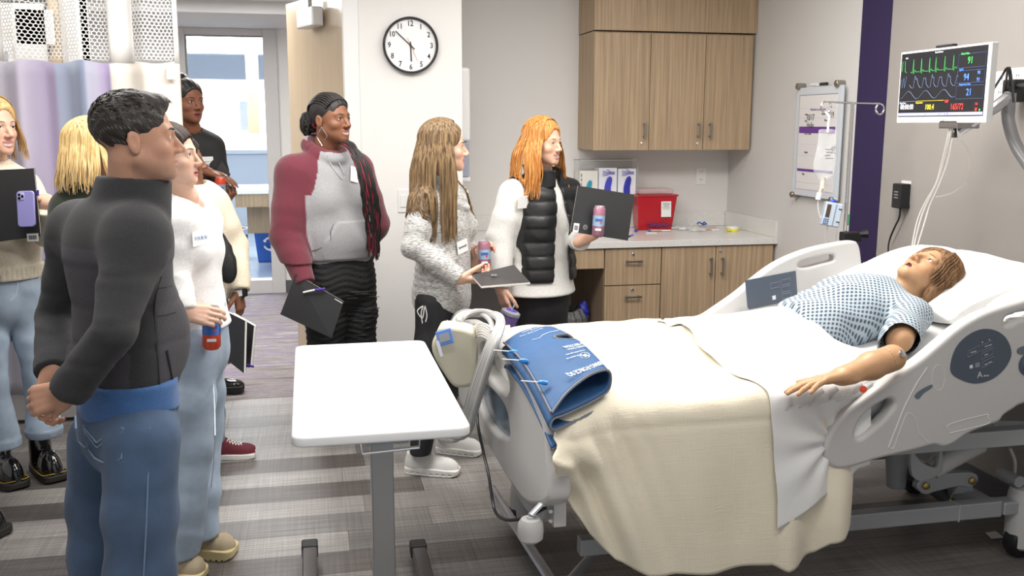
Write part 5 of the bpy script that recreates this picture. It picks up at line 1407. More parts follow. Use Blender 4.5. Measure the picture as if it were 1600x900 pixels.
# gathers fanning down from the foot corner
fan = np.exp(-((X-.78-(.74-Z)*.45)/.05)**2)*np.clip((.74-Z)/.12, 0, 1)*(Y < 2.8)
Y = Y-.022*fan+.010*np.sin((X-.70+(Z-.74)*.42)*85)*np.clip((.76-Z)/.1, 0, 1)*np.exp(-((X-.80)/.16)**2)*(Y < 2.8)
big = (X > 1.42)*(Y < 2.8)*np.clip((.62-Z)/.2, 0, 1)
Y = Y-big*.020*np.sin((X-1.42)*33)
crs = np.exp(-((Z-.70)/.008)**2)*(Y < 2.66)*.004; Y = Y+crs
BLK = mat('cream_blanket', (.80,.73,.58), .9, var=.05, vscale=3, sheen=.2)
nt = BLK.node_tree; N = nt.nodes; L = nt.links                      # woven thread relief
tc = N.new('ShaderNodeTexCoord'); acc = None
for st in ((90, 90, 8), (8, 8, 260)):
    mp = N.new('ShaderNodeMapping'); mp.inputs['Scale'].default_value = st; L.new(tc.outputs['Object'], mp.inputs[0])
    nz = N.new('ShaderNodeTexNoise'); nz.inputs['Scale'].default_value = 1.6; L.new(mp.outputs[0], nz.inputs['Vector'])
    if acc is None: acc = nz.outputs[0]
    else:
        ad = N.new('ShaderNodeMath'); ad.operation = 'ADD'; L.new(acc, ad.inputs[0]); L.new(nz.outputs[0], ad.inputs[1]); acc = ad.outputs[0]
bp = N.new('ShaderNodeBump'); bp.inputs['Strength'].default_value = .5; bp.inputs['Distance'].default_value = .0025
L.new(acc, bp.inputs['Height']); L.new(bp.outputs[0], N['Principled BSDF'].inputs['Normal'])
bo = grid_mesh('cream_blanket', np.stack([Xm, Y, Z], -1), BLK, thick=.004)
tag(bo, 'cream woven blanket draped over the bed and hanging almost to the floor', 'blanket')
# white sheet: its foot edge runs diagonally, its side hem rises towards the head
def sheet_x0(y, z): return np.where(z < .74, 1.375+.03*np.clip((.74-z)/.3, 0, 1), np.interp(y, [2.62,2.72,2.9,3.2,3.5,3.72], [1.375,1.36,1.36,1.37,1.385,1.39]))
uu = np.linspace(0, 1, 110); ss = np.linspace(0, 1, 130)
U, S = np.meshgrid(uu, ss, indexing='ij')
Xr = 1.76
XA_ = 1.37+(Xr-1.37)*U
ZBs = np.interp(XA_, [1.37,1.44,1.55,1.66,1.72,1.80], [.345,.37,.42,.445,.50,.52])
Y, Z = drape(XA_, S, ZBs, off=.010, amp=.011, seed=1.0, far=.72)
x0 = sheet_x0(Y, Z)
pA, pB = P(1050,507,z=.80), P(1100,545,z=.845)
x0 = x0+np.where(Z > .74, np.interp(Y, [2.62,2.75,3.0,3.3,3.72], [0,-.035,-.06,-.03,.03]), 0)
xr_ = Xr+np.where(Z > .74, np.interp(Y, [2.66,2.8,2.95,3.1,3.4,3.72], [.20,.13,.03,-.02,.0,.02]), 0)
Xs = x0+(xr_-x0)*U
hang = np.clip((.76-Z)/.1, 0, 1)*(Y < 2.8)
tuck = np.exp(-((Xs-1.60)**2+(Z-.62)**2)/.012)
Z2 = Z+.004*np.exp(-((Y-2.75)/.10)**2)*np.sin(Xs*38+Y*20)*(Z > .7)
rad = np.arctan2(Z-.60, Xs-1.62)
Y = Y-hang*.010*np.sin(rad*9)*np.exp(-((Xs-1.58)**2+(Z-.62)**2)/.03)
grid_mesh_o = grid_mesh('white_sheet', np.stack([Xs, Y, Z2], -1), WHS, thick=.002)
tag(grid_mesh_o, 'white top sheet folded back over the blanket, one corner hanging', 'sheet')
c = P(1222, 797, y=2.585); tg = MB().obox(c, (1,0,0), (0,1,0), (.1,0,1), .009, .001, .016).build('care_label', WHITEP, bo)
# pillows
def pillow(c, ex, ey, L, W, T, seed):
    R = frame(ey, np.cross(ex, ey)); R = np.array([unit(ex), unit(np.cross(np.cross(ex, ey), ex)), unit(np.cross(ex, ey))])
    def f(Q):
        q = (Q-np.asarray(c, 'f'))@R.T.astype('f'); u = np.clip(np.abs(q[:, 0])/L, 0, 1.2); v = np.clip(np.abs(q[:, 1])/W, 0, 1.2)
        t = T*np.sqrt(np.maximum(0, (1-u**2.6)*(1-v**2.6)))+.004
        pin = .03*np.exp(-((u-1)**2+(v-1)**2)/.15)
        inside = np.maximum(np.abs(q[:, 0])-L*(1-.05*(1-v)**2*0)+.03*(1-v**2)*.5, np.abs(q[:, 1])-W+.03*(1-u**2)*.5)
        return np.maximum((np.abs(q[:, 2])-t)*.75, inside)+folds(Q, .006, 22, seed)*(q[:, 2] > -.02)
    return f
t = sdf_mesh('pillow', pillow((2.44, 3.32, .985), (.0,1,.0), (-.94,0,-.30), .42, .24, .085, 1), (2.05,2.8,.86), (2.78,3.82,1.26), .009, WHS); tag(t, 'white pillow under the dummy head', 'pillow', None)
t2 = sdf_mesh('pillow', pillow((2.58, 3.12, .965), (.12,.98,-.10), (-.93,.08,-.33), .40, .22, .065, 4), (2.15,2.6,.80), (2.92,3.65,1.25), .009, WHS); tag(t2, 'lower white pillow sticking out beside the near side rail', 'pillow', None)
# small red ringed connector on the sheet
t = thing('red_ring_connector', 'clear tube end with a red ring lying on the sheet near the hand', 'connector', P(1350, 607, z=.80))
rp = P(1349, 608, z=.815)
MB().lathe(rp, [(.005,0),(.010,0),(.011,.004),(.005,.005)], axis=(-.6,-.8,.15), n=18).build('ring', mat('ring_red', (.65,.06,.02), .35), t, smooth=True)
MB().tube([rp, rp+V(.05,.045,.0)], [.009,.011], n=10).build('tube', mat('clear_tube', (.8,.8,.8), .15, alpha=.6), t, smooth=True)
t = tag(MB().add([P(1539,832,z=.002), P(1549,842,z=.002), P(1569,840,z=.002), P(1556,830,z=.002)]+[P(1539,832,z=.004), P(1549,842,z=.004), P(1569,840,z=.004), P(1556,830,z=.004)], [(0,1,2,3),(4,7,6,5),(0,4,5,1),(1,5,6,2),(2,6,7,3),(3,7,4,0)]).build('paper_scrap', WHITEP), 'torn scrap of white paper on the floor beside the bed caster', 'paper')

# ------------------------------------------------------------------ blue compression wrap folded on the bed
BLUE = mat('wrap_blue', (.026,.10,.25), .6, bump=.6, bscale=35, var=.08, vscale=12)
BLUED = mat('wrap_inner', (.014,.055,.15), .6)
PIPE = mat('wrap_piping', (.16,.17,.20), .5)
t = thing('compression_wrap', 'blue quilted therapy wrap with grey piping, folded in layers on the bed foot', 'wrap', (.80, 3.0, .79))
D_, C_ = P(862, 640, z=.810), P(950, 578, z=.872)
A_, B_ = P(788, 535, z=.885), P(868, 514, z=.905)
prof = catmull([(0,-.004),(.25,.012),(.6,.016),(.9,.008),(1.03,-.004),(1.06,-.022),(1.0,-.036),(.8,-.036),(.5,-.030),(.2,-.022),(.03,-.016),(-.02,-.026),(.05,-.036),(.3,-.044),(.6,-.052),(.85,-.054),(.98,-.058),(1.0,-.070),(.9,-.082),(.6,-.080),(.3,-.072),(.0,-.066)], 6)
prof = [(p[0], p[1]) for p in prof]; prof = [(a_, b_*1.75) for a_, b_ in prof]; n1 = len(prof); n2 = 40
G = np.zeros((n1, n2, 3))
def wp(s, h, tt):
    a = D_*(1-s)+C_*s; b = A_*(1-s)+B_*s
    p = a*(1-tt)+b*tt; p = p+V(0,0,h*(1-.25*tt))
    p[2] += .030*math.sin(tt*3.0)*(1-.3*s)
    return p
for i, (s, h) in enumerate(prof):
    for j in range(n2): G[i, j] = wp(s, h, j/(n2-1))
v = G.reshape(-1, 3); f = []
top_n = next(i for i, p in enumerate(prof) if i > 3 and p[0] > 1.02)
def notch(s, tt): return ((s-1.0)/.38)**2+((tt-.58-.10*(1-s))/.075)**2 < 1 and s > .55
for i in range(n1-1):
    for j in range(n2-1):
        s = (prof[i][0]+prof[i+1][0])/2; tt = (j+.5)/(n2-1)
        if i < top_n+14 and notch(min(s, 1.0), tt) and prof[i][1] > -.066 and i < 50: continue
        f.append((i*n2+j, (i+1)*n2+j, (i+1)*n2+j+1, i*n2+j+1))
me = bpy.data.meshes.new('pad'); me.from_pydata(v.tolist(), [], f); me.update()
wo = link_mesh('pad', me, BLUE, t); sm_ = wo.modifiers.new('thickness', 'SOLIDIFY'); sm_.thickness = .006; sm_.offset = -1
MB().tube([wp(s, h, 0)+V(0,0,-.003) for s, h in prof], .0042, n=6).build('piping', PIPE, t, smooth=True)
MB().tube([wp(s, h, 1)+V(0,0,-.003) for s, h in prof], .0036, n=6).build('piping', PIPE, t, smooth=True)
MB().tube([wp(-.01, -.006, tt) for tt in np.linspace(0, 1, 20)], .0036, n=6).build('piping', PIPE, t, smooth=True)
def top_h(s): return float(np.interp(s, [0,.25,.6,.9,1.03], [-.007,.021,.028,.014,-.007]))
npts = []
for a in np.linspace(-82, 82, 22):
    s = 1.0-.38*math.cos(math.radians(a)); tt = .58+.10*(1-s)+.075*math.sin(math.radians(a)); npts.append(wp(s, top_h(s)+.0, tt))
npts = [wp(1.04, -.02, .50)]+npts+[wp(1.04, -.02, .66)]
MB().tube(npts, .0042, n=6).build('piping', PIPE, t, smooth=True)
WI = mat('wrap_print', (.75,.78,.82), .6)
def wn(s, tt):
    a = wp(s+.02, top_h(s+.02), tt)-wp(s-.02, top_h(s-.02), tt); b = wp(s, top_h(s), tt+.02)-wp(s, top_h(s), tt-.02)
    n_ = unit(np.cross(a, b)); n_ = n_ if n_[2] > 0 else -n_
    return wp(s, top_h(s), tt)+n_*.003, unit(a), unit(b), n_
def wtext(s_, s, tt, size, **k):
    p, a, b, n_ = wn(s, tt); ex = -a; ey = unit(np.cross(n_, ex)); text(s_, size, p, ex, ey, WI, t, 'lettering', thick=.0003, **k)
wtext('THERMO-FORCE SQ', .70, .07, .027, bold=.0004, sx=.8)
wtext('TWO SECTION', .83, .40, .022, sx=.8, bold=.0003); wtext('SECOND THIGH', .80, .355, .016, sx=.8)
wtext('compression garment', .70, .29, .010); wtext('single patient use', .62, .24, .010)
p, a, b, n_ = wn(.80, .22)
MB().tube([p+(-a)*.020*math.cos(x)+b*.020*math.sin(x) for x in np.linspace(0, 6.2832, 24)], .0012, n=4, cap=False).build('emblem', WI, t)
text('M', .026, p, -a, unit(np.cross(n_, -a)), WI, t, 'lettering', bold=.0008)
for pts in ([(.30,.72),(.42,.70),(.50,.73),(.62,.74),(.74,.76),(.86,.78)], [(.45,.93),(.55,.94),(.66,.96),(.75,.97)], [(.30,.95),(.40,.955),(.50,.97)]):
    MB().tube([wn(*q)[0] for q in pts], .0011, n=4).build('print_line', WI, t)
wtext('leg and thigh wrap', .42, .88, .013)
cb = mat('connector_blue', (.02,.25,.70), .3)
for px, py in ((796,549),(811,563),(841,597)):
    q = P(px, py, z=.885 if px < 830 else .862)
    c0 = MB().tube([q, q+V(.014,-.005,-.001), q+V(.026,-.009,-.002)], [.004,.008,.006], n=8).build('connector', cb, t, smooth=True)
    MB().tube([q, q-V(.05,-.01,-.004)], .0018, n=5).build('lead', lw, c0)

# ------------------------------------------------------------------ pump and hoses on the footboard
t = thing('compression_pump', 'beige pump box with small blue-edged screen hung on the footboard', 'pump', (.52, 3.6, .55))
BG = mat('pump_beige', (.60,.57,.45), .4)
# corners traced in its own plane: front face looks to the left
T = [P(677, 528, y=3.42), P(704, 497, y=3.62), P(737, 500, y=3.60), P(746, 560, y=3.50), P(745, 603, y=3.46), P(716, 609, y=3.38), P(690, 572, y=3.36)]
ctr = P(714, 552, y=3.5); fx = unit(V(.70,-.70,0)); fy = unit(V(.70,.70,0))
plate('housing', [(-.085,.045),(-.070,.085),(-.045,.118),(.055,.105),(.080,.06),(.078,-.09),(.060,-.115),(.00,-.118),(-.045,-.06),(-.078,.0)], [], unit(V(1,-.25,0)), (0,0,1), ctr+V(-.005,.0,0), .12, BG, t, bevel=.016, seg=3)
sc_ = P(695, 527, y=3.40)
sx_ = unit(V(.80,-.1,.62)); sy_ = unit(V(-.55,.25,.8)); 
nrm = unit(V(-.35,-.92,.15)); sx_ = unit(V(.93,-.30,.30)); sy_ = unit(np.cross(nrm, sx_)); sy_ = sy_ if sy_[2] > 0 else -sy_
MB().obox(sc_, sx_, sy_, nrm, .030, .028, .003).build('bezel', mat('bezel_blue', (.10,.22,.62), .35), t, bevel=.003)
MB().obox(sc_+nrm*.003, sx_, sy_, nrm, .020, .015, .0018).build('display', mat('lcd', (.28,.30,.31), .2), t)
MB().obox(sc_+nrm*.0025-sx_*.030-sy_*.035, sx_, sy_, nrm, .006, .030, .001).build('label', mat('pump_label', (.62,.66,.72), .4), t)
HOSE = mat('hose_grey', (.48,.48,.47), .4)
t = thing('hose_bundle', 'bundle of grey ribbed hoses looped over the footboard top', 'hose', (.60, 3.4, .3))
def hp(px, py, x): return P(px, py, x=x)
for k in range(9):
    rg2 = random.Random(k); j = lambda a: rg2.uniform(-a, a)
    o = k*2.6-10
    x1 = .60+j(.02)
    pts = [hp(712+j(6), 508+j(5), .55), hp(722+j(4), 494+j(3), .60), hp(748+j(4), 489+j(3), .66), hp(772+o*.35, 492+j(2), .68), hp(782+o*.3, 505+j(2), .63), hp(768+o*.6, 540, .58), hp(750+o*.75, 590, .56),
           hp(735+o*.8, 640, .55), hp(720+o*1.1, 676+j(4), .54), hp(702+o*1.0, 684+j(5), .53), hp(690+o*.4+j(4), 668, .53)]
    MB().tube(catmull(pts, 6), .0105, n=8).build('hose', HOSE, t, smooth=True)
for k in range(6):
    o = k*2.5
    MB().tube(catmull([hp(738-o*.4, 512+o*1.8, .60), hp(752, 505+o*1.6, .61), hp(768+o*.3, 512+o*2.2, .61), hp(776-o*.2, 520+o*3, .60)], 5), .0035, n=6).build('thin_hose', lw, t, smooth=True)
MB().tube(catmull([hp(690,492,.62), hp(705,505,.58), hp(716,500,.57)], 5), .0025, n=6).build('thin_hose', lw, t, smooth=True)
MB().tube(catmull([hp(700,520,.60), hp(715,490,.62), hp(745,488,.66), hp(765,500,.66), hp(770,520,.60)], 5), .010, n=8).build('hose', HOSE, t, smooth=True)
t = tag(MB().tube(catmull([hp(746,590,.60), hp(745,625,.60), hp(747,665,.59), hp(755,705,.58), hp(764,745,.58), hp(770,785,.58), hp(776,803,.58), hp(790,812,.58), hp(812,811,.60), hp(835,802,.62), hp(856,792,.68), hp(880,787,.76)], 6), .0055, n=8).build('power_cable', BLACKP, None, smooth=True),
        'thin black cable looping down from the pump past the footboard', 'cable')

# ------------------------------------------------------------------ joints of each figure: (pixel x, pixel y, world depth Y)
def PT(t): return P(t[0], t[1], y=t[2])
J = {
 'man': dict(head=(213,215,2.53), nb=(203,318,2.57), shR=(212,352,2.41), shL=(118,343,2.73), elR=(178,515,2.29), wrR=(108,612,2.37), elL=(86,495,2.77), wrL=(84,583,2.60),
             chs=(185,400,2.57), wst=(195,530,2.57), pel=(199,625,2.57), hipR=(222,700,2.47), hipL=(165,700,2.67), knR=(222,960,2.44), knL=(165,960,2.67), anR=(215,1200,2.44), anL=(165,1140,2.69)),
 'white': dict(head=(266,242,3.43), nb=(284,308,3.46), shR=(280,338,3.36), shL=(318,334,3.60), elR=(268,420,3.33), wrR=(283,486,3.28), elL=(318,405,3.68), wrL=(322,462,3.62),
             chs=(288,372,3.48), wst=(294,450,3.50), pel=(303,515,3.50), hipR=(300,545,3.42), hipL=(312,545,3.58), knR=(296,705,3.42), knL=(315,690,3.60), anR=(276,872,3.35), anL=(307,850,3.50)),
 'cream': dict(head=(284,250,4.45), nb=(298,296,4.45), shR=(285,322,4.40), shL=(336,312,4.50), elR=(280,400,4.30), wrR=(330,540,4.3), elL=(363,385,4.52), wrL=(372,455,4.42),
             chs=(310,340,4.46), wst=(313,410,4.46), pel=(315,470,4.46), hipR=(312,490,4.40), hipL=(322,490,4.52), knR=(312,590,4.42), knL=(322,590,4.55), anR=(310,700,4.40), anL=(328,690,4.58)),
 'blazer': dict(head=(293,158,5.62), nb=(298,203,5.66), shR=(270,225,5.60), shL=(332,222,5.66), elR=(262,290,5.55), wrR=(322,268,5.42), elL=(345,300,5.62), wrL=(335,318,5.45),
             chs=(302,250,5.66), wst=(303,310,5.66), pel=(305,360,5.66), hipR=(295,375,5.64), hipL=(315,375,5.68), knR=(300,480,5.62), knL=(322,480,5.70), anR=(308,590,5.62), anL=(328,588,5.72)),
 'far_left': dict(head=(-12,197,4.38), nb=(-12,250,4.42), shR=(-55,285,4.42), shL=(38,285,4.40), elR=(-75,370,4.36), wrR=(-60,440,4.2), elL=(74,360,4.36), wrL=(66,318,4.22),
             chs=(-8,320,4.44), wst=(-2,390,4.44), pel=(0,440,4.44), hipR=(-18,462,4.44), hipL=(38,462,4.44), knR=(-16,572,4.36), knL=(60,570,4.46), anR=(12,705,4.36), anL=(68,675,4.50)),
 'green': dict(head=(150,235,3.92), nb=(142,292,3.95), shR=(105,315,3.90), shL=(180,315,4.02), elR=(98,385,3.88), wrR=(115,450,3.8), elL=(205,400,4.0), wrL=(190,470,3.9),
             chs=(143,350,3.97), wst=(146,420,3.97), pel=(150,480,3.97), hipR=(138,500,3.97), hipL=(162,500,3.97), knR=(160,620,3.98), knL=(185,620,3.98), anR=(170,760,4.0), anL=(190,760,4.0)),
 'braids': dict(head=(517,186,4.62), nb=(510,232,4.66), shR=(455,262,4.60), shL=(558,258,4.74), elR=(449,370,4.56), wrR=(478,446,4.44), elL=(583,350,4.80), wrL=(571,378,4.90),
             chs=(512,300,4.68), wst=(520,365,4.68), pel=(530,415,4.68), hipR=(512,440,4.64), hipL=(552,440,4.70), knR=(508,560,4.62), knL=(562,560,4.70), anR=(512,672,4.80), anL=(560,672,4.84)),
 'brunette': dict(head=(694,229,4.26), nb=(690,278,4.30), shR=(662,305,4.20), shL=(712,300,4.42), elR=(647,385,4.16), wrR=(717,435,4.12), elL=(728,385,4.50), wrL=(744,410,4.36),
             chs=(690,340,4.32), wst=(692,410,4.32), pel=(690,455,4.32), hipR=(680,480,4.24), hipL=(703,480,4.40), knR=(672,575,4.22), knL=(700,575,4.44), anR=(655,706,4.16), anL=(690,685,4.42)),
 'redhead': dict(head=(849,222,4.64), nb=(846,272,4.68), shR=(800,296,4.62), shL=(892,296,4.74), elR=(782,370,4.62), wrR=(782,450,4.56), elL=(895,370,4.78), wrL=(908,376,4.54),
             chs=(845,335,4.70), wst=(845,405,4.70), pel=(845,455,4.70), hipR=(828,475,4.68), hipL=(862,475,4.72), knR=(828,590,4.66), knL=(860,590,4.70), anR=(828,705,4.66), anL=(860,700,4.70)),
}
FZ = .075
def JJ(k):
    q = {n: PT(t) for n, t in J[k].items()}
    for s in 'RL':
        q['an'+s][2] = FZ
        q['kn'+s][2] = .50*q['hip'+s][2]+.5*FZ+.02
    for s in 'RL':
        q['sh'+s] = q['sh'+s]*.92+q['nb']*.08; q['sh'+s][2] = q['sh'+s][2]-.034
    return q
def proj(fn, p, d, reach=.35):
    """first point of a solid met when travelling from p+d*reach back towards p, and the surface normal there"""
    d = unit(d); ts = np.arange(reach, -.12, -.002); Q = (V(*p)+np.outer(ts, d)).astype('f')
    v = fn(Q); i = int(np.argmax(v < 0)); q = Q[i].astype(float)
    e = .006; G = np.array([q+V(e,0,0), q-V(e,0,0), q+V(0,e,0), q-V(0,e,0), q+V(0,0,e), q-V(0,0,e)], 'f'); g = fn(G)
    return q, unit(V(g[0]-g[1], g[2]-g[3], g[4]-g[5]))
CAMP = V(0, 0, CAM_H)
def at_px(fn, px, py, y, reach=.35):
    p = P(px, py, y=y); return proj(fn, p, unit(CAMP-p), reach)
def toprow(fn, p, n, w, h, m, parent, name='name_tag', up=(0,0,1), lift=.003, thick=.0008, bevel=.0):
    ex = unit(np.cross(up, n)); ey = np.cross(n, ex)
    MB().obox(p+n*lift, ex, n, ey, w/2, thick, h/2).build(name, m, parent, bevel=bevel); return ex, ey
def flat_on(fn, pts, m, parent, name, r=.0014, lift=.001, y=None, k=2):
    """stitched line lying on a garment, given by photo pixels"""
    out = [];
    for px, py in pts:
        q, n = at_px(fn, px, py, y); out.append(q+n*lift)
    return MB().tube(catmull(out, k) if k > 1 else out, r, n=5).build(name, m, parent, smooth=True)
def cut(Q, p, n): return (Q-np.asarray(p, 'f'))@np.asarray(unit(n), 'f')
def top(root, name, j, fwd, rad, m, hem, sl=(.062,.052,.038), g=.012, bust=0, k=1.45, neck=.062, yoke=.058, fold=.004, fs=22, seed=1, vox=.007, colour=None, sleeve_to=None, extra=None, flare=0, belly=0, cuffs=True, tilt=0, arms='RL', collar=None, neckf=.02, sep=.012):
    T = torso_fn(j['pel'], j['wst'], j['chs'], j['nb'], (j['shR'], j['shL']), fwd, rad, k, bust, yoke, belly)
    nb = j['nb']; fw = unit(V(fwd[0], fwd[1], 0))
    def fn(Q):
        d = T(Q, g)
        if flare: d = d-flare*np.clip((j['wst'][2]-Q[:, 2])/.2, 0, 1)
        d = d+folds(Q, fold, fs, seed)*(.6+.4*np.clip((j['chs'][2]-Q[:, 2])*6, 0, 1))
        d = smax(d, cut(Q, (0,0,hem), (tilt,0,-1))*1.0, .008)
        for s in arms:
            sh, el, wr = j['sh'+s], j['el'+s], j['wr'+s]
            if sleeve_to: wr = el+(wr-el)*sleeve_to
            u = unit(wr-el)
            a = chain(Q, [sh, sh*.45+el*.55, el, wr+u*.03], [sl[0]+g*.6, sl[0]*.5+sl[1]*.5+g*.6+.002, sl[1]+g*.6-.002, sl[2]+g*.6], .010)
            a = a+limb_wr(Q, sh, el, fold*.7, seed)*.5+limb_wr(Q, el, wr, fold*.8, seed+2)*.5+folds(Q, fold*.6, fs*1.2, seed+3)
            if cuffs:
                a = smin(a, rc(Q, wr-u*.028, wr-u*.003, sl[2]+g*.4, sl[2]+g*.2), .012)
            a = smax(a, cut(Q, wr, u), .004)
            d = smin(d, a, .022+sep)
        if extra is not None: d = extra(Q, d, T)
        if neck:
            d = smax(d, -rc(Q, nb+fw*neckf*.5-V(0,0,.02), nb+fw*neckf+V(0,0,.22), neck*.80, neck*1.5), .006)
        if collar is not None: d = collar(Q, d)
        return d
    pts = [j['nb'], j['shR'], j['shL'], j['wst'], (j['pel'][0], j['pel'][1], hem)]
    for s in arms: pts += [j['el'+s], (j['wr'+s] if not sleeve_to else j['el'+s])]
    o = garment(root, name, fn, pts, .24, vox, m, colour)
    return o, fn, T
def trousers(root, j, fwd, rad, m, hem=(.10, .10), th=.095, kn=.068, an=.055, topz=None, g=.008, fold=.004, seed=3, vox=.009, colour=None, crotch=.0, name='trousers', k=1.35, cuff=0, fs=20, wave=None, legk=.015):
    fw = unit(V(fwd[0], fwd[1], 0)); pel = j['pel']
    def fn(Q):
        Qs = squash(Q, pel, fw, k); S = lambda p: p+fw*((p-pel)@fw)*(k-1)
        d = chain(Qs, [S(pel+V(0,0,.08)), S(pel-V(0,0,.07))], [rad*.93+g, rad+g], .03)
        for i, s in enumerate('RL'):
            h, kk, a = j['hip'+s], j['kn'+s], j['an'+s]; hz = hem[i]
            a2 = a+(a-kk)*.1
            l = chain(Q, [h+V(0,0,.02), h*.5+kk*.5, kk, kk*.45+a*.55, a2], [th+g, th*.55+kn*.45+g, kn+g, (kn+an)/2+.004+g, an+g], .03)
            l = l+folds(Q, fold, fs, seed+i)+limb_wr(Q, kk+(h-kk)*.35, a, fold*1.2, seed)*np.clip(1-np.abs(Q[:, 2]-kk[2])*3.0, .25, 1)
            l = smax(l, hz-Q[:, 2], .004)
            if cuff: l = smin(l, np.maximum(l-.006, np.maximum(hz-Q[:, 2], Q[:, 2]-hz-cuff)), .003)
            d = smin(d, l, .03) if i == 0 else smin(d, l, legk)
        if wave is not None: d = wave(Q, d)
        return smax(d, Q[:, 2]-(topz or pel[2]+.10), .006)
    pts = [j['pel']+V(0,0,.1)]+[j[a+s] for a in ('hip','kn','an') for s in 'RL']
    lo, hi = bounds(pts, .17); lo[2] = max(lo[2], min(hem)-.02); 
    return sdf_mesh(name, fn, lo, hi, vox, m, root, colour=colour), fn
def person(label, j, group=None): return thing('person', label, 'person', (float(j['pel'][0]), float(j['pel'][1]), 0), group)
def can(label, c, axis, h=.135, r=.029, body=(.6,.1,.05), band=(.1,.2,.5), rim=(.6,.6,.62), text_=None, group=None, face=None):
    c = V(*c); ax = unit(axis)
    t = thing('drink_can', label, 'can', c-ax*h/2, group)
    b = c-ax*h/2; cm = lambda n, col_: mat('can_%s_%d_%d' % (n, col_[0]*1000, col_[2]*1000), col_, .28, .35)
    MB().lathe(b, [(r*.7,0),(r*.82,.004),(r,.012),(r,h-.014),(r*.84,h-.004)], axis=ax, n=28).build('body', cm('b', body), t, smooth=True)
    MB().lathe(b, [(r*1.012,h*.36),(r*1.012,h*.70)], axis=ax, n=28, cap=False).build('band', cm('d', band), t, smooth=True)
    MB().lathe(b, [(r*.80,h-.006),(r*.86,h),(r*.80,h),(r*.76,h-.004)], axis=ax, n=28).build('rim', cm('r', rim), t, smooth=True)
    v = unit(CAMP-c); v = unit(v-ax*(v@ax)); ex = unit(np.cross(ax, v)); LM = mat('can_print', (.75,.78,.82), .4)
    MB().obox(c+v*(r*1.02)+ax*(h*.06), ex, v, ax, r*.60, .0006, .006).build('print', mat('can_ink', (.06,.12,.35), .4), t)
    MB().obox(c+v*(r*1.02)-ax*(h*.25), ex, v, ax, r*.5, .0006, .005).build('print', LM, t)
    MB().lathe(c+v*(r*1.0)+ex*r*.35-ax*.004, [(.005,0),(.005,.0014)], axis=v, n=12).build('print', mat('can_red', (.6,.06,.05), .4), t)
    return t
FOLD = mat('folder_black', (.035,.035,.037), .42, bump=.15, bscale=250)
def folder(label, q, thick=.006, pages=0, sticker=None, seal=None, group='black presentation folders', name='folder', pen=None):
    """q: four corners in order"""
    q = [V(*p) for p in q]; n = unit(np.cross(q[1]-q[0], q[3]-q[0])); 
    if n@(CAMP-q[0]) < 0: n = -n
    t = thing(name, label, 'folder', sum(q)/4, group)
    def slab(nm, a, b, m, ins=0):
        cc = sum(q)/4; v = [cc+(p-cc)*(1-ins)+n*a for p in q]+[cc+(p-cc)*(1-ins)+n*b for p in q]
        MB().add(v, [(0,3,2,1),(4,5,6,7),(0,1,5,4),(1,2,6,5),(2,3,7,6),(3,0,4,7)]).build(nm, m, t)
    slab('front_cover', .0, .0012, FOLD); slab('back_cover', -thick, -thick+.0012, FOLD)
    slab('pages', -thick+.0014, -.0002, mat('paper', (.75,.74,.71), .6), -.004 if pages else .012)
    U = q[1]-q[0]; W = q[3]-q[0]
    if sticker:
        u, v, sw_, sh_ = sticker; c = q[0]+U*u+W*v+n*.0018
        MB().obox(c, U, W, n, sw_/2, sh_/2, .0004).build('barcode_sticker', mat('label_white', (.8,.8,.8)), t)
        m = MB()
        for i in range(7): m.obox(c+unit(U)*(i-3)*sw_*.095+n*.0006, U, W, n, sw_*(.022 if i % 2 else .035), sh_*.26, .0002)
        m.build('barcode', INK, t)
    if seal:
        c = q[0]+U*seal[0]+W*seal[1]; s_ = seal[2]; sm = mat('seal_grey', (.42,.42,.43), .45)
        MB().lathe(c+n*.0012, [(s_,0),(s_,.0006)], axis=n, n=20).build('seal', sm, t)
        MB().lathe(c+n*.0018, [(s_*.5,0),(s_*.78,.0003),(s_*.5,.0004)], axis=n, n=20, cap=False).build('seal_ring', FOLD, t)
        m = MB(); m.obox(c+n*.0021, U, W, n, s_*.12, s_*.45, .0003); m.obox(c+n*.0021, U, W, n, s_*.38, s_*.12, .0003); m.build('seal_mark', FOLD, t)
    return t
cloth = lambda n, c, **k: mat(n, c, **{**dict(rough=.85, bump=.5, bscale=330, var=.08, vscale=120, sheen=.2), **k})
DENIM = lambda n, c: mat(n, c, .85, bump=.5, bscale=420, var=.22, vscale=9, sheen=.1)
TAG = mat('tag_white', (.82,.82,.82), .5)
LIGHT = V(.66,.40,.29); FAIR = V(.68,.43,.32); TAN = V(.52,.29,.19); BROWN = V(.20,.085,.045); DARK = V(.115,.045,.024)
BRN_H = lambda: None

# ================= the man in the grey quarter-zip
j = JJ('man'); fw = V(.85,.52,0)
r = person('man with short dark hair in a charcoal quarter-zip, hands clasped behind his back', j)
h = Head(j['head'], (.975,.20,.03), s=.93, male=1, skin=(.50,.27,.18), lip=(.42,.19,.15), brow=(.02,.015,.012), neck=j['nb']+V(0,0,-.01), nr=.054, nose=1.0)
HR = hand_parts(j['wrR'], (-.92,.15,-.25), (.25,.9,-.2), False, curls=(48,60,35), s=.98, thumb=(.8,.25,.6), tcurl=30)
HL = hand_parts(j['wrL'], (-.25,-.35,-.9), (.5,-.7,.0), True, curls=(35,50,30), s=.98, thumb=(.7,-.3,.5))
tf = torso_fn(j['pel'], j['wst'], j['chs'], j['nb'], (j['shR'], j['shL']), fw, (.12,.11,.13), 1.4)
skin_body(r, 'body', h, ([j['nb'], j['pel'], j['shR'], j['shL']], lambda Q: tf(Q, -.01)), None, [(j['elR'], HR, .036), (j['elL'], HL, .036)], (.50,.27,.18), vox=.0024, hvox=.0026)
h.features(r, lashes=0)
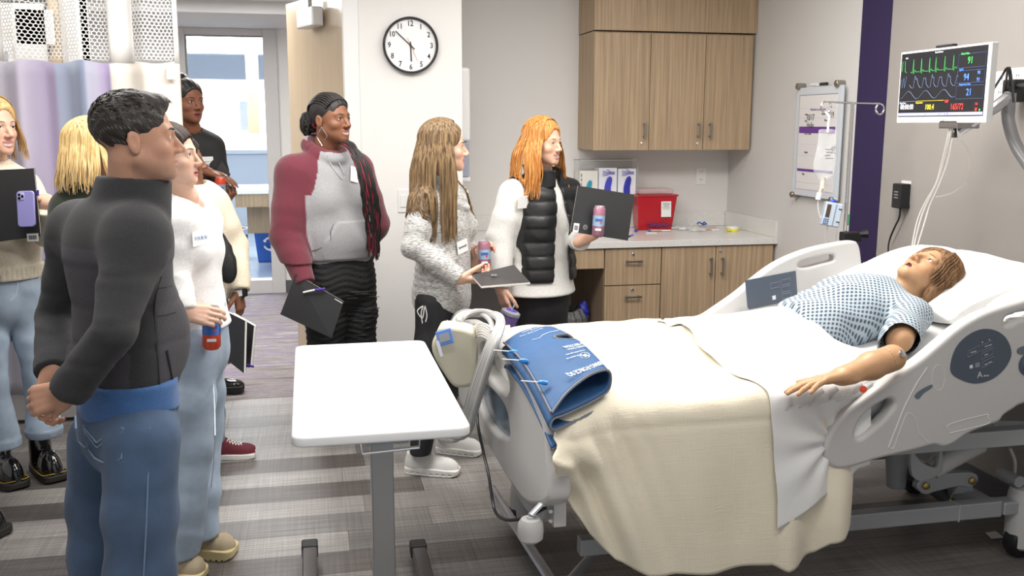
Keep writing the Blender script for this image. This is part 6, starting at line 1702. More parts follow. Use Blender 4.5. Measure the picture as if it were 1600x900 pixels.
def mhair(Q):
    q = h.loc(Q); st = .0028*np.sin(q[:, 0]*260+q[:, 1]*50+3*np.sin(q[:, 2]*60))*.4+.0008*np.sin(q[:, 1]*190+q[:, 2]*90+2*np.sin(q[:, 0]*80))
    d = ell(q, (0,-.014,.042), (.080,.102,.085))
    d = smin(d, ell(q, (0,.055,.092), (.046,.036,.022)), .02)
    d = smax(d, -ell(q, (0,.120,.005), (.090,.066,.078)), .010)
    d = smax(d, -(ell(q, (.0,.045,-.060), (.11,.062,.072))), .010)
    d = smax(d, -(q[:, 2]+.052+.1*np.clip(q[:, 1], -1, 0)), .006)
    d = smax(d, -ell(q, (.078,-.012,-.020), (.022,.022,.036)), .006); d = smax(d, -ell(q, (-.078,-.012,-.020), (.022,.022,.036)), .006)
    return (d+st)*h.s
rg = random.Random(5)
def hcol(Q):
    q = h.loc(Q); w = np.clip(np.sin(q[:, 0]*310+q[:, 1]*240)*np.sin(q[:, 1]*330+q[:, 2]*280)-.55, 0, 1)*1.1*np.clip((.10-q[:, 2])*14, 0, 1)
    return V(.022,.016,.013)*(1-w[:, None])+V(.30,.28,.27)*w[:, None]
lo, hi = bounds([h.wld((a*.1, b*.14, c)) for a in (-1,1) for b in (-1,1) for c in (-.07,.14)], .0)
sdf_mesh('hair', mhair, lo, hi, .0028, mat('man_hair', (1,1,1), .5, attr=True, bump=1, bscale=260), r, colour=hcol)
# short locks over the cap
paths = []
for i in range(1100):
    a = rg.uniform(-1, 1); b = rg.uniform(-1, 1); p = V(a*.075, -.016+b*.105, .2)
    Q = (h.c+(np.stack([np.full(90, p[0]), np.full(90, p[1]), np.linspace(.15, -.03, 90)], 1)*h.s)@h.R).astype('f'); dd = mhair(Q); i0 = int(np.argmax(dd < 0))
    if dd[i0] >= 0: continue
    z = np.linspace(.15, -.03, 90)[i0]
    if z < .02: continue
    q0 = V(p[0], p[1], z); fl = V(p[0]*2.0+.12*rg.uniform(-1,1), .8, .30 if p[1] > .03 else -.15)
    L_ = rg.uniform(.014, .024); fl = unit(fl)
    n_ = unit(V(p[0]/.08, (p[1]+.014)/.1, (z-.04)/.09)); fl = unit(fl-n_*(fl@n_)*.97)
    paths.append([h.wld(q0-n_*.003), h.wld(q0+fl*L_*.5+n_*.0010), h.wld(q0+fl*L_-n_*.0010)])
strands(r, 'locks', paths, .0012, mat('man_locks', (.020,.016,.014), .5), taper=.3)
heather = V(.034,.034,.037); panel = V(.056,.052,.062)
def mcol(Q):
    c = np.tile(heather, (len(Q), 1))
    arm = np.minimum(chain(Q, [j['shR'], j['elR'], j['wrR']], [.075,.065,.05], .02), chain(Q, [j['shL'], j['elL'], j['wrL']], [.075,.065,.05], .02))
    side = unit(np.cross(fw, V(0,0,1))); lat = (Q-j['chs'].astype('f'))@side.astype('f'); fr = (Q-j['chs'].astype('f'))@unit(fw).astype('f')
    sidep = (fr > -.045) & (fr < .03)
    tor = mT(Q, .014); arm = np.minimum(chain(Q, [j['shR'], j['elR'], j['wrR']], [.069,.060,.051], .03), chain(Q, [j['shL'], j['elL'], j['wrL']], [.069,.060,.051], .03))
    c[(arm > tor+.002) & (Q[:, 2] < j['chs'][2]+.035) & ~sidep] = panel
    return c
mT = torso_fn(j['pel'], j['wst'], j['chs'], j['nb'], (j['shR'], j['shL']), fw, (.140,.132,.160), 1.3, 0, .062, .098)
def mcollar(Q, d):
    nb = j['nb']; a = rc(Q, nb+V(.0,0,-.02), nb+V(.024,.004,.11), .100, .084)
    a = np.maximum(a, -(rc(Q, nb+V(0,0,-.1), nb+V(.034,.005,.16), .084, .068))); a = np.maximum(a, Q[:, 2]-nb[2]-.066-.25*((Q-nb.astype('f'))@unit(fw).astype('f'))*-1*.35)
    return smin(d, a, .008)
def mextra(Q, d, T):
    return d+.0022*np.sin(Q[:, 2]*31+.5)**24*(Q[:, 2] < j['chs'][2]+.03)
_, mf, _ = top(r, 'quarter_zip', j, fw, (.138,.128,.155), mat('man_fleece', (1,1,1), .9, attr=True, bump=.9, bscale=420, var=.16, vscale=260, sheen=.06), hem=float(P(230,630,y=2.42)[2]), sl=(.055,.046,.042), g=.012, k=1.3, neck=.072, yoke=.062, fold=.007, fs=13, seed=4, vox=.0062, colour=mcol, extra=mextra, collar=mcollar, neckf=.02, belly=.085, sep=.055)
SEAM = mat('seam_charcoal', (.022,.021,.024), .9)
for pts in ([(252,432),(243,462),(241,500),(246,560),(250,612)], [(246,450),(258,449),(268,446)], [(246,494),(260,492),(274,488)]):
    flat_on(mf, pts, SEAM, r, 'seam', y=2.45, r=.0020, lift=.0004)
flat_on(mf, [(260,548),(264,570),(268,592)], mat('zip_dark', (.01,.01,.01), .4), r, 'pocket_zip', y=2.45, r=.004)

SH = cloth('polo_blue', (.045,.13,.33))
tp = torso_fn(j['pel'], j['wst'], j['chs'], j['nb'], (j['shR'], j['shL']), fw, (.146,.138,.160), 1.28)
def polo(Q):
    d = tp(Q, .012)+folds(Q, .004, 25, 2); fr = (Q-j['pel'].astype('f'))@unit(fw).astype('f')
    hz = float(P(230,664,y=2.42)[2])-.10*np.clip(np.abs(fr+.0)-.02, 0, .1)*0+.0
    slit = np.maximum(np.abs(fr-.02)-.002-(.885-Q[:, 2])*.35, Q[:, 2]-.88)
    return smax(smax(smax(d, hz-Q[:, 2]+.02*np.cos(fr*14), .004), Q[:, 2]-.95, .01), -slit, .002)
lo, hi = bounds([j['pel']], .24); lo[2] = .78; hi[2] = 1.0
sdf_mesh('polo_hem', polo, lo, hi, .006, SH, r)
_, tf2 = trousers(r, j, fw, .138, DENIM('man_denim', (.055,.095,.17)), hem=(.03,.03), th=.088, kn=.074, an=.068, g=.010, fold=.006, seed=7, vox=.008, k=1.2, fs=14)
STI = mat('stitch_blue', (.16,.23,.34), .7)
for pts in ([(132,665),(140,704),(160,722),(190,716),(193,668)], [(130,664),(150,690),(157,688),(192,668)], [(131,669),(150,697),(158,695),(192,675)], [(234,668),(231,750),(228,830),(224,905)], [(118,650),(122,690),(136,700)]):
    flat_on(tf2, pts, STI, r, 'stitching', y=2.45, r=.0022)
# ================= woman in the white top
j = JJ('white'); fw = V(.9,-.35,0)
r = person('woman in a white tee and light jeans holding an orange can, beside the man', j)
h = Head(j['head'], (.95,-.20,.03), s=.89, skin=tuple(FAIR), lip=(.55,.22,.20), brow=(.05,.03,.02), iris=(.09,.05,.03), neck=j['nb'], nr=.046, nose=.85)
HR = hand_parts(j['wrR'], (.93,.05,-.22), (.15,.85,-.45), False, each=[(12,38,30),(14,42,32),(16,46,34),(20,50,36)], s=.95, thumb=(.75,.3,.45), tcurl=18)
HL = hand_parts(j['wrL'], (.2,0,-.95), (-1,0,0), True, s=.9)
T0 = torso_fn(j['pel'], j['wst'], j['chs'], j['nb'], (j['shR'], j['shL']), fw, (.145,.115,.135), 1.35, .04, .045)
skin_body(r, 'body', h, ([j['nb'], j['pel'], j['shR'], j['shL']], lambda Q: T0(Q, -.008)), None, [(j['elR'], HR, .032), (j['elL'], HL, .03)], tuple(FAIR), vox=.0028)
h.features(r)
DKH = hair_mat('dark_brown_hair', (.016,.009,.006), (.040,.024,.016))
def capf(h, inf=.010, line=(.112,.088,.085), napez=-.05, bun=None, ears=1):
    def f(Q):
        q = h.loc(Q); d = ell(q, (0,-.014,.037), (.075+inf,.098+inf,.084+inf))
        d = smax(d, -ell(q, (0,.125,-.012), (.085,line[1],line[2])), .010)
        d = smax(d, -ell(q, (0,.05,-.070), (.12,.060,.075)), .010)
        d = smax(d, -(q[:, 2]-napez+.2*np.clip(q[:, 1]+.05, -1, 0)), .01)
        if ears:
            for sg in (-1, 1): d = smax(d, -ell(q, (sg*.082,-.010,-.022), (.022,.022,.036)), .006)
        d = d+.0012*np.sin(q[:, 0]*300+q[:, 1]*30)
        if bun is not None: d = smin(d, ell(q, bun[0], bun[1])+.002*np.sin(q[:, 0]*200+q[:, 2]*160), .012)
        return d*h.s
    return f
def headb(h, e=.02): return bounds([h.wld((a*(.1+e), b*(.14+e), c)) for a in (-1,1) for b in (-1,1) for c in (-.12,.15+e)], .0)
lo, hi = headb(h, .05); sdf_mesh('hair', capf(h, .008, bun=((0,-.125,.03),(.032,.03,.032))), lo, hi, .004, DKH, r)
WT = cloth('white_tee', (.78,.77,.76))
_, wf_, _ = top(r, 'tee', j, fw, (.138,.116,.132), WT, hem=float(P(310,518,y=3.4)[2]), sl=(.058,.052,.042), g=.014, bust=.046, k=1.3, neck=.066, yoke=.050, fold=.006, fs=20, seed=2, vox=.0062, flare=.02, neckf=.05)
_, wj = trousers(r, j, fw, .138, DENIM('light_denim', (.34,.42,.52)), hem=(.085,.085), th=.080, kn=.070, an=.072, g=.008, fold=.007, seed=5, vox=.008, k=1.25, fs=15)
flat_on(wj, [(327,548),(333,600),(336,680),(330,760),(322,840)], mat('stitch_light', (.55,.62,.70), .8), r, 'stitching', y=3.4, r=.0016)
q, n = at_px(wf_, 312, 372, 3.42); ex, ey = toprow(wf_, q, n, .085, .05, TAG, r)
text('YOUR N', .018, q+n*.0045, ex, ey, mat('tag_blue', (.25,.35,.65), .5), r, 'tag_writing')
TAN_S = (mat('sole_cream', (.58,.48,.26), .6), mat('suede_tan', (.42,.34,.23), .8, bump=.4, bscale=200), mat('lace_tan', (.33,.26,.17), .8))
shoe(r, P(288,866,z=0), P(369,868,z=0), 'chunky', mats=TAN_S, w=.052); shoe(r, P(258,905,z=0), P(322,905,z=0), 'chunky', mats=TAN_S, w=.052)
cc = P(330.5, 512, y=3.322)
can('orange and blue can in the hand of the white-topped woman', cc, (.04,0,1), h=.150, r=.0305, body=(.72,.09,.04), band=(.05,.13,.45))
# ================= dark-skinned person in the cream sweatshirt
j = JJ('cream'); fw = V(.9,-.4,0)
r = person('person in a cream lettered sweatshirt with smartwatch, mostly hidden behind the white-topped woman', j)
h = Head(j['head'], (.9,.2,0), s=.90, skin=tuple(BROWN), lip=(.2,.07,.06), brow=(.01,.01,.01), neck=j['nb'], nr=.046)
HR = hand_parts(j['wrR'], (.75,-.1,-.6), (-.2,.9,-.3), False, curls=(45,50,30), s=.92)
HL = hand_parts(j['wrL'], (.10,0,-1), (-.9,.4,0), True, curls=(22,30,20), s=.95)
T0 = torso_fn(j['pel'], j['wst'], j['chs'], j['nb'], (j['shR'], j['shL']), fw, (.13,.11,.13), 1.35, .03, .045)
skin_body(r, 'body', h, ([j['nb'], j['pel'], j['shR'], j['shL']], lambda Q: T0(Q, -.008)), None, [(j['elR'], HR, .03), (j['elL'], HL, .032)], tuple(BROWN), vox=.005)
lo, hi = headb(h, .01); sdf_mesh('hair', capf(h, .008), lo, hi, .006, mat('black_hair', (.012,.010,.010), .45), r)
_, cf, _ = top(r, 'sweatshirt', j, fw, (.15,.14,.15), cloth('cream_fleece', (.70,.62,.48)), hem=float(P(320,470,y=4.4)[2]), sl=(.060,.064,.040), g=.018, bust=.03, k=1.3, neck=.06, yoke=.052, fold=.007, fs=18, seed=6, vox=.008, arms='L')
q, n = at_px(cf, 326, 357, 4.42); ex = unit(np.cross((0,0,1), n)); text('RD', .068, q+n*.004, ex, np.cross(n, ex), mat('letter_brown', (.36,.19,.11), .8), r, 'lettering', thick=.002, bold=.0015)
trousers(r, j, fw, .14, DENIM('blue_denim', (.16,.24,.36)), hem=(.09,.09), th=.085, kn=.065, an=.06, vox=.012)
VS = (mat('sole_white', (.75,.73,.70), .5), mat('maroon_suede', (.13,.012,.025), .75), mat('lace_white', (.75,.73,.72), .7))
shoe(r, P(321,716,z=0), P(371,714,z=0), 'vans', ln=.25, mats=VS, w=.045); shoe(r, P(300,745,z=0), P(319,742,z=0), 'vans', mats=VS, w=.045, ln=.10)
wr = j['wrL']+V(0,0,-.005)
t = thing('smartwatch', 'smartwatch with pale strap on the wrist in a cream sleeve', 'watch', wr)
MB().tube([wr+V(0,0,.014), wr+V(.002,0,-.014)], .031, n=20).build('strap', mat('strap_pale', (.62,.66,.68), .5), t, smooth=True)
MB().obox(wr+V(.031,-.014,0), (.9,-.4,0), (.4,.9,0), (0,0,1), .006, .017, .020).build('case', mat('watch_black', (.02,.02,.022), .15), t, bevel=.004)
def sling(Q):
    c = P(343,398,y=4.33); R = np.array([unit(V(.30,-.1,-.95)), unit(V(.3,-.95,.1)), V(0,0,0)]); R[2] = np.cross(R[0], R[1]); R[2] = unit(R[2]); R[1] = np.cross(R[2], R[0])
    return ell(Q, c, (.135,.055,.062), R=R)+folds(Q, .006, 40, 3)
t = thing('sling_bag', 'small black sling bag worn across the cream sweatshirt', 'bag', P(343,430,y=4.33))
c = P(343,398,y=4.33); sdf_mesh('pouch', sling, c-V(.17,.12,.18), c+V(.17,.12,.18), .005, mat('nylon_black', (.012,.012,.013), .45, bump=.6, bscale=60), t)
MB().tube(catmull([at_px(cf, x, y, 4.42)[0]-V(0,.006,0) for x, y in ((318,358),(326,370),(334,384))]+[c-V(0,.05,-.03)], 4), .010, n=6, flat=.35).build('strap', BLACKP, t, smooth=True)
MB().tube([at_px(sling, 331, 388, 4.33)[0], at_px(sling, 332, 402, 4.33)[0]], .004, n=6).build('zip_pull', mat('zip_white', (.75,.75,.75), .3, .5), t)
folder('black folder held low at the left of the white-topped woman\'s can, paper edge showing', [P(344,482,y=4.20), P(383,501,y=4.02), P(381,583,y=4.02), P(343,553,y=4.20)], thick=.010, pages=1)
folder('second black folder with white pages, behind the low-held one', [P(364,490,y=4.25), P(397,509,y=4.12), P(391,574,y=4.12), P(374,573,y=4.22)], thick=.012, pages=1)
o = MB().tube([P(386,570,y=4.1), P(396,573,y=4.08)], .005, n=8).build('pen', mat('pen_purple', (.07,.03,.30), .4), None, smooth=True); tag(o, 'purple pen tip clipped to the low-held black folder', 'pen')
# ================= woman in the black blazer
j = JJ('blazer'); fw = V(.5,-.85,0)
r = person('woman in a black blazer with pulled-back hair standing in the doorway', j)
h = Head(j['head'], (.62,-.77,-.04), s=1.0, skin=tuple(DARK*1.9), lip=(.20,.06,.055), brow=(.008,.006,.006), iris=(.02,.01,.01), neck=j['nb'], nr=.048, smile=.35)
HR = hand_parts(j['wrR'], (.92,-.15,-.30), (.05,.1,-1), False, curls=(10,14,10), spread=.07, s=1.02, thumb=(.8,-.4,-.3))
HL = hand_parts(j['wrL'], (.75,-.2,.25), (-.2,.2,.95), True, curls=(30,50,35), s=1.0, thumb=(.5,.3,.7))
T0 = torso_fn(j['pel'], j['wst'], j['chs'], j['nb'], (j['shR'], j['shL']), fw, (.13,.11,.13), 1.35, .035, .045)
skin_body(r, 'body', h, ([j['nb'], j['pel'], j['shR'], j['shL']], lambda Q: T0(Q, -.008)), None, [(j['elR'], HR, .032), (j['elL'], HL, .032)], tuple(DARK*1.9), vox=.0034, hvox=.0036, nails=(.45,.40,.38))
h.features(r)
lo, hi = headb(h, .05); sdf_mesh('hair', capf(h, .006, bun=((0,-.06,.125),(.04,.045,.028)), line=(.1,.085,.092)), lo, hi, .005, mat('black_hair', (0,0,0)), r)
_, bf, _ = top(r, 'blazer', j, fw, (.15,.135,.150), mat('blazer_black', (.010,.010,.011), .75), hem=float(P(305,400,y=5.6)[2]), sl=(.060,.052,.044), g=.014, bust=.04, k=1.3, neck=.055, yoke=.056, fold=.004, seed=3, vox=.008, neckf=.06)
trousers(r, j, fw, .15, mat('black_cloth', (.012,.012,.013), .8), hem=(.09,.09), th=.09, kn=.07, an=.06, vox=.012)
q, n = at_px(bf, 321, 254, 5.58); ex, ey = toprow(bf, q, n, .085, .065, TAG, r)
for i in range(2): MB().tube([q+n*.005-ex*.02+ey*(.005-.014*i), q+n*.005+ex*.012+ey*(.003-.014*i), q+n*.005+ex*.022+ey*(.006-.014*i)], .0011, n=4).build('tag_writing', INK, r)
LS = (mat('sole_black', (.012,.012,.012), .5), mat('loafer_black', (.010,.010,.011), .12, coat=.6), None)
shoe(r, P(318,615,z=0), P(361,613,z=0), 'loafer', ln=.24, mats=LS, w=.050); shoe(r, P(288,612,z=0), P(328,618,z=0), 'loafer', ln=.24, mats=LS, w=.050)
can('orange-red can held by the woman in the black blazer', P(344,296,y=5.36), (.05,0,1), h=.14, body=(.65,.07,.03), band=(.30,.38,.50))
folder('black folder tip rising behind the blazer woman\'s hand', [P(336,268,y=5.52), P(347,252,y=5.52), P(360,272,y=5.52), P(352,300,y=5.52)], thick=.004)
# ================= far-left woman with phone
j = JJ('far_left'); fw = V(.5,-.85,0)
r = person('blonde woman in a cream sweater at the left edge holding a folder and lavender phone', j)
h = Head(j['head'], (.80,-.60,-.03), s=1.0, skin=tuple(LIGHT), lip=(.50,.20,.18), brow=(.22,.13,.07), iris=(.12,.18,.22), neck=j['nb'], nr=.047, smile=.8, open_=.3)
HL = hand_parts(j['wrL']+V(.03,0,.0), (-.95,-.12,.12), (-.1,1,-.1), True, each=[(8,16,12),(8,18,12),(10,20,14),(14,24,16)], s=.95, thumb=(.5,-.2,-.6), tcurl=10)
HR = hand_parts(j['wrR'], (.3,-.3,-.9), (.5,.5,0), False, s=.9)
T0 = torso_fn(j['pel'], j['wst'], j['chs'], j['nb'], (j['shR'], j['shL']), fw, (.14,.12,.14), 1.35, .04, .048)
skin_body(r, 'body', h, ([j['nb'], j['pel'], j['shR'], j['shL']], lambda Q: T0(Q, -.008)), None, [(j['elR'], HR, .03), (j['elL'], HL, .032)], tuple(LIGHT), vox=.0032)
h.features(r)
BL = hair_mat('blonde_hair', (.42,.25,.09), (.72,.52,.26))
o, pth = long_hair(r, h, BL, seed=4, length=.17, front=(.55,.28), n=300, r=.0046); strands(r, 'locks', pth, .0036, BL)
def slope(Q, d, T): return smin(d, np.maximum(T(Q, .030)+.004*np.sin(Q[:, 0]*240+Q[:, 1]*200), np.abs(Q[:, 2]-float(P(0,432,y=4.3)[2]))-.03), .006)
_, ff, _ = top(r, 'sweater', j, fw, (.140,.138,.150), cloth('oat_sweater', (.72,.65,.52)), hem=float(P(0,436,y=4.35)[2]), sl=(.062,.062,.040), g=.020, bust=.05, k=1.3, neck=.064, yoke=.054, fold=.008, fs=15, seed=8, vox=.0075, extra=slope)
_, fj = trousers(r, j, fw, .142, DENIM('light_denim', (0,0,0)), hem=(.20,.20), th=.072, kn=.056, an=.056, g=.008, fold=.007, seed=9, vox=.0085, k=1.25, fs=14, cuff=.045)
flat_on(fj, [(28,440),(27,452),(24,462),(16,470)], mat('stitch_light', (0,0,0)), r, 'stitching', y=4.4, r=.002)
BT = (mat('boot_sole', (.020,.018,.015), .5), mat('patent_black', (.008,.008,.008), .08, coat=1), mat('lace_black', (.02,.02,.02), .6))
YS = mat('welt_yellow', (.50,.36,.03), .6)
for hp_, tp_ in ((P(57,730,z=0), P(88,752,z=0)), (P(-8,742,z=0), P(46,776,z=0))):
    shoe(r, hp_, tp_, 'boot', ln=.285, mats=BT, w=.050)
    d_ = unit(tp_-hp_); s_ = np.cross(d_, V(0,0,1)); pts = []
    for y in np.linspace(.12, .98, 14): pts.append(hp_+d_*.285*y+s_*(.050*(.80+.26*math.sin(y*2.6-.45))+.0035)*math.sqrt(max(.05, 1-max(0, (y-.86)/.14)**2))+V(0,0,.038+.010*max(0, (y-.75)/.25)**2))
    q2 = []
    for y in np.linspace(.98, .12, 14): q2.append(hp_+d_*.285*y-s_*(.050*(.80+.26*math.sin(y*2.6-.45))+.0035)*math.sqrt(max(.05, 1-max(0, (y-.86)/.14)**2))+V(0,0,.038+.010*max(0, (y-.75)/.25)**2))
    MB().tube(pts+q2, .0016, n=5).build('welt_stitching', YS, r, smooth=True)
folder('black folder held against the cream sweater at the far left, barcode sticker low right', [P(-60,268,y=4.24), P(53,263,y=4.16), P(64,369,y=4.16), P(-48,384,y=4.24)], thick=.007, sticker=(.90,.92,.048,.032))
t = thing('phone', 'lavender cased phone held flat against the far left folder', 'phone', P(41,354,y=4.10))
q = [P(26,299,y=4.13), P(53,298,y=4.11), P(56,353,y=4.11), P(29,355,y=4.13)]; cc = sum(q)/4; ex = unit(q[1]-q[0]); ey = unit(q[0]-q[3])
hw = np.linalg.norm(q[1]-q[0])/2; hh = np.linalg.norm(q[0]-q[3])/2
plate('case', rrect(-hw,-hh,hw,hh,.014), [], ex, ey, cc, .010, mat('lavender', (.36,.34,.72), .35), t, bevel=.003, smooth_outline=False)
plate('camera_bump', rrect(-hw+.006,hh-.036,-hw+.034,hh-.006,.008), [], ex, ey, cc+unit(np.cross(ex, ey))*.0055, .003, mat('lavender_pale', (.55,.53,.80), .3), t, bevel=.001, smooth_outline=False)
for a, b in ((-hw+.014,hh-.014),(-hw+.014,hh-.028),(-hw+.027,hh-.021)): MB().lathe(cc+ex*a+ey*b+unit(np.cross(ex, ey))*.006, [(.0055,0),(.0055,.003)], axis=np.cross(ex, ey), n=14).build('camera_lens', mat('lens_black', (.01,.01,.012), .1), t)
o = MB().tube([P(59,297,y=4.14), P(59,306,y=4.14)], .005, n=8).build('pen', mat('pen_purple', (0,0,0)), None, smooth=True); tag(o, 'purple pen clipped to the far left folder', 'pen')
# ================= blonde in dark green behind the man
j = JJ('green'); fw = V(.95,.1,0)
r = person('blonde woman in a dark green top half hidden behind the man', j)
h = Head(j['head'], (.95,.22,0), s=.95, skin=tuple(LIGHT), lip=(.5,.2,.18), brow=(.25,.15,.08), neck=j['nb'], nr=.046)
T0 = torso_fn(j['pel'], j['wst'], j['chs'], j['nb'], (j['shR'], j['shL']), fw, (.14,.12,.14), 1.35, .04, .048)
HR = hand_parts(j['wrR'], (.5,-.1,-.8), (.6,.5,0), False, s=.9); HL = hand_parts(j['wrL'], (.5,-.1,-.8), (-.6,.5,0), True, s=.9)
skin_body(r, 'body', h, ([j['nb'], j['pel'], j['shR'], j['shL']], lambda Q: T0(Q, -.008)), None, [(j['elR'], HR, .03), (j['elL'], HL, .03)], tuple(LIGHT), vox=.0036, hvox=.005)
h.features(r)
BL2 = hair_mat('straw_hair', (.50,.32,.12), (.75,.56,.28))
o, pth = long_hair(r, h, BL2, seed=9, length=.19, front=(.5,.2), n=300); strands(r, 'locks', pth, .0036, BL2)
top(r, 'top', j, fw, (.15,.14,.15), cloth('dark_green', (.022,.030,.016)), hem=.85, sl=(.058,.054,.044), g=.014, bust=.04, k=1.3, neck=.06, yoke=.052, fold=.006, seed=5, vox=.009)
trousers(r, j, fw, .14, mat('black_cloth', (0,0,0)), hem=(.09,.09), th=.085, kn=.065, an=.055, vox=.012)
for a_, b_ in (((172,772),(205,768)), ((190,778),(222,774))): shoe(r, P(a_[0],a_[1],z=0), P(b_[0]+18,b_[1],z=0), 'sneaker', ln=.25, mats=LS[:2]+(None,))
# ================= woman with braids
j = JJ('braids'); fw = V(.62,-.78,0)
r = person('smiling woman with long braids in a maroon and grey hoodie and ripped black jeans', j)
BS = BROWN*1.05
h = Head(j['head'], (.74,-.67,.03), s=.96, skin=tuple(BS), lip=(.30,.10,.085), brow=(.010,.007,.006), iris=(.02,.01,.008), wide=1.06, neck=j['nb'], nr=.056, smile=1.0, open_=.25)
HR = hand_parts(j['wrR'], (.42,-.1,-.88), (.55,.8,.1), False, each=[(14,16,10),(22,46,30),(26,50,30),(30,50,30)], s=1.0, thumb=(.7,.6,-.2), tcurl=20)
HL = hand_parts(j['wrL'], (-.4,.5,-.6), (.5,.5,.3), True, s=.9)
T0 = torso_fn(j['pel'], j['wst'], j['chs'], j['nb'], (j['shR'], j['shL']), fw, (.17,.165,.17), 1.3, .055, .06)
skin_body(r, 'body', h, ([j['nb'], j['pel'], j['shR'], j['shL']], lambda Q: T0(Q, -.01)), None, [(j['elR'], HR, .038), (j['elL'], HL, .036)], tuple(BS), vox=.0028)
h.features(r)
BKH = mat('braid_black', (.013,.010,.010), .5, bump=.8, bscale=300)
RDH = mat('braid_maroon', (.22,.016,.030), .5, bump=.8, bscale=300)
lo, hi = headb(h, .02); sdf_mesh('hair', capf(h, .005, line=(.1,.080,.090)), lo, hi, .0045, BKH, r)
paths = []                                             # cornrows from the hairline to the back of the head
for i in range(17):
    lat = -1.25+2.5*i/16; pts = []
    for t in np.linspace(0, 1, 14):
        th = math.radians(38+t*135)                    # front to back over the crown
        y = math.cos(th); z = math.sin(th); ca = math.cos(lat*(1-.35*t)); sa = math.sin(lat*(1-.35*t))
        p = V(.081*sa*(1-.25*t**3), -.016+.106*y*(.55+.45*ca), .034+.094*z*ca)
        p += V(0,0,.0014*math.sin(t*60)); pts.append(h.wld(p))
    paths.append(pts)
strands(r, 'cornrows', paths, .0062, BKH, n=6, flat=.8, taper=.8)
bc = h.wld((-.01,-.150,-.020)); rg = random.Random(8); paths = []
for i in range(46):                                    # the gathered bun
    a = unit(V(rg.gauss(0,1), rg.gauss(0,1), rg.gauss(0,1))); b = unit(np.cross(a, V(rg.gauss(0,1), rg.gauss(0,1), rg.gauss(0,1)))); R_ = rg.uniform(.034,.056)
    paths.append([bc+V(.85,.85,1.12)*(a*math.cos(t)*R_+b*math.sin(t)*R_+np.cross(a, b)*.008*math.sin(3*t)) for t in np.linspace(0, 4.6, 14)])
strands(r, 'braided_bun', paths, .0062, BKH, n=6, flat=1, taper=.9)
paths = [[bc+V(.036,-.045,.0)+V(.018*math.cos(t+k), -.004*k, .020*math.sin(t+k)) for t in np.linspace(0, 5.5, 12)] for k in range(3)]
strands(r, 'hair_tie', paths, .0045, mat('tie_red', (.35,.01,.04), .6), n=6, flat=1, taper=1)
pb, pr = [], []
for i in range(34):                                    # long braids over her left shoulder
    u = rg.uniform(-1, 1); w = rg.uniform(-1, 1); e = rg.uniform(0, 1)
    pts = [h.wld((.045,-.06+.03*u,-.07)), P(541+4*u,224+4*w,y=4.56), P(554+5*u,240+6*w,y=4.50), P(566+9*u,262+6*w,y=4.47), P(575+11*u,295,y=4.47+.01*w), P(580+11*u+3*w,328,y=4.49), P(583+9*u+3*w,360,y=4.52), P(583+8*u+2*w,385+22*e,y=4.55)]
    pts = catmull(pts, 4); pts = [p+V(.003*math.sin(k*1.9+i), 0, 0) for k, p in enumerate(pts)]
    (pr if i % 3 == 0 else pb).append(pts)
strands(r, 'long_braids', pb, .0062, BKH, n=6, flat=1, taper=.5); strands(r, 'long_braids', pr, .0056, RDH, n=6, flat=1, taper=.5)
MAR, GRY = V(.125,.016,.030), V(.30,.30,.31)
side = unit(np.cross(fw, V(0,0,1)))
bT = torso_fn(j['pel'], j['wst'], j['chs'], j['nb'], (j['shR'], j['shL']), fw, (.172,.168,.170), 1.25, .070, .060, .125)
def bcol(Q):
    lat = (Q-j['chs'].astype('f'))@side.astype('f'); dz = Q[:, 2]-(j['nb'][2]-.02)
    arm = np.minimum(chain(Q, [j['shR'], j['elR'], j['wrR']], [.080,.075,.05], .02), chain(Q, [j['shL'], j['elL'], j['wrL']], [.080,.075,.05], .02))
    c = np.tile(GRY, (len(Q), 1))
    nd = np.linalg.norm((Q-j['nb'].astype('f'))*np.array([1,1,.9], 'f'), axis=1)
    arm = np.minimum(chain(Q, [j['shR'], j['elR'], j['wrR']], [.088,.084,.055], .03), chain(Q, [j['shL'], j['elL'], j['wrL']], [.088,.084,.055], .03)); tor = bT(Q, .020)
    wq = np.clip((tor+.004-arm)/.008+.5, 0, 1)[:, None]; c = c*(1-wq)+MAR*wq
    c[(arm < tor+.004-.5) | (np.abs(lat) > .165-.35*np.clip(dz+.19, 0, .2)) & (dz > -.19)] = MAR
    c[nd < .098] = MAR
    return c
def hood(Q, d):
    nb = j['nb'].astype('f'); f_ = unit(fw).astype('f')
    q = Q-nb-np.array([0,0,.0], 'f'); fr = q@f_; lt = q@side.astype('f'); R_ = np.sqrt((fr*.9)**2+lt**2)
    z = q[:, 2]+.03*np.clip(fr/.08, -1, 1.3)+.012
    ring = np.sqrt((R_-.078)**2+(z/1.25)**2)-.026-.010*np.clip(-fr/.08, 0, 1)
    return smin(d, ring+folds(Q, .003, 50, 3), .012)
def pocket(Q, d, T):
    fr = unit(fw); lat = (Q-j['wst'].astype('f'))@side.astype('f'); f2 = (Q-j['wst'].astype('f'))@fr.astype('f'); z = Q[:, 2]-j['wst'][2]
    wl = .150-.06*np.clip((z+.02)/.09, 0, 1)
    pk = (np.abs(lat) < wl) & (z < .070) & (z > -.105) & (f2 > 0)
    rib = (Q[:, 2] < hemz+.055)
    return d-.005*pk-.002*rib*np.sin((np.arctan2(f2, lat))*120)*0+.010*rib
hemz = float(P(520,424,y=4.55)[2])
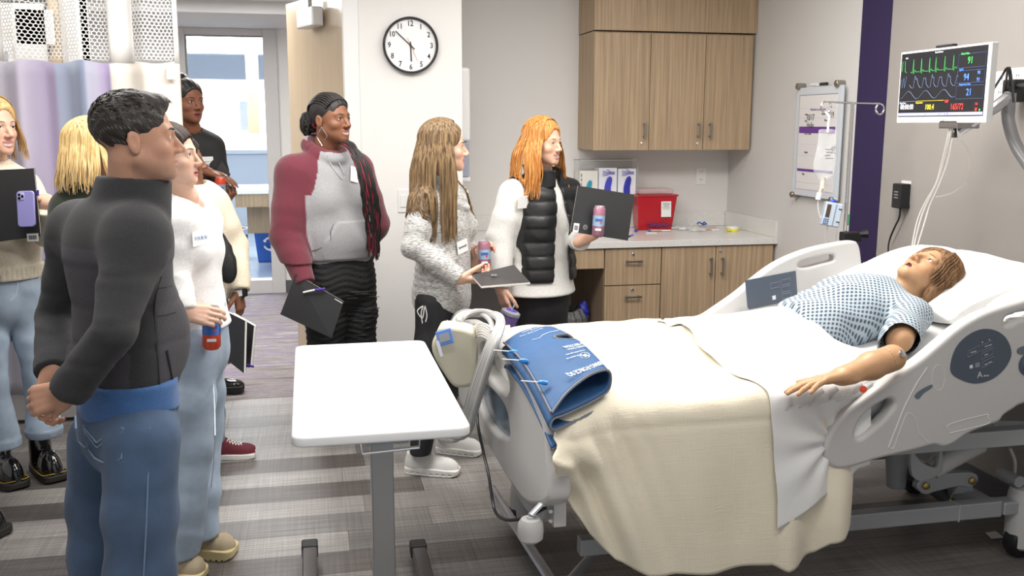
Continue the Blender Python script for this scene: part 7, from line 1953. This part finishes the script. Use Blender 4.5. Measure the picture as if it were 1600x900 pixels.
_, bf2, _ = top(r, 'hoodie', j, fw, (.172,.168,.170), mat('hoodie', (1,1,1), .9, attr=True, bump=.6, bscale=380, var=.14, vscale=240, sheen=.25), hem=hemz, sl=(.078,.072,.045), g=.020, bust=.070, k=1.25, neck=.070, yoke=.060, fold=.007, fs=13, seed=2, vox=.0062, colour=bcol, collar=hood, extra=pocket, neckf=.05, belly=.125)
STG = mat('seam_dark', (.12,.12,.12), .8)
flat_on(bf2, [(486,392),(505,386),(517,374),(521,350),(576,349)], STG, r, 'stitching', y=4.55, r=.0016)
for pts in ([(512,243),(517,258),(527,272),(534,280)], [(521,240),(530,256),(537,272)]): flat_on(bf2, pts, mat('cord_grey', (.42,.42,.44), .8), r, 'drawstring', y=4.55, r=.0034, lift=.004)
q, n = at_px(bf2, 552, 273, 4.50); toprow(bf2, q, n, .050, .075, TAG, r, up=(.35,0,1), lift=.008)
_, bj = trousers(r, j, fw, .185, mat('ripped_black', (.010,.010,.011), .85, bump=1, bscale=120), hem=(.09,.09), th=.105, kn=.078, an=.062, g=.006, fold=.006, seed=5, vox=.008, k=1.25,
     wave=lambda Q, d: d+.003*np.sin(Q[:, 2]*210+3*np.sin(Q[:, 0]*30)))
RIP = mat('frayed_thread', (.05,.05,.052), .9)
rgr = random.Random(4); m = MB()
for k in range(26):
    px, py = rgr.uniform(548, 584), rgr.uniform(448, 528); pts = [at_px(bj, px+dx, py+rgr.uniform(-1,1), 4.55)[0]+V(0,-.002,0) for dx in (-9,-3,3,9)]; m.tube(pts, .0016, n=4)
m.build('frayed_threads', RIP, r)
BSH = (mat('sole_black', (0,0,0)), mat('sneaker_black', (.02,.02,.022), .6), mat('lace_black', (0,0,0)))
for s in 'RL':
    a = j['an'+s]; shoe(r, V(a[0]-.03, a[1]+.20, 0), V(a[0]+.12, a[1]-.01, 0), 'sneaker', ln=.25, mats=BSH)
lc = h.wld((.081,-.008,-.045)); dd = unit(V(.6,-.6,-1)); ee = unit(V(.5,.1,.1))
t = MB(); c0 = lc+V(.012,-.012,-.036); hx_ = unit(V(.72,-.45,.0)); t.tube([c0+V(0,0,.044), c0+hx_*.028+V(0,0,.002), c0-V(0,0,.044), c0-hx_*.028-V(0,0,.002), c0+V(0,0,.044)], .0019, n=6); t.build('hoop_earring', mat('silver', (.8,.8,.8), .15, 1), r)
folder('black folder hanging from the hand of the woman with braids, sticker at its corner', [P(462,428,y=4.42), P(537,471,y=4.36), P(518,528,y=4.36), P(438,491,y=4.44)], thick=.007, sticker=(.91,.15,.040,.046), seal=(.74,.17,.016))
t = thing('pen', 'white and purple pen above the hanging black folder', 'pen', P(500,451,y=4.38))
MB().tube([P(474,457,y=4.40), P(492,453,y=4.38)], .0045, n=8).build('barrel', WHITEP, t, smooth=True); MB().tube([P(492,453,y=4.38), P(508,451,y=4.37)], .0055, n=8).build('cap', mat('pen_purple', (0,0,0)), t, smooth=True)
# ================= brunette in the marled grey top
j = JJ('brunette'); fw = V(.93,-.25,0)
r = person('long-haired brunette in profile wearing a marled grey top and white sneakers', j)
h = Head(j['head'], (.97,-.12,.0), s=.93, skin=tuple(LIGHT), lip=(.52,.20,.18), brow=(.10,.06,.035), iris=(.09,.12,.12), neck=j['nb'], nr=.045, smile=.75, open_=.5, nose=.9)
CORAL = (.75,.16,.10)
HR = hand_parts(j['wrR'], (.88,-.15,-.08), (.15,.35,.9), False, each=[(28,34,24),(34,38,24),(36,40,24),(36,40,24)], s=.95, thumb=(.85,.15,.65), tcurl=12)
HL = hand_parts(j['wrL'], (.50,-.12,.82), (.25,-.95,.05), True, each=[(34,48,34)]*4, s=.92, thumb=(.5,.75,.35), tcurl=24)
T0 = torso_fn(j['pel'], j['wst'], j['chs'], j['nb'], (j['shR'], j['shL']), fw, (.14,.12,.135), 1.35, .045, .046)
skin_body(r, 'body', h, ([j['nb'], j['pel'], j['shR'], j['shL']], lambda Q: T0(Q, -.01)), None, [(j['elR'], HR, .031), (j['elL'], HL, .03)], tuple(LIGHT), vox=.0027, nails=CORAL)
h.features(r)
BH = hair_mat('ash_brown_hair', (.060,.036,.020), (.27,.175,.088))
o, pth = long_hair(r, h, BH, seed=2, length=.47, front=(.30,.30), phi=24, n=720, r=.0045, back_out=.030, wave=.004, hairline=.070, lean=(0,.0))
def clear(Q): return tors_b(Q)
MRL = mat('marled_grey', (.42,.415,.40), .9, bump=.5, bscale=300, sheen=.2)
nt = MRL.node_tree; N = nt.nodes; L = nt.links
tc = N.new('ShaderNodeTexCoord'); mp = N.new('ShaderNodeMapping'); mp.inputs['Scale'].default_value = (60, 60, 330); nz = N.new('ShaderNodeTexNoise'); nz.inputs['Detail'].default_value = 3; nz.inputs['Scale'].default_value = 1
cr = N.new('ShaderNodeValToRGB'); cr.color_ramp.elements[0].position = .34; cr.color_ramp.elements[0].color = (.17,.17,.175,1); cr.color_ramp.elements[1].position = .58; cr.color_ramp.elements[1].color = (.56,.55,.53,1)
L.new(tc.outputs['Object'], mp.inputs[0]); L.new(mp.outputs[0], nz.inputs['Vector']); L.new(nz.outputs[0], cr.inputs[0]); L.new(cr.outputs[0], N['Principled BSDF'].inputs['Base Color'])
hz2 = float(P(690,482,y=4.2)[2])
def cowl(Q, d):
    nb = j['nb'].astype('f'); q = Q-nb; f_ = unit(fw).astype('f'); s_ = unit(np.cross(fw, V(0,0,1))).astype('f'); fr = q@f_; lt = q@s_; R_ = np.sqrt(fr**2*.8+lt**2)
    z = q[:, 2]+.55*np.clip(fr, -.05, .14)+.012
    for k, (rr, zz, th) in enumerate(((.070, .0, .016), (.088, -.026, .015), (.103, -.055, .013))):
        d = smin(d, np.sqrt((R_-rr)**2+((z-zz)/1.3)**2)-th, .008)
    return d
def curved(Q, d, T):
    s_ = (Q-j['pel'].astype('f'))@unit(fw).astype('f'); zc = hz2-.035+.06*np.cos(s_*14+.4)
    ru = np.exp(-((Q[:, 0]-P(664,450,y=4.15)[0])/.045)**2)*(Q[:, 2] < j['wst'][2])
    return smax(d+.004*ru*np.sin(Q[:, 2]*190), zc-Q[:, 2], .005)
_, brf, _ = top(r, 'marled_top', j, fw, (.150,.130,.145), MRL, hem=hz2-.09, sl=(.056,.050,.034), g=.014, bust=.055, k=1.25, neck=.058, yoke=.048, fold=.006, fs=20, seed=7, vox=.0058, flare=.014, collar=cowl, extra=curved, neckf=.05)
# keep the locks outside the clothing
def push(paths, fn, gap=.006):
    A = np.array(paths); sh_ = A.shape; Q = A.reshape(-1, 3).astype('f')
    for _ in range(4):
        d = fn(Q); e = .008; g = np.stack([fn(Q+np.array(v_, 'f')*e)-fn(Q-np.array(v_, 'f')*e) for v_ in ((1,0,0),(0,1,0),(0,0,1))], 1)
        g = g/np.maximum(1e-6, np.linalg.norm(g, axis=1))[:, None]; Q = Q+g*np.clip(gap-d, 0, .05)[:, None]
    return Q.reshape(sh_).astype(float)
strands(r, 'locks', push(pth, brf), .0034, BH)
trousers(r, j, fw, .145, mat('leggings_black', (.012,.012,.014), .7), hem=(.105,.105), th=.088, kn=.062, an=.040, g=.004, fold=.003, seed=5, vox=.008, k=1.25)
for pts in ([(661,478),(658,490),(660,505)], [(664,478),(667,492),(665,503)], [(661,478),(652,486),(660,497),(663,480)]):
    p_ = [P(a, b, y=4.13) for a, b in pts]; MB().tube(catmull(p_, 4), .0028, n=6).build('drawstring', mat('cord_pale', (.55,.54,.52), .8), r, smooth=True)
q, n = at_px(brf, 721, 385, 4.25); ex, ey = toprow(brf, q, n, .075, .058, TAG, r, up=(-.25,0,1), lift=.006)
text('Savannah', .016, q+n*.0075, ex, ey, INK, r, 'tag_writing')
WS = (mat('sole_offwhite', (.74,.73,.70), .5), mat('knit_white', (.72,.71,.68), .75, bump=.6, bscale=260), mat('lace_white', (0,0,0)))
shoe(r, P(633,737,z=0), P(718,742,z=0), 'sneaker', mats=WS, w=.046); shoe(r, P(682,705,z=0), P(753,711,z=0), 'sneaker', mats=WS, w=.046)
PINK = dict(body=(.42,.20,.27), band=(.36,.52,.72), rim=(.62,.55,.58))
cA = can('pink can with a light blue band held by the grey-topped brunette', P(757,398,y=4.285), (-.04,0,1), h=.130, r=.0285, group='pink drink cans', **PINK)
folder('flat black folder with white pages held by the grey-topped brunette', [P(737,430,y=4.04), P(803,414,y=4.16), P(828,441,y=3.98), P(752,447,y=3.86)], thick=.010, pages=1, seal=(.42,.42,.013))
# ================= redhead in the black vest
j = JJ('redhead'); fw = V(.55,-.83,0)
r = person('smiling red-haired woman in a black puffer vest over a white sweatshirt', j)
h = Head(j['head'], (.64,-.77,-.04), s=.94, skin=(.70,.42,.30), lip=(.56,.22,.19), brow=(.32,.14,.06), iris=(.14,.16,.15), neck=j['nb'], nr=.046, smile=1.0, open_=.30, nose=.9)
HL = hand_parts(j['wrL'], (.72,-.35,.30), (.15,.95,.1), True, each=[(0,42,30),(0,44,30),(2,48,32),(6,52,34)], s=.92, thumb=(.6,.6,.1), tcurl=14)
HL = hand_parts(j['wrL'], (.72,-.10,.45), (-.35,-.85,.45), True, each=[(20,30,22),(24,34,24),(28,38,24),(30,40,26)], s=.95, thumb=(.45,.6,.25), tcurl=14)
HR = hand_parts(j['wrR'], (.25,-.15,-.95), (.85,.45,.1), False, each=[(10,18,14),(18,34,24),(20,36,24),(22,36,24)], s=.95, thumb=(.8,.35,.2))
T0 = torso_fn(j['pel'], j['wst'], j['chs'], j['nb'], (j['shR'], j['shL']), fw, (.14,.12,.14), 1.35, .04, .05)
skin_body(r, 'body', h, ([j['nb'], j['pel'], j['shR'], j['shL']], lambda Q: T0(Q, -.01)), None, [(j['elR'], HR, .031), (j['elL'], HL, .031)], (.70,.42,.30), vox=.0027)
h.features(r)
RH = hair_mat('copper_hair', (.36,.12,.025), (.70,.34,.10))
o, pth = long_hair(r, h, RH, seed=6, length=.31, front=(.35,.34), phi=34, spread=.032, n=640, r=.0046, wave=.006, hairline=.066, part=.3)
hzr = float(P(840,462,y=4.6)[2])
WSW = cloth('white_fleece', (.76,.75,.72))
_, rf, RT = top(r, 'sweatshirt', j, fw, (.165,.150,.155), WSW, hem=hzr, sl=(.066,.064,.040), g=.016, bust=.05, k=1.25, neck=.060, yoke=.054, fold=.008, fs=15, seed=3, vox=.0065, flare=.03, neckf=.05)
vz = float(P(850,440,y=4.6)[2]); fr_ = unit(fw); sd_ = unit(np.cross(fr_, V(0,0,1)))
def vest(Q):
    d = RT(Q, .030)-.018*np.clip((j['wst'][2]-Q[:, 2])/.2+.3, 0, 1)
    z = Q[:, 2]; d = d-.009*np.sqrt(np.abs(np.sin((z-vz)*math.pi/.068)))+.004+folds(Q, .003, 30, 2)
    lat = (Q-j['chs'].astype('f'))@sd_.astype('f'); f2 = (Q-j['chs'].astype('f'))@fr_.astype('f')
    inner = RT(Q, .018)
    d = np.maximum(d, -inner)
    d = smax(d, vz-z, .010)
    for s in 'RL':                                     # armholes
        sh = j['sh'+s]; el = j['el'+s]; o_ = unit(sh-j['chs'])
        d = smax(d, np.abs(lat)-.185, .012)
        d = smax(d, -rc(Q, sh-V(0,0,.085)+(sh-j['chs'])*V(1,1,0)*.02, el+(sh-j['chs'])*V(1,1,0)*.3, .060, .085), .010)
    gap = (np.abs(lat+.0)-(.020+.050*np.clip((j['nb'][2]-.06-z)/.5, 0, 1)))
    d = np.where(f2 > 0, smax(d, -gap, .008), d)
    nbp = j['nb'].astype('f'); q = Q-nbp; R_ = np.sqrt((q@fr_.astype('f')-.012)**2*.8+(q@sd_.astype('f'))**2)
    col_ = np.maximum(np.abs(R_-.078-.25*np.clip(q[:, 2], 0, .1))-.010, np.abs(q[:, 2]+.005+.15*np.clip(q@fr_.astype('f'), -.1, .1))-.042)
    col_ = np.where(f2 > 0, np.maximum(col_, .022-np.abs(lat)), col_)
    d = smax(d, -(rc(Q, nbp-np.array([0,0,.03],'f'), nbp+np.array([0,0,.2],'f'), .062, .075)), .006)
    return smin(d, col_, .010)
garment(r, 'puffer_vest', vest, [j['nb'], j['shR'], j['shL'], j['wst'], (j['pel'][0], j['pel'][1], vz)], .21, .0062, mat('puffer_black', (.013,.013,.014), .38, bump=.4, bscale=90))
def both(Q): return np.minimum(rf(Q), vest(Q))
strands(r, 'locks', push(pth, both), .0036, RH)
_, rj = trousers(r, j, fw, .150, mat('leggings_black', (0,0,0)), hem=(.09,.09), th=.09, kn=.065, an=.045, g=.004, fold=.003, vox=.010, k=1.25)
for s in 'RL':
    a = j['an'+s]; shoe(r, V(a[0]-.02, a[1]+.05, 0), V(a[0]+.08, a[1]-.18, 0), 'sneaker', ln=.25, mats=WS)
q, n = at_px(both, 818, 315, 4.55); toprow(both, q, n, .085, .062, TAG, r, lift=.010)
NV = mat('navy_print', (.012,.018,.06), .7)
q, n = at_px(rf, 853, 332, 4.6); ex = unit(np.cross((0,0,1), n)); ey = np.cross(n, ex)
MB().tube([q+n*.002+ex*.024*math.cos(a)+ey*.030*math.sin(a) for a in np.linspace(0, 6.2832, 24)], .0042, n=5, cap=False).build('emblem', NV, r)
m = MB()
for a, b, w_, h_ in ((0,.012,.012,.003),(0,.012,.0025,.010),(0,-.010,.012,.003),(0,-.008,.0025,.012),(0,.036,.010,.0025),(0,.042,.005,.002)): m.obox(q+n*.003+ex*a+ey*b, ex, ey, n, w_, h_, .001)
m.build('emblem', NV, r)
q, n = at_px(rf, 853, 358, 4.6); ex = unit(np.cross((0,0,1), n)); text('T H', .034, q+n*.004, ex, np.cross(n, ex), NV, r, 'lettering', bold=.0006, thick=.001)
can('pink can with a light blue band held up against the redhead\'s folder', P(935.5,346,y=4.40), (.06,0,1), h=.150, r=.0295, group='pink drink cans', **PINK)
folder('black folder held up by the redhead, barcode sticker and round seal low left', [P(903,290,y=4.44), P(991,304,y=4.50), P(981,376,y=4.48), P(891,362,y=4.42)], thick=.007, sticker=(.085,.90,.030,.044), seal=(.24,.86,.012))
t = thing('pen', 'purple tipped pen peeking out below the redhead\'s folder', 'pen', P(986,368,y=4.50)); MB().tube([P(978,371,y=4.49), P(984,369,y=4.49)], .006, n=8).build('cap', BLACKP, t); MB().tube([P(984,369,y=4.49), P(989,367,y=4.49)], .005, n=8).build('clip', mat('pen_purple', (0,0,0)), t)
# purple tumbler hanging from her right hand
tb0 = P(793,503,y=4.46); ax = unit(V(.30,-.12,.94)); t = thing('tumbler', 'lavender insulated tumbler with clear lid and straw hanging from the redhead\'s hand', 'cup', tb0-ax*.12)
MB().lathe(tb0-ax*.17, [(.030,0),(.033,.004),(.038,.10),(.047,.21)], axis=ax, n=30).build('body', mat('tumbler_lilac', (.24,.16,.46), .35, .2), t, smooth=True)
MB().lathe(tb0+ax*.04, [(.049,0),(.050,.004),(.048,.016),(.036,.022)], axis=ax, n=30).build('lid', mat('lid_clear', (.45,.45,.52), .1, alpha=.7), t, smooth=True)
MB().lathe(tb0+ax*.055, [(.030,0),(.028,.008)], axis=ax, n=24).build('slider', mat('slider_violet', (.10,.06,.50), .4), t, smooth=True)
MB().tube([tb0+ax*.06, tb0+ax*.105+V(.008,0,0)], .004, n=8).build('straw', mat('straw_clear', (.7,.7,.75), .1, alpha=.5), t)
MB().tube(catmull([tb0+ax*.03+V(-.045,-.01,0), tb0+ax*.045+V(-.085,-.01,0), tb0+V(-.085,-.01,-.03), tb0-ax*.08+V(-.042,-.01,0)], 5), .008, n=8).build('handle', mat('tumbler_lilac', (0,0,0)), t, smooth=True)
# ================= someone just outside the left edge: only a boot toe and fingertips show
q = P(6,838,z=0)
j = dict(head=V(q[0]-.16,q[1]+.08,1.50), nb=V(q[0]-.20,q[1]+.09,1.34))
for n_, v_ in dict(shR=(-.38,.05,1.27), shL=(-.05,.16,1.27), elR=(-.44,.02,1.0), elL=(-.03,.14,1.0), wrR=(-.40,-.03,.80), wrL=(-.05,.08,.80), chs=(-.21,.10,1.13), wst=(-.21,.10,.98), pel=(-.21,.10,.84), hipR=(-.29,.08,.80), hipL=(-.14,.12,.80), knR=(-.29,.04,.46), knL=(-.14,.08,.46), anR=(-.29,.02,.075), anL=(-.16,.10,.075)).items(): j[n_] = V(q[0]+v_[0], q[1]+v_[1], v_[2])
fw = V(.75,-.6,0)
r = person('person standing just beyond the left edge, only a shiny black boot toe showing', j)
h = Head(j['head'], (.8,-.6,0), s=.93, skin=tuple(LIGHT), lip=(.5,.2,.18), neck=j['nb'])
T0 = torso_fn(j['pel'], j['wst'], j['chs'], j['nb'], (j['shR'], j['shL']), fw, (.14,.12,.14), 1.35, .03, .048)
HR = hand_parts(j['wrR'], (.1,-.1,-.95), (.8,.3,0), False, s=.9); HL = hand_parts(j['wrL'], (.3,-.1,-.9), (-.8,.3,0), True, s=.9)
skin_body(r, 'body', h, ([j['nb'], j['pel'], j['shR'], j['shL']], lambda Q: T0(Q, -.008)), None, [(j['elR'], HR, .03), (j['elL'], HL, .03)], tuple(LIGHT), vox=.005, hvox=.004)
lo, hi = headb(h, .01); sdf_mesh('hair', capf(h, .008), lo, hi, .007, DKH, r)
top(r, 'top', j, fw, (.15,.13,.14), mat('black_cloth', (0,0,0)), hem=.86, sl=(.055,.05,.04), vox=.012); trousers(r, j, fw, .14, DENIM('blue_denim', (0,0,0)), hem=(.16,.16), vox=.014)
shoe(r, q+V(-.235,.135,0), q+V(.025,-.02,0), 'boot', ln=.285, mats=BT, w=.048); shoe(r, q+V(-.40,.08,0), q+V(-.20,-.12,0), 'boot', ln=.285, mats=BT, w=.048)

# ================= training dummy in the bed
SKD = V(.56,.32,.17)
hd = P(1449, 431, y=3.13)
nb = V(2.175, 3.13, float(P(1398,457,y=3.13)[2])-.01); chs = V(1.99, 3.16, .915); wst = V(1.84,3.16,.830); pel = V(1.66,3.16,.775)
sL = P(1425,512,y=2.98); sL = V(2.10, 2.965, .925); sR = V(2.10, 3.36, .930)
eL = P(1392,560,z=.868); wL = P(1322,586,z=.842); eR = V(1.92,3.50,.85); wR = V(1.70,3.45,.86)
t = thing('patient_dummy', 'training dummy with brown hair lying in the bed in a dotted gown', 'mannequin', (2.0, 3.15, .80))
up_ = unit(V(.90,.10,.42))
h = Head(hd, unit(V(-.42,-.20,.88)), up=up_, s=.98, skin=tuple(SKD), lip=(.62,.30,.17), brow=(.20,.11,.05), neck=nb, nr=.050, open_=1.0, closed=0, nose=1.0, iris=(.08,.05,.03))
h.smile = 0
HLf = hand_parts(wL, unit(P(1262,598,z=.828)-wL), (.05,-.25,-.95), True, each=[(6,8,6),(6,8,6),(8,10,8),(10,12,8)], spread=.13, s=1.0, thumb=(.75,.75,-.05), tcurl=4)
HLf = hand_parts(wL, unit(P(1262,598,z=.828)-wL), (.05,-.25,-.95), True, each=[(6,8,6),(6,8,6),(8,10,8),(10,12,8)], spread=.15, s=1.10, thumb=(.75,.75,-.05), tcurl=4)
def tr(Q):
    d = chain(squash(Q, chs, (0,0,1), 1.6), [wst+V(.05,0,.02), chs-V(0,0,.01)], [.12,.15], .05); return smin(d, chain(Q, [sR, nb*.5+chs*.5, sL], [.055,.06,.055], .03), .06)
b = skin_body(t, 'body', h, ([nb, pel, sL, sR], tr), None, [], tuple(SKD), vox=.0026, hvox=.0028)
h.features(t)
def arm(Q):
    d = chain(Q, [sL, sL*.4+eL*.6], [.050,.044], .01); f = chain(Q, [eL-unit(wL-eL)*.006, eL*.55+wL*.45, wL+unit(wL-eL)*.01], [.043,.042,.028], .02)
    ring = np.maximum(np.abs(cut(Q, eL, unit(wL-eL))-.030)-.0012, f-.002)
    d = smax(d, rc(Q, eL, eL, .047, .047)*-1, .004)
    k = rc(Q, eL, eL, .042, .042)
    f = smin(f, hand_sdf(Q, HLf), .015)
    return np.minimum(np.minimum(d, smax(f, -ring, .001)), k)
lo, hi = bounds([sL, eL, wL]+[p for q, _ in HLf[0] for p in q], .06); sdf_mesh('arm', arm, lo, hi, .0031, mat('dummy_vinyl', tuple(SKD), .42), t)
MB().lathe(eL+V(.012,-.035,.022), [(.012,0),(.012,.006),(.006,.008)], axis=(.1,-.85,.5), n=16).build('elbow_bolt', CHROME, t, smooth=True)
# lips parted, dark mouth is part of the head; wig
WG = hair_mat('wig_brown', (.13,.065,.030), (.30,.17,.085))
def wig(Q):
    q = h.loc(Q); d = ell(q, (0,-.020,.038), (.092,.112,.098)); 
    d = smin(d, ell(q, (.075,-.045,-.035), (.028,.060,.070)), .03); d = smin(d, ell(q, (-.075,-.045,-.035), (.028,.060,.070)), .03)
    d = smin(d, ell(q, (0,-.09,-.02), (.08,.04,.08)), .03)
    d = smax(d, -ell(q, (0,.120,-.020), (.075,.100,.098)), .012)
    return (d+.0018*np.sin(q[:, 0]*210+q[:, 1]*150+2*np.sin(q[:, 2]*40)))*h.s
lo, hi = headb(h, .04); sdf_mesh('hair', wig, lo, hi, .0042, WG, t)
rg = random.Random(3); paths = []
for i in range(330):
    sd = rg.choice((-1, 1)); a = rg.random(); ph = math.radians(58-a*140); k = rg.uniform(.012, .020); pts = []
    for u in np.linspace(.03, 1, 10):
        th = u*math.pi/2*1.02; top_ = V(0, .45*(1-a*.6), 0); e = V(sd*math.cos(ph), math.sin(ph), 0); dv = top_*(1-math.sin(th))+e*math.sin(th); v = unit(V(dv[0], dv[1], math.cos(th)))
        pts.append(V(0,-.020,.038)+V(.080+k,.100+k,.086+k)*v)
    last = pts[-1]; ln_ = rg.uniform(.05, .085)
    for u in np.linspace(.2, 1, 6): pts.append(last+V(sd*.010*math.sin(u*3), -.010*u-.012*u*u, -ln_*u))
    paths.append([h.wld(p)+V(0,0,-.0)*0 for p in pts])
strands(t, 'locks', paths, .0036, WG)
# dotted gown
GN = mat('gown', (.50,.57,.62), .85, bump=.3, bscale=400)
nt = GN.node_tree; N = nt.nodes; L = nt.links
tc = N.new('ShaderNodeTexCoord'); mp = N.new('ShaderNodeMapping'); mp.inputs['Rotation'].default_value = (math.radians(-38), 0, math.radians(20))
vo = N.new('ShaderNodeTexVoronoi'); vo.inputs['Scale'].default_value = 72; vo.inputs['Randomness'].default_value = 0.0; vo.voronoi_dimensions = '2D'
cr = N.new('ShaderNodeValToRGB'); cr.color_ramp.elements[0].position = .30; cr.color_ramp.elements[0].color = (.085,.115,.16,1); cr.color_ramp.elements[1].position = .36; cr.color_ramp.elements[1].color = (.44,.51,.56,1)
L.new(tc.outputs['Object'], mp.inputs[0]); L.new(mp.outputs[0], vo.inputs['Vector']); L.new(vo.outputs['Distance'], cr.inputs[0]); L.new(cr.outputs[0], N['Principled BSDF'].inputs['Base Color'])
def gown(Q):
    d = chain(squash(Q, chs, (0,0,1), 1.35), [pel, wst, chs], [.150,.155,.185], .06)
    m_ = nb*.35+chs*.65
    d = smin(d, chain(Q, [sR, m_+V(.03,.03,.02), m_+V(.03,-.03,.02), sL], [.072,.078,.078,.072], .03), .06)
    for s_, e_ in ((sL, eL), (sR, eR)):
        a = chain(Q, [s_, s_*.25+e_*.75], [.066,.062], .02)+limb_wr(Q, s_, e_, .004, 2); a = smax(a, cut(Q, s_*.2+e_*.8, e_-s_), .004); d = smin(d, a, .025)
    d = d+folds(Q, .008, 20, 5)+.006*np.sin(Q[:, 0]*50+Q[:, 1]*26+2*np.sin(Q[:, 1]*14))*np.clip((2.1-Q[:, 0])*4, 0, 1)
    d = smax(d, 1.735-Q[:, 0], .02)
    return smax(smax(d, -rc(Q, nb-V(.03,0,.01), nb+V(.15,0,.06), .060, .085), .006), .79-Q[:, 2], .01)
sdf_mesh('gown', gown, (1.40,2.74,.77), (2.32,3.62,1.12), .0062, GN, t)
o = MB().tube(catmull([P(1392,572,y=2.80), P(1385,590,y=2.76), P(1370,598,y=2.73), P(1362,600,y=2.72)]), .003, n=6).build('drip_tube', mat('clear_tube', (0,0,0)), None, smooth=True); tag(o, 'thin clear tube lying on the sheet below the dummy arm', 'tube')
